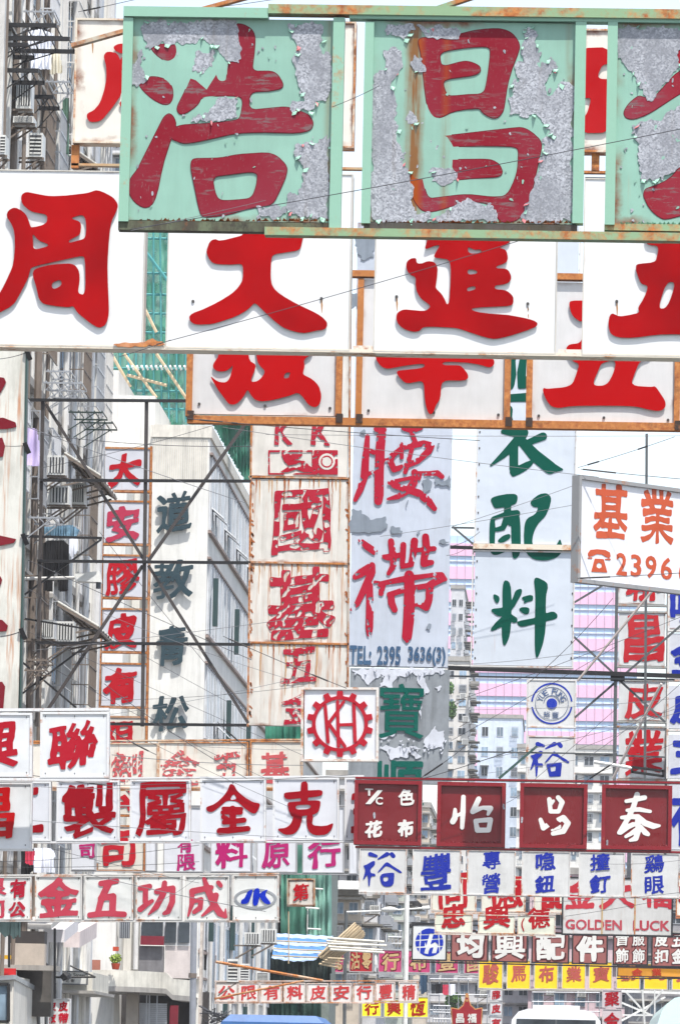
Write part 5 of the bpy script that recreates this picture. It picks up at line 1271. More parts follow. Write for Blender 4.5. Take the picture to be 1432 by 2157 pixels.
def cloth(pts, Y, mat, label, name='shirt', cat='laundry', amp=.04, fr=9, step=3, kind=None, parent=None):
    xs = [p[0] for p in pts]; ys = [p[1] for p in pts]; Y = YC(min(xs), Y)-(.5 if min(xs) < 165 and Y < 123 else 0)
    gx = np.arange(min(xs), max(xs)+step, step); gy = np.arange(min(ys), max(ys)+step, step); X, Y2 = np.meshgrid(gx, gy)
    S = poly_sdf(X, Y2, [pts]); idx = {}; mb = MB(); vs = []; fs = []; ph = rnd.uniform(0, 6)
    def vid(j, i):
        if (j, i) not in idx:
            x, y = float(gx[i]), float(gy[j]); idx[(j, i)] = len(vs)
            d = amp*(math.sin(x*.1*fr+ph+.02*y*math.sin(x*.05))+.5*math.sin(x*.043*fr+y*.03+ph)+.3*math.sin(y*.09+x*.05))
            p = at(x, y, Y); vs.append((p.x, p.y+d, p.z))
        return idx[(j, i)]
    for j in range(len(gy)-1):
        for i in range(len(gx)-1):
            if S[j, i]+S[j+1, i]+S[j, i+1]+S[j+1, i+1] > -step*2: fs.append((vid(j, i), vid(j, i+1), vid(j+1, i+1), vid(j+1, i)))
    n = len(vs); vs += [(v[0], v[1]+.012, v[2]) for v in vs]; fs += [tuple(reversed([n+k for k in f])) for f in fs]
    mb.add(vs, fs)
    o = obj(name, mb, mat, parent, smooth=True, kind=kind)
    if parent is None and not kind: tag(o, label, cat, None)
    elif parent is None: o['label'] = label; o['category'] = cat
    return o
wc = plain('white_cotton', srgb(236, 240, 250), .9, var=.1); cc_ = plain('cream_cotton', srgb(230, 224, 206), .9, var=.1); bc = plain('black_cotton', srgb(24, 24, 28), .9); lc = plain('lilac_cotton', srgb(206, 190, 232), .9, var=.15); bfl = plain('blue_patterned_cotton', srgb(140, 180, 206), .9, var=.7, scale=9); bk2 = plain('pink_cotton', srgb(210, 60, 90), .9, var=.5)
cloth([(60, 68), (85, 62), (112, 72), (116, 94), (106, 96), (108, 146), (66, 146), (62, 98)], 104.4, wc, 'white shirt hanging from the black frame at the top left', step=2)
cloth([(108, 108), (126, 112), (132, 152), (104, 156)], 105.5, cc_, 'small cream cloth hanging beside the white shirt', 'cloth', step=2)
cloth([(66, 52), (96, 54), (100, 66), (82, 72), (64, 64)], 104.2, bc, 'black garment folded over the frame above the white shirt', 'garment', step=2)
cloth([(134, 208), (146, 206), (146, 330), (128, 300), (130, 250)], 114, plain('blue_cotton', srgb(90, 124, 108), .9, var=.6, scale=6), 'long blue cloth hanging behind the rust rimmed sign', 'cloth', step=2)
cloth([(56, 900), (78, 905), (84, 940), (82, 982), (56, 978)], 106, lc, 'lilac shirt hanging left of the dark lattice post', step=2)
cloth([(94, 1144), (104, 1138), (134, 1138), (144, 1148), (145, 1190), (143, 1244), (126, 1244), (121, 1200), (114, 1200), (110, 1246), (92, 1242)], 106.2, bc, 'black trousers hanging in front of the grey block', 'trousers', step=2)
cloth([(148, 1134), (163, 1132), (162, 1160), (152, 1178), (146, 1160)], 106.6, wc, 'small white cloth hanging beside the black trousers', 'cloth', step=2)
cloth([(94, 1112), (150, 1106), (168, 1118), (160, 1128), (120, 1130), (96, 1126)], 106.9, bfl, 'pale blue patterned bundle lying over the black trousers', 'bundle', step=2, amp=.06)
cloth([(45, 1790), (74, 1788), (72, 1830), (62, 1842), (45, 1842)], 92.4, bc, 'black shirt hanging under the cut white sign at the lower left', step=2)
cloth([(54, 1792), (74, 1792), (68, 1822), (56, 1818)], 92, bk2, 'small pink garment in front of the black shirt', 'garment', step=2)
cloth([(74, 1786), (108, 1786), (118, 1804), (112, 1806), (115, 1838), (74, 1838), (70, 1806)], 92.2, wc, 'large white shirt hanging at the lower left', step=2)
tag(obj('bottle', MB().tube([at(68, 1002, 105.5), at(68, 984, 105.5)], .05, 10).tube([at(68, 984, 105.5), at(68, 978, 105.5)], .02, 8), plain('green_glass', srgb(20, 130, 70), .1)), 'green bottle standing behind the dark lattice post', 'bottle')
# street lamp with a boxy head
rl_ = empty('street_lamp', at(60, 1232, 101.5), 'boxy white street lamp head on a thin arm left of the ladder sign', 'street lamp', )
obj('arm', MB().tube([at(48, 1219, 101.5), at(158, 1217, 101.5)], .03), PIPE, rl_)
hd = [at(158, 1208, 101.3), at(210, 1203, 101.3), at(213, 1226, 101.3), at(162, 1224, 101.3)]
mb = MB(); mb.hexa([hd[3], hd[2], hd[2]+Vector((0, .35, 0)), hd[3]+Vector((0, .35, 0)), hd[0], hd[1], hd[1]+Vector((0, .35, 0)), hd[0]+Vector((0, .35, 0))]); obj('lamp_head', mb, plain('lamp_white', srgb(236, 236, 232), .35), rl_)
obj('photocell', MB().tube([at(208, 1226, 101.4), at(208, 1240, 101.4)], .045, 10), FRD, rl_)

# far left tall sign
plL = Pl(88, 20, 1100)
rL_ = base_root('vertical_sign', plL, 20, 1500, 'tall rust streaked white sign with maroon strokes cut by the left edge', 'sign')
p = obj('panel', sheet(plL, -130, 640, 50, 1520, -.2, 0, .01, 5, 12), panel_mat(srgb(226, 224, 214), .9, .8, .2, .6, (), 0, 7), rL_)
lm_ = letter_mat(srgb(132, 30, 42), .3, None, 6)
sp = '''P -40,790 10,796 14,806 2,828 -40,846
P -40,884 8,880 34,890 36,900 14,904 -40,906
P -40,930 6,922 12,940 8,962 -40,968
P -60,1132 0,1128 36,1136 30,1144 0,1150 -60,1160
P -60,1212 2,1214 6,1222 0,1238 -60,1240
P -60,1300 6,1306 18,1318 14,1330 -60,1334
P -60,1440 6,1436 12,1446 8,1495 -60,1500'''
put_px(plL, px_glyph(sp, 0, 0, 1, res=1.2), lm_, p, 'character', .01, .03)
mb = MB(); plL.bar(mb, 59, 640, 43, 1520, 3.5, -.22, .03); obj('edge_strip', mb, plain('dark_green_edge', srgb(44, 72, 66), .5), rL_)
for y, x in ((748, 59), (945, 56), (1137, 52), (1336, 48)):
    mb = MB(); mb.bar(plL.w(x-3, y-12, .05), plL.w(x+6, y+10, .0), .07, .06); obj('bracket', mb, BLK, rL_)

# J: white block with green characters and a receding side of windows
YJ = 165.0; XJ0, XJ1 = XW(175, YJ, 1200), XW(436, YJ, 1200); ZJ = Z(897, YJ, 380)
rJ = empty('apartment_building', ((XJ0+XJ1)/2, YJ, 0), 'white corner block with raised dark green characters on its end wall', 'building')
xm = XW(314, YJ, 1200)
obj('wall', MB().box(xm, XJ1, YJ, 245, 4.6, ZJ), WALLW, rJ)
x235 = XW(236, YJ, 1200)
obj('wall', MB().box(XJ0-6, x235, YJ+.8, 240, 0, Z(772, YJ, 210)), WALLP, rJ)
obj('wall', MB().box(x235+.003, xm-.003, YJ+.8, 240, 0, Z(826, YJ, 270)), WALLW, rJ)
obj('wall', MB().box(XJ0-8, XJ0+1.4, YJ-2.2, YJ+.797, 0, Z(1010, YJ, 240)), WALLW, rJ)
mb = MB()
for k in range(26): x = xm+.03+(XJ1-xm-.06)*k/26; mb.box(x, x+(XJ1-xm)/52, YJ-.03, YJ-.001, Z(1010, YJ, 380), ZJ-.35)
obj('corrugation', mb, plain('stained_white_sheet', srgb(222, 216, 204), .8, streak=.9), rJ, kind='stuff')
obj('parapet', MB().box(xm-.04, XJ1+.06, YJ-.06, 245, ZJ-.34, ZJ+.02), plain('stained_white_sheet', srgb(222, 216, 204), .8, streak=.9), rJ)
plJ = Pl(YJ-.02, 380, 1200)
lj = letter_mat(srgb(54, 72, 80), .3, srgb(68, 88, 96), 2, rough=.6)
for ch, x0, y0, x1, y1 in (('道', 332, 1036, 404, 1120), ('教', 322, 1180, 406, 1262), ('青', 330, 1318, 396, 1404), ('松', 322, 1466, 398, 1540)):
    put_ch(plJ, ch, x0, y0, x1, y1, lj, rJ, .10, .16, bold=.024, brush=.016, slant=.12, N=90)
# side bands
zb = [ZJ-.85-3.05*k for k in range(6)]
LW = plain('white_louvre', srgb(236, 238, 240), .4)
for k, z in enumerate(zb):
    obj('ledge', MB().box(XJ1, XJ1+.10, YJ, 240, z-2.28, z-2.2), plain('ledge_brown', srgb(150, 132, 124), .7), rJ)
    obj('ledge', MB().box(XJ1, XJ1+.10, YJ, 240, z+.02, z+.08), plain('ledge_brown', srgb(150, 132, 124), .7), rJ)
    for i in range(17):
        y = YJ+.35+i*1.55
        w_ = obj('window', MB().box(XJ1, XJ1+.05, y, y+1.35, z-2.15, z-.02), FRM, rJ)
        obj('pane', MB().box(XJ1+.051, XJ1+.06, y+.08, y+.64, z-2.05, z-.12), (GLB, GL, GLD)[(i*7+k*3) % 3], w_); obj('pane', MB().box(XJ1+.051, XJ1+.06, y+.72, y+1.28, z-2.05, z-.12), (GL, GLB)[(i+k) % 2], w_)
        mb = MB()
        for q in (.0, .66, 1.32): mb.box(XJ1+.06, XJ1+.08, y+q, y+q+.06, z-2.15, z)
        obj('mullion', mb, FRM, w_)
        if (i*5+k*3) % 4 < 2 and k in (0, 2, 3):
            obj('open_sash', MB().hexa([(XJ1+.06, y+.1, z-1.5), (XJ1+.42, y+.1, z-1.8), (XJ1+.42, y+1.2, z-1.8), (XJ1+.06, y+1.2, z-1.5), (XJ1+.06, y+.1, z-1.46), (XJ1+.42, y+.1, z-1.76), (XJ1+.42, y+1.2, z-1.76), (XJ1+.06, y+1.2, z-1.46)]), LW, w_)
        if (i+k*2) % 7 == 2 and k: obj('shutter', MB().box(XJ1+.16, XJ1+.3, y+.2, y+.5, z-1.9, z-.5), plain('dark_green_shutter', srgb(40, 66, 66), .6), w_)
for k in range(8): obj('pipe', MB().tube([(XJ1+.18, 168+k*5.1, 3), (XJ1+.18, 168+k*5.1, 8.5)], .06+.02*(k % 2), 8), PIPE, rJ)
# lower storey: corner, balcony, shop openings
YB = 160.0
def bx(nm, x0, y0, x1, y1, Y, dep, mat, par, **k):
    a = at(x0, y1, Y); b = at(x1, y0, Y); return obj(nm, MB().box(a.x, b.x, Y, Y+dep, a.z, b.z), mat, par, **k)
w1 = bx('window', 296, 1940, 402, 1990, 163, .1, FRM, rJ); bx('pane', 298, 1942, 344, 1984, 162.9, .05, GLD, w1); bx('pane', 348, 1942, 372, 1986, 162.9, .05, GLD, w1); bx('pane', 376, 1942, 400, 1986, 162.9, .05, GLD, w1)
bx('red_panel', 296, 1972, 346, 1990, 162.8, .05, plain('red_sheet', srgb(120, 16, 36), .5), rJ)
bx('lower_wall', 292, 1993, 346, 2048, 163, .2, plain('dark_grey_render', srgb(122, 120, 122), .9, var=.4, streak=.5), rJ); bx('lower_wall', 347, 1993, 404, 2060, 163, .2, plain('pinkish_render', srgb(206, 196, 192), .9, streak=.4), rJ)
bx('lower_wall', 146, 1940, 250, 2040, 163.5, .2, WALLW, rJ); bx('parapet_panel', 140, 2022, 212, 2042, 162, .1, plain('terracotta_render', srgb(168, 108, 90), .9, streak=.3), rJ)
obj('drain_pipe', MB().tube([at(288, 1935, 162.5), at(286, 2042, 162.5)], .07, 10), PIPE, rJ)
for j, (a_, b_) in enumerate(((222, 246), (252, 274))):
    w1 = bx('window', a_, 1942, b_, 1976, 163.2, .2, FRD, rJ)
    for i in range(5): bx('bar', a_+1+i*(b_-a_)/5, 1943, a_+3+i*(b_-a_)/5, 1976, 163.0, .03, STL, w1)
mb = MB(); n = 16; tp = []; bt = []; tb_ = []; bb_ = []
for i in range(n+1):
    px = 190+(404-190)*i/n; dY = 158.5+4*(i/n)**2; y0 = 2043+10*(i/n)**2+(12 if i > 12 else 0); y1 = y0+34
    tp.append(at(px, y0, dY)); bt.append(at(px, y1, dY))
vs = tp+bt+[p+Vector((0, .25, 0)) for p in tp]+[p+Vector((0, .25, 0)) for p in bt]; m = n+1
mb.add(vs, [(i, i+m, i+m+1, i+1) for i in range(n)]+[(i, i+1, i+1+2*m, i+2*m) for i in range(n)]+[(i+m, i+3*m, i+3*m+1, i+m+1) for i in range(n)]+[(0, 2*m, 3*m, m), (n, n+m, n+3*m, n+2*m)])
obj('balcony_parapet', mb, plain('patched_white_render', srgb(222, 218, 206), .9, var=.35, scale=2.2, streak=.5), rJ)
mb = MB(); mb.add(bt+[p+Vector((0, 6, .0)) for p in bt], [(i, i+1, i+1+m, i+m) for i in range(n)]); mb.add([p+Vector((0, 0, -.14)) for p in bt]+[p+Vector((0, 6, -.14)) for p in bt]+bt, [(i, i+m, i+1+m, i+1) for i in range(n)]+[(i, i+1, 2*m+i+1, 2*m+i) for i in range(n)]); obj('balcony_slab', mb, CONC, rJ)
bx('fascia', 95, 2048, 196, 2086, 113.2, 4, plain('patched_white_render', srgb(222, 218, 206), .9, var=.35, scale=2.2, streak=.5), rA_)
bx('balcony_slab', 95, 2087, 200, 2091, 113.1, 5, CONC, rA_)
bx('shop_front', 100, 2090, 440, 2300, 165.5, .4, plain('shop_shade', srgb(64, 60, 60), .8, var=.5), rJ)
bx('shop_pier', 262, 2092, 292, 2300, 161, .5, plain('beige_tile', srgb(170, 160, 148), .6), rJ); bx('shop_door', 354, 2118, 376, 2300, 161.2, .1, plain('red_sheet', srgb(120, 16, 36), .5), rJ)
for i in range(14): bx('shutter_slat', 294, 2114+i*4.2, 352, 2116.6+i*4.2, 161.3, .03, STL, rJ)
for x in (306, 312, 328): bx('shop_post', x, 2096, x+2.5, 2300, 161, .05, STL, rJ)
bx('corner_column', 414, 1935, 428, 2300, 160, .6, plain('worn_stucco', srgb(214, 202, 190), .9, var=.5, scale=5, streak=.4), rJ)
# shallow side wall below the bands
obj('side_wall', MB().box(XJ1-.1, XJ1+.06, 165.2, 245, 0, Z(2040, 165, 430)), WALLW, rJ)
for i in range(9):   # tall slatted windows in the lower side
    y = 168+i*4.1; w_ = obj('window', MB().box(XJ1+.06, XJ1+.12, y, y+3.2, Z(2090, 170, 450), Z(1938, 170, 450)), FRM, rJ)
    for q in range(4): obj('pane', MB().box(XJ1+.121, XJ1+.13, y+.1+q*.8, y+.72+q*.8, Z(2080, 170, 450), Z(1945, 170, 450)), (GLB, GL)[q % 2], w_)
ac(514, 1990, 168, 33, 26, 'air conditioner left of a pair beside the blue striped tarpaulin'); ac(548, 1986, 172, 33, 30, 'larger air conditioner right of a pair beside the blue striped tarpaulin')
ac(478, 2068, 163.5, 24, 48, 'tall ventilated cabinet on the wall above the rose lettered row', slat='h', dep=.3); ac(505, 2066, 165, 20, 36, 'narrow ventilated cabinet right of the tall one', slat='h', dep=.3); ac(540, 2066, 170, 26, 18, 'low dusty air conditioner in the shade under the tarpaulin', slat='h')
# street name plate, flower pot, canopies
plT = Pl(113.1, 145, 2060)
rT = base_root('street_sign', plT, 145, 2074, 'black framed white street name plate on the balcony fascia', 'street sign')
p = obj('plate', plT.pbox(MB(), 107, 2047, 184, 2072, -.02, .02), panel_mat(srgb(226, 226, 220), .1, .2, .2), rT); obj('rim', (lambda m_: (ring(plT, m_, 105, 2045, 186, 2074, 2, -.03, .05), m_)[1])(MB()), FRD, rT)
for ch, a, b, y0, y1 in (('uk Street', 142, 182, 2050, 2057), ('街', 150, 158, 2062, 2069), ('北', 139, 147, 2062, 2069)): put_ch(plT, ch, a, y0, b, y1, BLK, p, .02, .03, bold=.0, brush=0, slant=0, N=160 if len(ch) > 1 else 40)
rFp = empty('flower_pot', at(244, 2042, 158.3), 'terracotta flower pot with a yellow green plant on the balcony edge', 'flower pot')
a = at(244, 2042, 158.3); tc = plain('terracotta', srgb(190, 72, 40), .8); mb = MB()
for i in range(12):
    A = i*math.pi/6; B = A+math.pi/6
    mb.add([(a.x+.09*math.cos(A), a.y+.09*math.sin(A), a.z), (a.x+.09*math.cos(B), a.y+.09*math.sin(B), a.z), (a.x+.13*math.cos(B), a.y+.13*math.sin(B), a.z+.17), (a.x+.13*math.cos(A), a.y+.13*math.sin(A), a.z+.17)], [(0, 1, 2, 3)])
obj('pot', mb, tc, rFp)
mb = MB(); r2 = random.Random(2)
def leaves(mb, c, rx_, rz_, n, s):
    for i in range(n):
        d = Vector((r2.gauss(0, 1), r2.gauss(0, 1), r2.gauss(0, 1))); d = d.normalized()*r2.random()**.4
        p_ = c+Vector((d.x*rx_, d.y*rx_, d.z*rz_)); u = Vector((r2.uniform(-1, 1), r2.uniform(-1, 1), r2.uniform(-1, 1))).normalized(); v = u.cross(Vector((r2.uniform(-1, 1), 1, r2.uniform(-1, 1)))).normalized()
        mb.add([p_-u*s, p_+v*s*.5, p_+u*s, p_-v*s*.5], [(0, 1, 2, 3)])
leaves(mb, a+Vector((0, 0, .3)), .16, .14, 160, .05); obj('foliage', mb, plain('yellow_green_leaf', srgb(150, 170, 70), .7, var=.5), rFp)
def plantthing(px, py, Y, rx_, rz_, n, label, s=.08, nm='shrub'):
    a = at(px, py, Y); r = empty(nm, a, label, 'plant'); mb = MB(); leaves(mb, a+Vector((0, 0, rz_)), rx_, rz_, n, s); obj('foliage', mb, plain('leaf_green', srgb(86, 124, 54), .7, var=.6, scale=6), r)
    mb = MB(); [mb.tube([a, a+Vector((r2.uniform(-rx_, rx_)*.6, 0, rz_*1.2))], .012, 4) for _ in range(5)]; obj('stem', mb, PIPED, r)
plantthing(60, 1085, 106, .06, .12, 80, 'small green plant at the edge of the lattice above the laundry', .03)
pot2 = tag(obj('planter_box', MB().box(*(lambda p_: (p_.x, p_.x+.16, p_.y, p_.y+.2, p_.z, p_.z+.12))(at(238, 2003, 162))), tc), 'small brown planter box hanging on the bars above the flower pot', 'planter')
def canopy(label, x0, y0, x1, y1, Y, mat, dep=3, drop=.3):
    a = at(x0, y0, Y); b = at(x1, y1, Y)
    return tag(obj('canopy', MB().hexa([(a.x, Y, b.z), (b.x, Y, b.z), (b.x, Y+dep, b.z+drop), (a.x, Y+dep, b.z+drop), (a.x, Y, a.z), (b.x, Y, a.z), (b.x, Y+dep, a.z+drop), (a.x, Y+dep, a.z+drop)]), mat), label, 'canopy')
canopy('flat cream canopy slab under the lowest white row at the far left', 42, 1946, 108, 1958, 104, WALLP)
canopy('pale pink sloping box canopy below the lowest white row', 136, 1962, 168, 1996, 111, plain('pale_pink_paint', srgb(226, 212, 210), .7, streak=.3), 4)
canopy('white canopy box with maroon lettering stripes beside the pink one', 92, 1958, 136, 1985, 107, plain('striped_white_maroon', srgb(226, 222, 224), .7, var=.15), 3)
cloth([(0, 1942), (42, 1942), (44, 1975), (38, 1968), (30, 1978), (22, 1966), (12, 1974), (0, 1962)], 101, plain('dark_teal_canvas', srgb(72, 92, 92), .9, var=.4), 'ragged dark teal canvas edge below the lowest white row at the far left', 'canvas_awning', 'awning', step=2, fr=30)
rsf = empty('shop_front', at(48, 2060, 102), 'dim beige shop front with a red panel under the teal canvas', 'shop front')
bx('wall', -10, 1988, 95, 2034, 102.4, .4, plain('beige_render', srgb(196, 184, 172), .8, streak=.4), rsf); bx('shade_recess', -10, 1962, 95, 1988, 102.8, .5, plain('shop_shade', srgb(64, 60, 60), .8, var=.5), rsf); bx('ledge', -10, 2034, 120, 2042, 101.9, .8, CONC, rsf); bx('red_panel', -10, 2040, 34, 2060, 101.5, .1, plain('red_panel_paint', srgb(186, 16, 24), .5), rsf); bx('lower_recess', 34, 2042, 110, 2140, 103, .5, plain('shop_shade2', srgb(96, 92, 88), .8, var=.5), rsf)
bx('yellow_plate', 0, 2012, 24, 2020, 101.3, .05, plain('yellow_paint', srgb(210, 160, 20), .5), rsf)
for k, (x, y0, y1, lb) in enumerate(((116, 1955, 2104, 'thin black pole hanging in front of the street name plate'), (20, 1970, 2038, 'thin black pole in front of the dim beige shop front'))):
    tag(obj('pole', MB().tube([at(x, y0, 101), at(x, y1, 101)], .022), BLK), lb, 'pole')
ra = empty('spotlight', at(137, 2064, 108), 'pair of black spotlights on a horizontal bar across the street name plate', 'spotlight')
obj('arm', MB().tube([at(50, 2059, 108), at(202, 2058, 108)], .02), BLK, ra); obj('brace', MB().tube([at(148, 2034, 108), at(202, 2058, 108)], .018), BLK, ra)
for x, y in ((96, 2040), (137, 2056)): obj('lamp_head', MB().tube([at(x-4, y-5, 107.8), at(x+3, y+2, 107.8), at(x+5, y+8, 107.8)], .09, 8), BLK, ra)

# ------------------------------------------------------------------ scaffold and green netting on the white block's roof
YS = 172.0
NETG = net_mat(srgb(104, 188, 162), .62); NETD = net_mat(srgb(76, 168, 140), .88); TEAL = plain('teal_bamboo_paint', srgb(70, 150, 150), .6); BAM = plain('bamboo', srgb(206, 184, 150), .6, var=.35, scale=4); TEALB = plain('blue_teal_pole', srgb(60, 160, 180), .5)
rSc = empty('scaffold', at(330, 900, YS), 'bamboo scaffold wrapped in pale green netting above the white corner block', 'scaffold')
r2 = random.Random(31)
for x in range(186, 540, 17):
    y1 = 890 if x > 290 else 770+(x-186)*.5; y0 = 700 if x < 300 else 480
    if True: obj('pole', MB().tube([at(x+r2.uniform(-2, 2), y0, YS), at(x+r2.uniform(-3, 3), y1, YS)], r2.choice((.02, .03, .045))), r2.choice((TEAL, TEAL, TEALB, BAM)), rSc)
for y in (502, 575, 620, 660, 700, 738, 775, 822, 860):
    obj('ledger', MB().tube([at(200 if y > 700 else 296, y, YS+.1), at(538, y+4, YS+.1)], .04), TEAL, rSc)
for (x0, y0, x1, y1) in ((232, 740, 275, 815), (262, 745, 330, 838), (300, 520, 360, 600), (268, 790, 352, 812), (330, 700, 300, 640), (330, 745, 420, 880)):
    obj('brace', MB().tube([at(x0, y0, YS-.2), at(x1, y1, YS-.2)], .05), r2.choice((BAM, TEAL)), rSc)
mb = MB()
for x in range(272, 400, 10): mb.bar(at(x, 778, YS-.3), at(x-3, 771, YS-.5), .06, .06)
obj('white_ties', mb, plain('white_tie', srgb(236, 240, 240), .5), rSc, kind='stuff')
def net(pts, Y, mat, parent, amp=.12, step=4, name='netting'):
    return cloth(pts, Y, mat, None, name, amp=amp*.45, fr=3.2, step=step, parent=parent)
net([(178, 735), (540, 735), (540, 892), (310, 892), (262, 815), (225, 770), (178, 768)], YS+.6, NETG, rSc)
net([(298, 470), (362, 470), (362, 735), (298, 735)], YS+.6, NETG, rSc)
net([(445, 885), (545, 885), (545, 1020), (518, 1012), (500, 985), (470, 930)], YS-.2+1.2, NETD, rSc, .35, 3)
# green netting behind the corrugated sign foot and lower site
rN2 = empty('construction_netting', at(600, 1600, 185), 'dark green netting hanging just left of the gear wheel sign', 'netting')
net([(558, 1500), (645, 1500), (645, 1590), (558, 1590)], 185, NETD, rN2, .3, 3)
rN3 = empty('netted_building', at(620, 2120, 205), 'building shrouded in green netting above and below the striped tarpaulin', 'building')
bx('wall', 592, 1780, 700, 2300, 210, 6, plain('site_wall', srgb(130, 140, 134), .9, var=.5), rN3)
net([(592, 1780), (662, 1780), (664, 1985), (592, 1985)], 208, net_mat(srgb(96, 164, 144), .85), rN3, .35, 3)
net([(652, 1790), (697, 1790), (698, 1972), (650, 1968)], 206, net_mat(srgb(158, 212, 196), .85), rN3, .4, 3)
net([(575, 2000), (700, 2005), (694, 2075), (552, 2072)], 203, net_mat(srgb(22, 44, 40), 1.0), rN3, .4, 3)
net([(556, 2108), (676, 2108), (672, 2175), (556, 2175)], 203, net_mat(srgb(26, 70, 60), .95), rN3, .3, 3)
bx('post', 646, 1870, 650, 1972, 204, .1, PIPE, rN3)
for y, x in ((1912, 644), (1956, 648), (1871, 652)): obj('tube_lamp', MB().tube([at(x, y, 203.6), at(x+28, y+2, 203.6)], .03), plain('lamp_white', srgb(236, 236, 232), .35), rN3)
# blue striped tarpaulin
rT2 = empty('tarpaulin_awning', at(640, 2020, 190), 'blue and white striped tarpaulin awning with a sagging lower edge', 'awning')
TB = [plain('tarp_white', srgb(176, 198, 228), .6, var=.2, scale=2), plain('tarp_blue', srgb(84, 136, 196), .6, var=.3, scale=2)]
for i in range(7):
    t0, t1 = i/7, (i+1)/7; L_ = lambda t: (584-12*t, 1966+52*t); R_ = lambda t: (702-36*t, 1972+50*t)
    vs = []; n = 14
    for (t) in (t0, t1):
        (ax, ay), (bx_, by) = L_(t), R_(t)
        for k in range(n+1):
            s = k/n; sag = 5*math.sin(math.pi*s)*t; vs.append(at(ax+(bx_-ax)*s, ay+(by-ay)*s+sag+1.0*math.sin(k*2.1+i), 192-3.2*t+.1*math.sin(k*1.7+i)))
    m = n+1; mb = MB(); mb.add(vs, [(k, k+1, k+1+m, k+m) for k in range(n)]); obj('stripe', mb, TB[i % 2], rT2, smooth=True)
for t in (.3, .62, .9): obj('pole', MB().tube([at(584-12*t, 1966+52*t, 188.6), at(702-36*t, 1972+50*t, 188.6)], .025), BAM, rT2)
obj('pole', MB().tube([at(608, 1920, 187), at(608, 2030, 187)], .02), BAM, rT2)
# bamboo bundle
rB3 = empty('bamboo_bundle', at(700, 2030, 186), 'bundle of pale bamboo poles leaning above the magenta sign boxes', 'bamboo poles')
for i in range(9): obj('pole', MB().tube([at(672+i*2.6+r2.uniform(-3, 3), 2014+i*2.2, 186+.1*i), at(752+i*2.4+r2.uniform(-5, 3), 1944+i*3.4, 186.4)], .045), BAM, rB3)
for i in range(5): obj('pole', MB().tube([at(690+r2.uniform(-6, 6), 1976+i*6, 185.6), at(802+r2.uniform(-10, 12), 1984+i*5+r2.uniform(-3, 3), 186)], .04), plain('pale_bamboo', srgb(230, 226, 214), .6), rB3)
for i in range(4): obj('pole', MB().tube([at(672+i*6, 2030-i*4, 185.2), at(712+i*4, 2038-i*6, 185.5)], .035), BAM, rB3)

# ------------------------------------------------------------------ middle distance blocks, left line of the street
def block(nm_label, x0, x1, ytop, Y, dep, wall, floors, cols, py0, pitch, win=(.62, .5), frames=FRM, glass=None, cat='building', ledge=True, ybase=2500, side=True):
    a = at(x0, ytop, Y); b = at(x1, ytop, Y); zt = a.z
    r = empty('apartment_building', ((a.x+b.x)/2, Y, 0), nm_label, cat)
    obj('wall', MB().box(a.x, b.x, Y, Y+dep, 0, zt), wall, r)
    obj('parapet', MB().box(a.x-.08, b.x+.08, Y-.12, Y+dep, zt+.003, zt+.35), CONC, r)
    W_ = (b.x-a.x)/cols
    for f in range(floors):
        z1 = at(x0, py0+f*pitch, Y).z; h = pitch*Y/FPX*win[1]
        if z1-h < 2.5: break
        if ledge: obj('ledge', MB().box(a.x, b.x+.05, Y-.3, Y-.003, z1+.1, z1+.2), CONC, r)
        for c in range(cols):
            x = a.x+W_*(c+.5-win[0]/2); w = W_*win[0]
            wn = obj('window', MB().box(x, x+w, Y-.05, Y-.002, z1-h, z1), frames, r)
            g_ = glass or r2.choice((GL, GLD, GLB))
            obj('pane', MB().box(x+w*.06, x+w*.47, Y-.062, Y-.051, z1-h*.94, z1-h*.06), g_, wn); obj('pane', MB().box(x+w*.53, x+w*.94, Y-.062, Y-.051, z1-h*.94, z1-h*.06), g_, wn)
            t = r2.random()
            if t < .3: obj('cage', (lambda m: ([m.bar((x+w*q/6, Y-.4, z1-h-.1), (x+w*q/6, Y-.4, z1), .03, .03) for q in range(7)], [m.bar((x, Y-.4, z1-h*q), (x+w, Y-.4, z1-h*q), .03, .03) for q in (0, .5, 1)], m)[2])(MB()), STL, wn)
            elif t < .5: obj('hood', MB().box(x-.1, x+w+.1, Y-.6, Y-.01, z1+.02, z1+.07), plain('hood_sheet', srgb(120, 116, 108), .7, var=.5), wn)
    if side:
        for f in range(floors):
            z1 = at(x0, py0+f*pitch, Y).z; h = pitch*Y/FPX*win[1]
            if z1-h < 2.5: break
            for c in range(4):
                y = Y+1+c*3.0
                if y+1.6 > Y+dep: break
                wn = obj('window', MB().box(b.x, b.x+.08, y, y+1.6, z1-h, z1), frames, r); obj('pane', MB().box(b.x+.081, b.x+.09, y+.1, y+1.5, z1-h*.92, z1-h*.08), r2.choice((GL, GLD)), wn)
                if r2.random() < .6: obj('hood', MB().box(b.x, b.x+r2.uniform(.4, .9), y-.2, y+1.9, z1+.05, z1+.12), plain('hood_sheet', srgb(120, 116, 108), .7, var=.5), wn)
                if r2.random() < .5: obj('cage', MB().box(b.x+.1, b.x+.5, y+.1, y+1.4, z1-h-.35, z1-h), STL, wn)
    return r
BEI = plain('beige_brown_render', srgb(200, 188, 172), .9, var=.25, streak=.5); GRW = plain('light_grey_render', srgb(204, 204, 206), .9, var=.2, streak=.4); PKW = plain('faded_pink_render', srgb(222, 196, 202), .9, var=.2, streak=.5); BLW = plain('pale_blue_render', srgb(206, 216, 230), .9, var=.15, streak=.4)
block('grey white building behind the small red character sign and the tarpaulin', 690, 800, 1640, 228, 12, GRW, 8, 3, 1672, 56)
block('beige fronted old building left of the curved street lamp', 700, 760, 1886, 222, 4, BEI, 4, 2, 1900, 50)
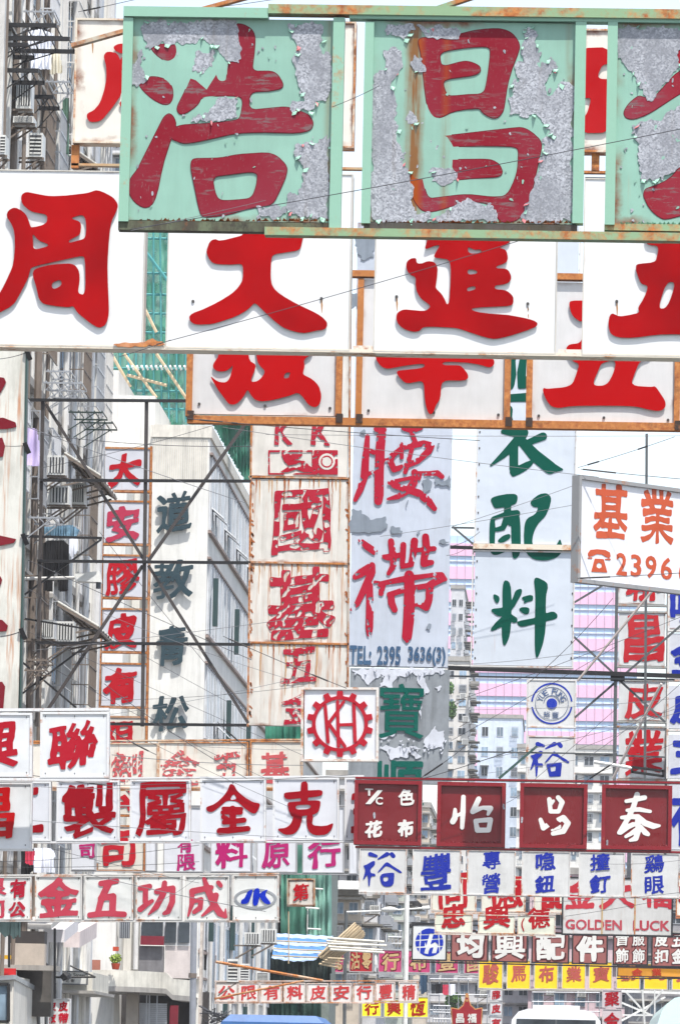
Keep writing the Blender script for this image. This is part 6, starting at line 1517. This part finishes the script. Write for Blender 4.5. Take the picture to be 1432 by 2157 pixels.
block('grey green cluttered building behind the white row end at the centre', 770, 858, 1560, 300, 20, plain('grey_green_render', srgb(178, 184, 174), .9, var=.3, streak=.6), 14, 3, 1585, 40)
block('narrow brown grey building behind the street lamp head', 846, 905, 1700, 380, 20, BEI, 12, 3, 1716, 32)
block('old building with plants and cages right of the peeling grey sign', 936, 988, 1392, 430, 26, plain('pale_render', srgb(214, 210, 204), .85, var=.2, scale=.8, streak=.5), 26, 2, 1412, 30, ledge=False)
block('white gabled house front below the pink and blue striped tower', 1006, 1100, 1512, 520, 20, BLW, 18, 3, 1530, 42, win=(.45, .5), ledge=False, side=False)
block('narrow pale tower directly left of the striped tower', 950, 978, 1240, 560, 20, GRW, 30, 2, 1262, 30, ledge=False)
block('low white building with wide windows right of the white house', 1090, 1290, 1575, 500, 16, plain('white_render', srgb(226, 224, 218), .85, var=.2, scale=1.0, streak=.45), 12, 6, 1590, 40, side=False)
block('grey white apartment block behind the yellow and rose sign rows', 905, 1120, 1880, 340, 20, GRW, 8, 7, 1896, 44)
block('faded pink apartment block at the lower right behind the coach', 1116, 1335, 1840, 330, 18, PKW, 10, 5, 1866, 56, win=(.5, .5))
block('dark grey cluttered block at the right edge behind the white lattice', 1330, 1600, 1660, 300, 20, plain('dark_grey_render2', srgb(150, 148, 150), .9, var=.4, streak=.6), 12, 7, 1680, 48)
block('pale high block behind the upper rust rimmed sign', 165, 345, 306, 300, 20, GRW, 14, 5, 330, 90)
plantthing(945, 1464, 425, .35, .5, 200, 'hanging green shrub on the old building beside the peeling grey sign', .14); plantthing(950, 1516, 425, .4, .7, 240, 'darker straggling shrub lower on the same old building', .14)
plantthing(955, 2125, 330, .5, .5, 160, 'small green shrub left of the red shield sign', .15)
# pink and blue striped tower
YT = 730.0; rTw = empty('striped_tower', at(1150, 2290, YT), 'tall far tower clad in pink and pale blue bands with thin mullions', 'building')
a = at(946, 1128, YT); b = at(1345, 1128, YT)
PK = plain('pink_band', srgb(232, 184, 210), .5, var=.06); BB_ = plain('blue_band', srgb(184, 210, 234), .4, var=.08)
obj('wall', MB().box(a.x, b.x, YT, YT+20, 0, a.z), BB_, rTw)
zz = a.z-1.0; k = 0
while zz > 8:
    obj('pink_band', MB().box(a.x-.02, b.x+.02, YT-.25, YT-.002, zz-1.6, zz), PK, rTw)
    obj('blue_ridge', MB().box(a.x-.01, b.x+.01, YT-.16, YT-.002, zz-2.35, zz-2.2), plain('pale_ridge', srgb(226, 232, 240), .5), rTw)
    zz -= 3.0; k += 1
n = 23
for i in range(n+1):
    x = a.x+(b.x-a.x)*i/n; obj('mullion', MB().box(x-.022, x+.022, YT-.33, YT-.252, 0, a.z), plain('mullion_grey', srgb(160, 150, 170), .5), rTw)

# ------------------------------------------------------------------ lamps, posts
rP_ = empty('street_lamp', at(406, 2290, 150), 'plain grey lamp post standing before the white corner block at the bottom left', 'street lamp')
obj('post', MB().tube([at(404, 2300, 150), at(409, 1935, 150)], .085, 12), plain('post_grey', srgb(158, 160, 166), .4, .3), rP_)
obj('collar', MB().tube([at(406, 2060, 150), at(406.4, 2050, 150)], .11, 12), PIPED, rP_)
rP2_ = empty('street_lamp', at(852, 2290, 182), 'tall white lamp post with twin arms and a flat lamp head in the centre', 'street lamp')
obj('post', MB().tube([at(851, 2300, 182), at(857, 1885, 182)], .08, 10), plain('lamp_white', srgb(236, 236, 232), .35), rP2_)
obj('arm', MB().tube([at(730, 1921, 182), at(800, 1919, 182), at(905, 1912, 182)], .03), plain('lamp_white', srgb(236, 236, 232), .35), rP2_)
def lamp_head(x0, x1, y, Y, par):
    mb = MB(); a, b = at(x0, y, Y), at(x1, y-1, Y); n = 8; st = []
    for i in range(n+1):
        t = i/n; w = .22*math.sin(math.pi*min(1, t*.8+.12)); p_ = a.lerp(b, t); st.append([p_+Vector((0, -w, 0)), p_+Vector((0, -w*.5, w*.45)), p_+Vector((0, w*.5, w*.45)), p_+Vector((0, w, 0)), p_+Vector((0, 0, -w*.4))])
    vs = [v for s in st for v in s]; fs = [(i*5+k, i*5+(k+1) % 5, (i+1)*5+(k+1) % 5, (i+1)*5+k) for i in range(n) for k in range(5)]+[(0, 4, 3, 2, 1), (n*5, n*5+1, n*5+2, n*5+3, n*5+4)]
    mb.add(vs, fs); return obj('lamp_head', mb, plain('lamp_white', srgb(236, 236, 232), .35), par, smooth=True)
lamp_head(802, 838, 1917, 181.9, rP2_)
obj('photocell', MB().tube([at(889, 1913, 182), at(904, 1912, 182)], .07, 10), plain('lamp_white', srgb(236, 236, 232), .35), rP2_)
rP3_ = empty('street_lamp', at(729, 2290, 195), 'slim grey post left of the twin armed lamp', 'street lamp'); obj('post', MB().tube([at(723, 2300, 195), at(729, 1918, 195)], .06, 10), GS, rP3_)
obj('tube_lamp', MB().tube([at(790, 2003, 186), at(791, 2032, 186)], .06, 8), plain('lamp_white', srgb(236, 236, 232), .35), rP3_)
# long rusty pole across
tag(obj('pole', MB().tube([at(455, 2026, 163), at(680, 2066, 164)], .045), rusty_mat(srgb(200, 170, 140), .7, 4)), 'long rusty pole sloping down to the rose lettered row', 'pole')
tag(obj('pole', MB().tube([at(452, 2104, 163.5), at(640, 2066, 163.6)], .03), rusty_mat(srgb(200, 160, 120), .8, 5)), 'thin rusty rod crossing the rose lettered row from its lower left corner', 'pole')
# white lattice at lower right
rW = empty('lattice_frame', at(1320, 2150, 178), 'white steel lattice with crossed braces at the lower right', 'steel frame')
for (x0, y0, x1, y1, w) in ((1308, 2088, 1432, 2092, 5), (1308, 2112, 1400, 2150, 4), (1308, 2150, 1400, 2100, 4), (1352, 2085, 1360, 2200, 4), (1310, 2138, 1400, 2139, 3), (1318, 2090, 1355, 2130, 4), (1395, 2086, 1340, 2150, 4), (1378, 2086, 1378, 2200, 3)):
    obj('bar', MB().bar(at(x0, y0, 178), at(x1, y1, 178.2), w*.0149, .05), plain('lamp_white', srgb(236, 236, 232), .35), rW)

# clutter between the low sign rows
for k, (x0, y0, x1, y1, Y, lb) in enumerate(((905, 2062, 1026, 2160, 300, 'grey pipe frame hung with laundry above the red shield sign'), (800, 1960, 846, 2000, 280, 'thin white railing frame behind the white lamp post'), (1120, 2090, 1262, 2150, 300, 'grey railing frame on the faded pink block behind the coach'), (912, 2118, 948, 2160, 290, 'small grey gate frame left of the green shrub at the bottom'))):
    r = empty('railing_frame', at((x0+x1)/2, y1, Y), lb, 'railing')
    for y in np.linspace(y0, y1, 4): obj('bar', MB().tube([at(x0, y, Y), at(x1, y+1, Y)], .03), STL, r)
    for x in np.linspace(x0, x1, 7): obj('bar', MB().tube([at(x, y0, Y+.05), at(x-1, y1, Y+.05)], .025), STL, r)
for (pts, m_, lb, nm) in (([(884, 2056), (900, 2054), (898, 2088), (888, 2094)], plain('navy_cotton', srgb(40, 70, 96), .9), 'long dark blue garment hanging right of the yellow sign trio', 'garment'), ([(918, 2072), (930, 2072), (931, 2092), (916, 2090)], bc, 'black shirt on the laundry frame above the red shield sign', 'shirt'), ([(932, 2074), (944, 2074), (943, 2096), (933, 2094)], bk2, 'pinkish cloth on the laundry frame above the red shield sign', 'cloth'), ([(946, 2073), (958, 2073), (958, 2094), (947, 2096)], wc, 'white cloth on the laundry frame above the red shield sign', 'cloth'),
        ([(820, 1985), (830, 1985), (830, 2010), (821, 2008)], bc, 'dark cloth hanging behind the white lamp post', 'cloth'), ([(856, 1900), (880, 1898), (896, 1914), (880, 1908)], plain('dark_canvas2', srgb(52, 50, 50), .9), 'dark torn canopy cloth above the flat lamp head', 'canopy')):
    cloth(pts, 288, m_, lb, nm, step=2, amp=.08)
for i, (px, py, Y, w, h, lb) in enumerate(((742, 1938, 225, 18, 16, 'small air conditioner on the beige old building'), (778, 1925, 226, 20, 18, 'air conditioner under the dark canopies left of the lamp head'), (812, 1946, 285, 16, 14, 'little air conditioner just below the flat lamp head'), (832, 1975, 285, 14, 14, 'little air conditioner left of the white lamp post'), (870, 1942, 370, 14, 12, 'tiny air conditioner between the lamp post and the globe sign'), (1010, 2100, 320, 16, 14, 'air conditioner right of the red shield sign'),
        (1150, 2096, 320, 18, 15, 'air conditioner on the pink block above the coach'), (1215, 2100, 320, 18, 15, 'air conditioner on the pink block left of the lattice sign'), (974, 1520, 425, 12, 12, 'tiny air conditioner on the old building below the plants'), (972, 1568, 425, 13, 12, 'tiny air conditioner lower on the same old building'), (968, 1472, 425, 12, 12, 'tiny air conditioner beside the upper green plant'))):
    ac(px, py, Y, w, h, lb)
awning_m = plain('hood_sheet', srgb(120, 116, 108), .7, var=.5)
for i, (x0, y0, x1, y1, Y, lb) in enumerate(((704, 1868, 778, 1874, 221, 'white corrugated canopy on the beige building left of the lamp'), (784, 1882, 800, 1892, 224, 'dark drooping canopy right of the beige building'), (800, 1990, 846, 1996, 290, 'dark flat canopy behind the bamboo poles'), (990, 1440, 1008, 1446, 428, 'small dark hood on the old building by the striped tower'))):
    canopy(lb, x0, y0, x1, y1, Y, awning_m if i else plain('lamp_white', srgb(236, 236, 232), .35), 1.5)

# ------------------------------------------------------------------ vehicles (their roofs reach into the frame)
def vehicle(label, cat, nm, x0, x1, ytop, Y, H, L, body, trim, kind):
    a = at(x0, ytop, Y); b = at(x1, ytop, Y); W_ = b.x-a.x; zt = a.z; r = empty(nm, ((a.x+b.x)/2, Y, 0), label, cat)
    def X(t): return a.x+W_*t
    if kind == 'coach':
        prof = [(.02, .5), (.0, zt-.9), (.03, zt-.3), (.10, zt-.08), (.2, zt), (.8, zt), (.9, zt-.08), (.97, zt-.3), (1.0, zt-.9), (.98, .5)]
        mb = MB(); n = len(prof); mb.add([(X(t), Y, z) for t, z in prof]+[(X(t), Y+L, z) for t, z in prof], [tuple(range(n)), tuple(range(2*n-1, n-1, -1))]+[(i, n+i, n+(i+1) % n, (i+1) % n) for i in range(n)])
        obj('body', mb, body, r)
        w_ = obj('windscreen', MB().hexa([(X(.06), Y-.04, zt-1.9), (X(.94), Y-.04, zt-1.9), (X(.94), Y, zt-1.9), (X(.06), Y, zt-1.9), (X(.08), Y-.02, zt-.28), (X(.92), Y-.02, zt-.28), (X(.92), Y, zt-.28), (X(.08), Y, zt-.28)]), GLD, r)
        obj('roof_unit', MB().box(X(.25), X(.75), Y+1, Y+4, zt+.001, zt+.12), body, r)
        obj('pillar', MB().box(X(.49), X(.51), Y-.06, Y-.041, zt-1.9, zt-.28), GS, r)
        for s in (-.05, 1.02): obj('mirror', MB().box(X(s), X(s+.03), Y-.4, Y-.2, zt-1.1, zt-.6), FRD, r)
    else:
        obj('body', MB().box(X(0), X(1), Y, Y+L, .9, zt-.18), body, r)
        obj('roof', MB().hexa([(X(0), Y, zt-.177), (X(1), Y, zt-.177), (X(1), Y+L, zt-.177), (X(0), Y+L, zt-.177), (X(.08), Y+.1, zt), (X(.92), Y+.1, zt), (X(.92), Y+L-.1, zt), (X(.08), Y+L-.1, zt)]), body, r)
        obj('rim', (lambda m: (m.box(X(-.01), X(1.01), Y-.05, Y-.003, zt-.28, zt-.2), m.box(X(-.01), X(.02), Y-.05, Y-.003, .9, zt-.283), m.box(X(.98), X(1.01), Y-.05, Y-.003, .9, zt-.283), m)[3])(MB()), trim, r)
        obj('rear_opening', MB().box(X(.06), X(.94), Y-.02, Y-.003, 1.1, zt-.34), plain('dark_canvas', srgb(40, 44, 52), .8), r)
        obj('bumper', MB().box(X(.02), X(.98), Y-.15, Y-.004, .5, .72), GS, r)
    for t in (.1, .78):
        for y in (Y+1.2, Y+L-1.5):
            mb = MB(); mb.tube([(X(t), y, .48), (X(t)+.28, y, .48)], .48, 20); wh = obj('wheel', mb, plain('tyre_rubber', (.02, .02, .02), .8), r); obj('hub', MB().tube([(X(t)-.01, y, .48), (X(t)+.29, y, .48)], .2, 12), STL, wh)
    return r
CW = plain('coach_white', srgb(236, 238, 240), .25, var=.05)
vehicle('white coach roof and dark windscreen rising at the bottom right', 'coach', 'coach', 1072, 1270, 2124, 158, 3.4, 9, CW, CW, 'coach')
vehicle('blue truck box top at the bottom centre', 'truck', 'truck', 468, 682, 2136, 141, 3.4, 6, plain('truck_blue', srgb(52, 104, 166), .45, var=.3, scale=3), plain('truck_blue_trim', srgb(70, 112, 166), .45), 'truck')
# white box truck at bottom left, angled side
YV = 100; rV = empty('truck', at(30, 2290, YV), 'white box truck with a pale sloping side at the bottom left corner', 'truck')
A_ = [at(-60, 2062, YV), at(30, 2056, YV), at(106, 2098, YV+6)]
wp2 = plain('truck_panel', srgb(224, 220, 212), .5, streak=.4, var=.15)
mb = MB(); mb.hexa([(A_[0].x, YV, .8), (A_[1].x, YV, .8), (A_[1].x, YV+5, .8), (A_[0].x, YV+5, .8), (A_[0].x, YV, A_[0].z), (A_[1].x, YV, A_[1].z), (A_[1].x, YV+5, A_[1].z), (A_[0].x, YV+5, A_[0].z)]); obj('cargo_box', mb, wp2, rV)
mb = MB(); a, b = A_[1]+Vector((.003, 0, 0)), A_[2]; mb.hexa([(a.x, a.y, .8), (b.x, b.y, .8), (b.x-.2, b.y+1, .8), (a.x, a.y+1, .8), (a.x, a.y, a.z), (b.x, b.y, b.z), (b.x-.2, b.y+1, b.z), (a.x, a.y+1, a.z)]); obj('side_fairing', mb, wp2, rV)
mb = MB(); mb.bar(a+Vector((0, -.06, -.02)), b+Vector((0, -.06, -.02)), .07, .08); mb.bar((A_[0].x, YV-.06, A_[0].z-.02), (a.x, YV-.06, a.z-.02), .08, .08); obj('rim', mb, plain('worn_aluminium', srgb(190, 194, 200), .35, .6), rV)
bx('side_window', -20, 2076, 17, 2150, YV-.02, .02, GLB, rV); obj('window_frame', (lambda m: ([m.bar(at(p0[0], p0[1], YV-.06), at(p1[0], p1[1], YV-.06), .05, .06) for p0, p1 in (((-22, 2074), (19, 2073)), ((19, 2073), (19, 2152)), ((-22, 2152), (19, 2152)))], m)[1])(MB()), plain('black_rubber', srgb(40, 40, 42), .6), rV)
mb = MB()
for p0, p1 in (((82, 2108), (98, 2112)), ((82, 2108), (82, 2170)), ((98, 2112), (98, 2170))): mb.bar(at(p0[0], p0[1], YV+3.5), at(p1[0], p1[1], YV+4.3), .03, .2)
obj('hatch_frame', mb, GS, rV)
for y in (YV+.8, YV+4): obj('wheel', MB().tube([(A_[1].x-.35, y, .45), (A_[1].x-.02, y, .45)], .45, 20), plain('tyre_rubber', (.02, .02, .02), .8), rV)
# pale green bus shoulder at bottom right
rK = empty('bus', at(1440, 2300, 60), 'rounded pale mint bus roof cut by the bottom right corner', 'bus')
prof = [(1384, 2157), (1392, 2132), (1404, 2114), (1420, 2102), (1440, 2098)]; q = [at(x, y, 60) for x, y in prof]; xr = q[-1].x+1.6
pr = [Vector((q[0].x-.04, 60, .6))]+q+[Vector((xr, 60, q[-1].z)), Vector((xr+.3, 60, q[0].z)), Vector((xr+.3, 60, .6))]
n = len(pr); mb = MB(); mb.add(pr+[p+Vector((0, 8, 0)) for p in pr], [tuple(range(n)), tuple(range(2*n-1, n-1, -1))]+[(i, n+i, n+(i+1) % n, (i+1) % n) for i in range(n)]); obj('body', mb, plain('mint_bus_paint', srgb(206, 232, 226), .3, var=.05), rK)
obj('rear_window', MB().box(q[0].x+.15, xr+.1, 59.95, 59.997, .9, q[0].z-.3), GLD, rK)
for x in (q[0].x+.1, xr-.2): obj('wheel', MB().tube([(x, 62, .45), (x+.28, 62, .45)], .45, 18), plain('tyre_rubber', (.02, .02, .02), .8), rK)

# slanting fluorescent lamp with black bracket, right
rF_ = empty('floodlight', at(1360, 1630, 112), 'slanting tube lamp on a black bracket above the deep red row', 'lamp')
obj('tube_lamp', MB().tube([at(1250, 1605, 112), at(1330, 1618, 112)], .035), plain('lamp_white', srgb(236, 236, 232), .35), rF_)
obj('bracket', (lambda m: ([m.bar(at(*p0, 112), at(*p1, 112), .05, .05) for p0, p1 in (((1330, 1616), (1396, 1624)), ((1330, 1626), (1396, 1635)), ((1330, 1614), (1330, 1628)), ((1396, 1622), (1396, 1637)))], m)[1])(MB()), BLK, rF_)
for k, (x0, y0, x1, y1, w) in enumerate(((400, 1500, 0, 0, 0),)): pass

# ------------------------------------------------------------------ wires
WM = plain('wire', srgb(74, 74, 78), .5); WM2 = plain('wire_light', srgb(120, 120, 124), .5)
def wire(label, x0, y0, x1, y1, Y, w=1.3, sag=3, mat=None, Y1=None, knots=()):
    Y1 = Y1 or Y; pts = []
    for i in range(11):
        t = i/10; pts.append(at(x0+(x1-x0)*t, y0+(y1-y0)*t+sag*4*t*(1-t), Y+(Y1-Y)*t))
    mb = MB().tube(pts, w*.5*Y/FPX, 4)
    if not knots: return tag(obj('cable', mb, mat or WM), label, 'cable')
    r = empty('stay_cable', pts[0], label, 'cable'); obj('wire', mb, mat or WM, r)
    for (t0, t1) in knots:
        a = pts[0].lerp(pts[-1], t0)+Vector((0, 0, 0)); p = []
        for t in (t0, t1): p.append(at(x0+(x1-x0)*t, y0+(y1-y0)*t+sag*4*t*(1-t), Y+(Y1-Y)*t))
        obj('turnbuckle', MB().tube([p[0], p[0].lerp(p[1], .2), p[0].lerp(p[1], .8), p[1]], 1.7*Y/FPX, 6), BLK, r)
    return r
wire('thin cable rising in front of the mint green boxes', 275, 483, 1500, 258, 46.5, 1.8, 6)
wire('cable rising across the large white boxes from the torn rail', 330, 725, 1100, 505, 63, 1.6, 4)
wire('continuation cable low across the large 大 box'.replace('大 ', ''), 250, 752, 360, 716, 63, 1.4, 1)
wire('rusty edged stay along the bottom of the first mint box', 276, 486, 560, 400+22, 46.8, 1.2, 1, WM2)
wire('stay with a turnbuckle leaving the left corner of the orange rusted frame', 396, 882, 1010, 928, 70, 1.6, 3, None, None, ((.04, .12), (.15, .17)))
wire('second stay below the orange rusted frame crossing to the right', 470, 900, 1260, 1005, 71, 1.2, 4, WM2)
wire('upper stay crossing to the green character sign', 560, 915, 1432, 918, 71.5, 1.1, 2, WM2)
wire('chain stay from the slanted telephone sign up to the right', 1216, 985, 1420, 920, 96, 1.3, 2, None, None, ((.1, .22), (.62, .72)))
wire('turnbuckle stay along the top of the slanted telephone sign', 1222, 988, 1470, 1012, 95.5, 1.5, 1, None, None, ((.02, .3),))
wire('turnbuckle stay along the bottom of the slanted telephone sign', 1216, 1218, 1460, 1205, 95.5, 1.5, 1, None, None, ((.02, .28),))
wire('thin cable rising from the steel rail to the green character sign', 950, 1110, 1215, 1020, 104, 1.1, 2, WM2)
wire('second thin cable rising across the green character sign', 800, 1130, 1216, 1062, 104, 1.1, 2, WM2)
r3 = random.Random(5)
wl = [(60, 900, 520, 1060), (86, 915, 530, 940), (90, 985, 500, 880), (60, 1180, 530, 1390), (60, 1240, 520, 1500), (210, 1120, 520, 1500), (215, 1290, 640, 1440), (70, 1370, 640, 1300), (200, 1475, 640, 1445), (200, 1510, 660, 1420), (60, 1330, 636, 1590),
      (100, 1400, 560, 1640), (310, 1560, 610, 1700), (220, 1440, 520, 1640), (0, 1620, 200, 1650), (60, 1656, 400, 1660), (236, 1655, 745, 1632), (60, 1728, 740, 1772), (236, 1590, 640, 1612), (240, 1560, 636, 1580), (0, 1815, 420, 1780), (0, 1826, 420, 1815), (100, 1785, 420, 1860), (180, 1840, 560, 1920), (330, 1900, 420, 1845)]
for i, (x0, y0, x1, y1) in enumerate(wl):
    wire('thin overhead wire among many crossing the left half of the street', x0, y0, x1, y1, 90-i*.15, r3.choice((.9, 1.1, 1.4)), r3.uniform(1, 9), r3.choice((WM, WM2)))['group'] = 'overhead wires on the left'
wr = [(950, 1480, 1432, 1300), (950, 1560, 1300, 1360), (1110, 1440, 1290, 1260), (955, 1495, 1432, 1470), (955, 1400, 1250, 1370), (1020, 1600, 1432, 1500), (1110, 1655, 1300, 1490), (930, 1640, 1300, 1585), (1190, 1650, 1432, 1560), (1210, 1580, 1432, 1480), (1200, 1540, 1432, 1490), (1230, 1600, 1432, 1440), (940, 1170, 1000, 1140), (950, 1150, 1010, 1120), (1280, 1820, 1432, 1812), (1100, 1900, 1432, 1880), (1190, 1930, 1400, 1895), (870, 1950, 1130, 1925), (1020, 1700, 1100, 1670)]
for i, (x0, y0, x1, y1) in enumerate(wr):
    wire('thin overhead wire among many crossing the right half of the street', x0, y0, x1, y1, 93-i*.1, r3.choice((.9, 1.1, 1.4)), r3.uniform(1, 9), r3.choice((WM, WM2)))['group'] = 'overhead wires on the right'
for k, (x0, y0, x1, y1, lb, kn) in enumerate(((220, 1530, 330, 1590, 'stay with a turnbuckle running down from the lattice foot', ((.55, .85),)), (458, 1520, 520, 1575, 'stay with a turnbuckle right of the last green character', ((.3, .7),)), (470, 1340, 730, 1450, 'stay with turnbuckles crossing the corrugated sign', ((.05, .2), (.72, .85))), (0, 1622, 235, 1655, 'stay with turnbuckle along the bottom of the topmost white pair', ((.8, .95),)),
        (884, 1640, 980, 1572, 'dark stay rising from the joint of the deep red boxes', ((.1, .5),)), (890, 1640, 1080, 1580, 'second dark stay rising from the joint of the deep red boxes', ()), (1216, 1655, 1300, 1600, 'dark stay with fittings above the third deep red box', ((.3, .8),)), (0, 756, 55, 743, 'short cable to the top bracket of the rust streaked left sign', ()), (0, 1341, 50, 1328, 'short cable to the lowest bracket of the rust streaked left sign', ()), (0, 938, 55, 938, 'short level cable to the second bracket of the rust streaked left sign', ()),
        (165, 25, 400, -30, 'twisted cable at the top left corner of the rust rimmed sign', ((.05, .2),)), (430, 18, 640, -12, 'thin cable crossing the sky above the mint boxes', ()), (710, 487, 770, 487, 'short wire joining the first two mint boxes', ()), (700, 225, 800, 180, 'wire seen in the gap between the first two mint boxes', ()))):
    wire(lb, x0, y0, x1, y1, (45 if k >= 13 else 88) if k not in (10, 11, 12) else 79, 1.5, 2, WM, None, kn)
# cage of dark branches of cable behind the corner post
rBr = empty('cable_tangle', at(440, 2150, 159), 'tangle of dark cables at the foot of the corner column', 'cables')
for i in range(14): obj('cable', MB().tube([at(412+r3.uniform(0, 80), 2105+r3.uniform(0, 50), 158.5), at(420+r3.uniform(0, 70), 2110+r3.uniform(0, 45), 158.2), at(412+r3.uniform(0, 90), 2120+r3.uniform(0, 50), 158.5)], .02, 4), WM, rBr)

# ------------------------------------------------------------------ thin summer haze filling the street
hm = bpy.data.materials.new('haze'); hm.use_nodes = True; hn = hm.node_tree.nodes; hn.remove(hn['Principled BSDF'])
pv_ = hn.new('ShaderNodeVolumePrincipled'); pv_.inputs['Color'].default_value = (.93, .95, 1, 1); pv_.inputs['Density'].default_value = 0.0002; pv_.inputs['Anisotropy'].default_value = 0.1
hm.node_tree.links.new(pv_.outputs[0], hn['Material Output'].inputs['Volume'])
obj('haze', MB().box(-610, 610, -60, 1610, -1.5, 62), hm, kind='stuff')

# the text source is only a drawing aid: remove it
bpy.data.objects.remove(_to, do_unlink=True)
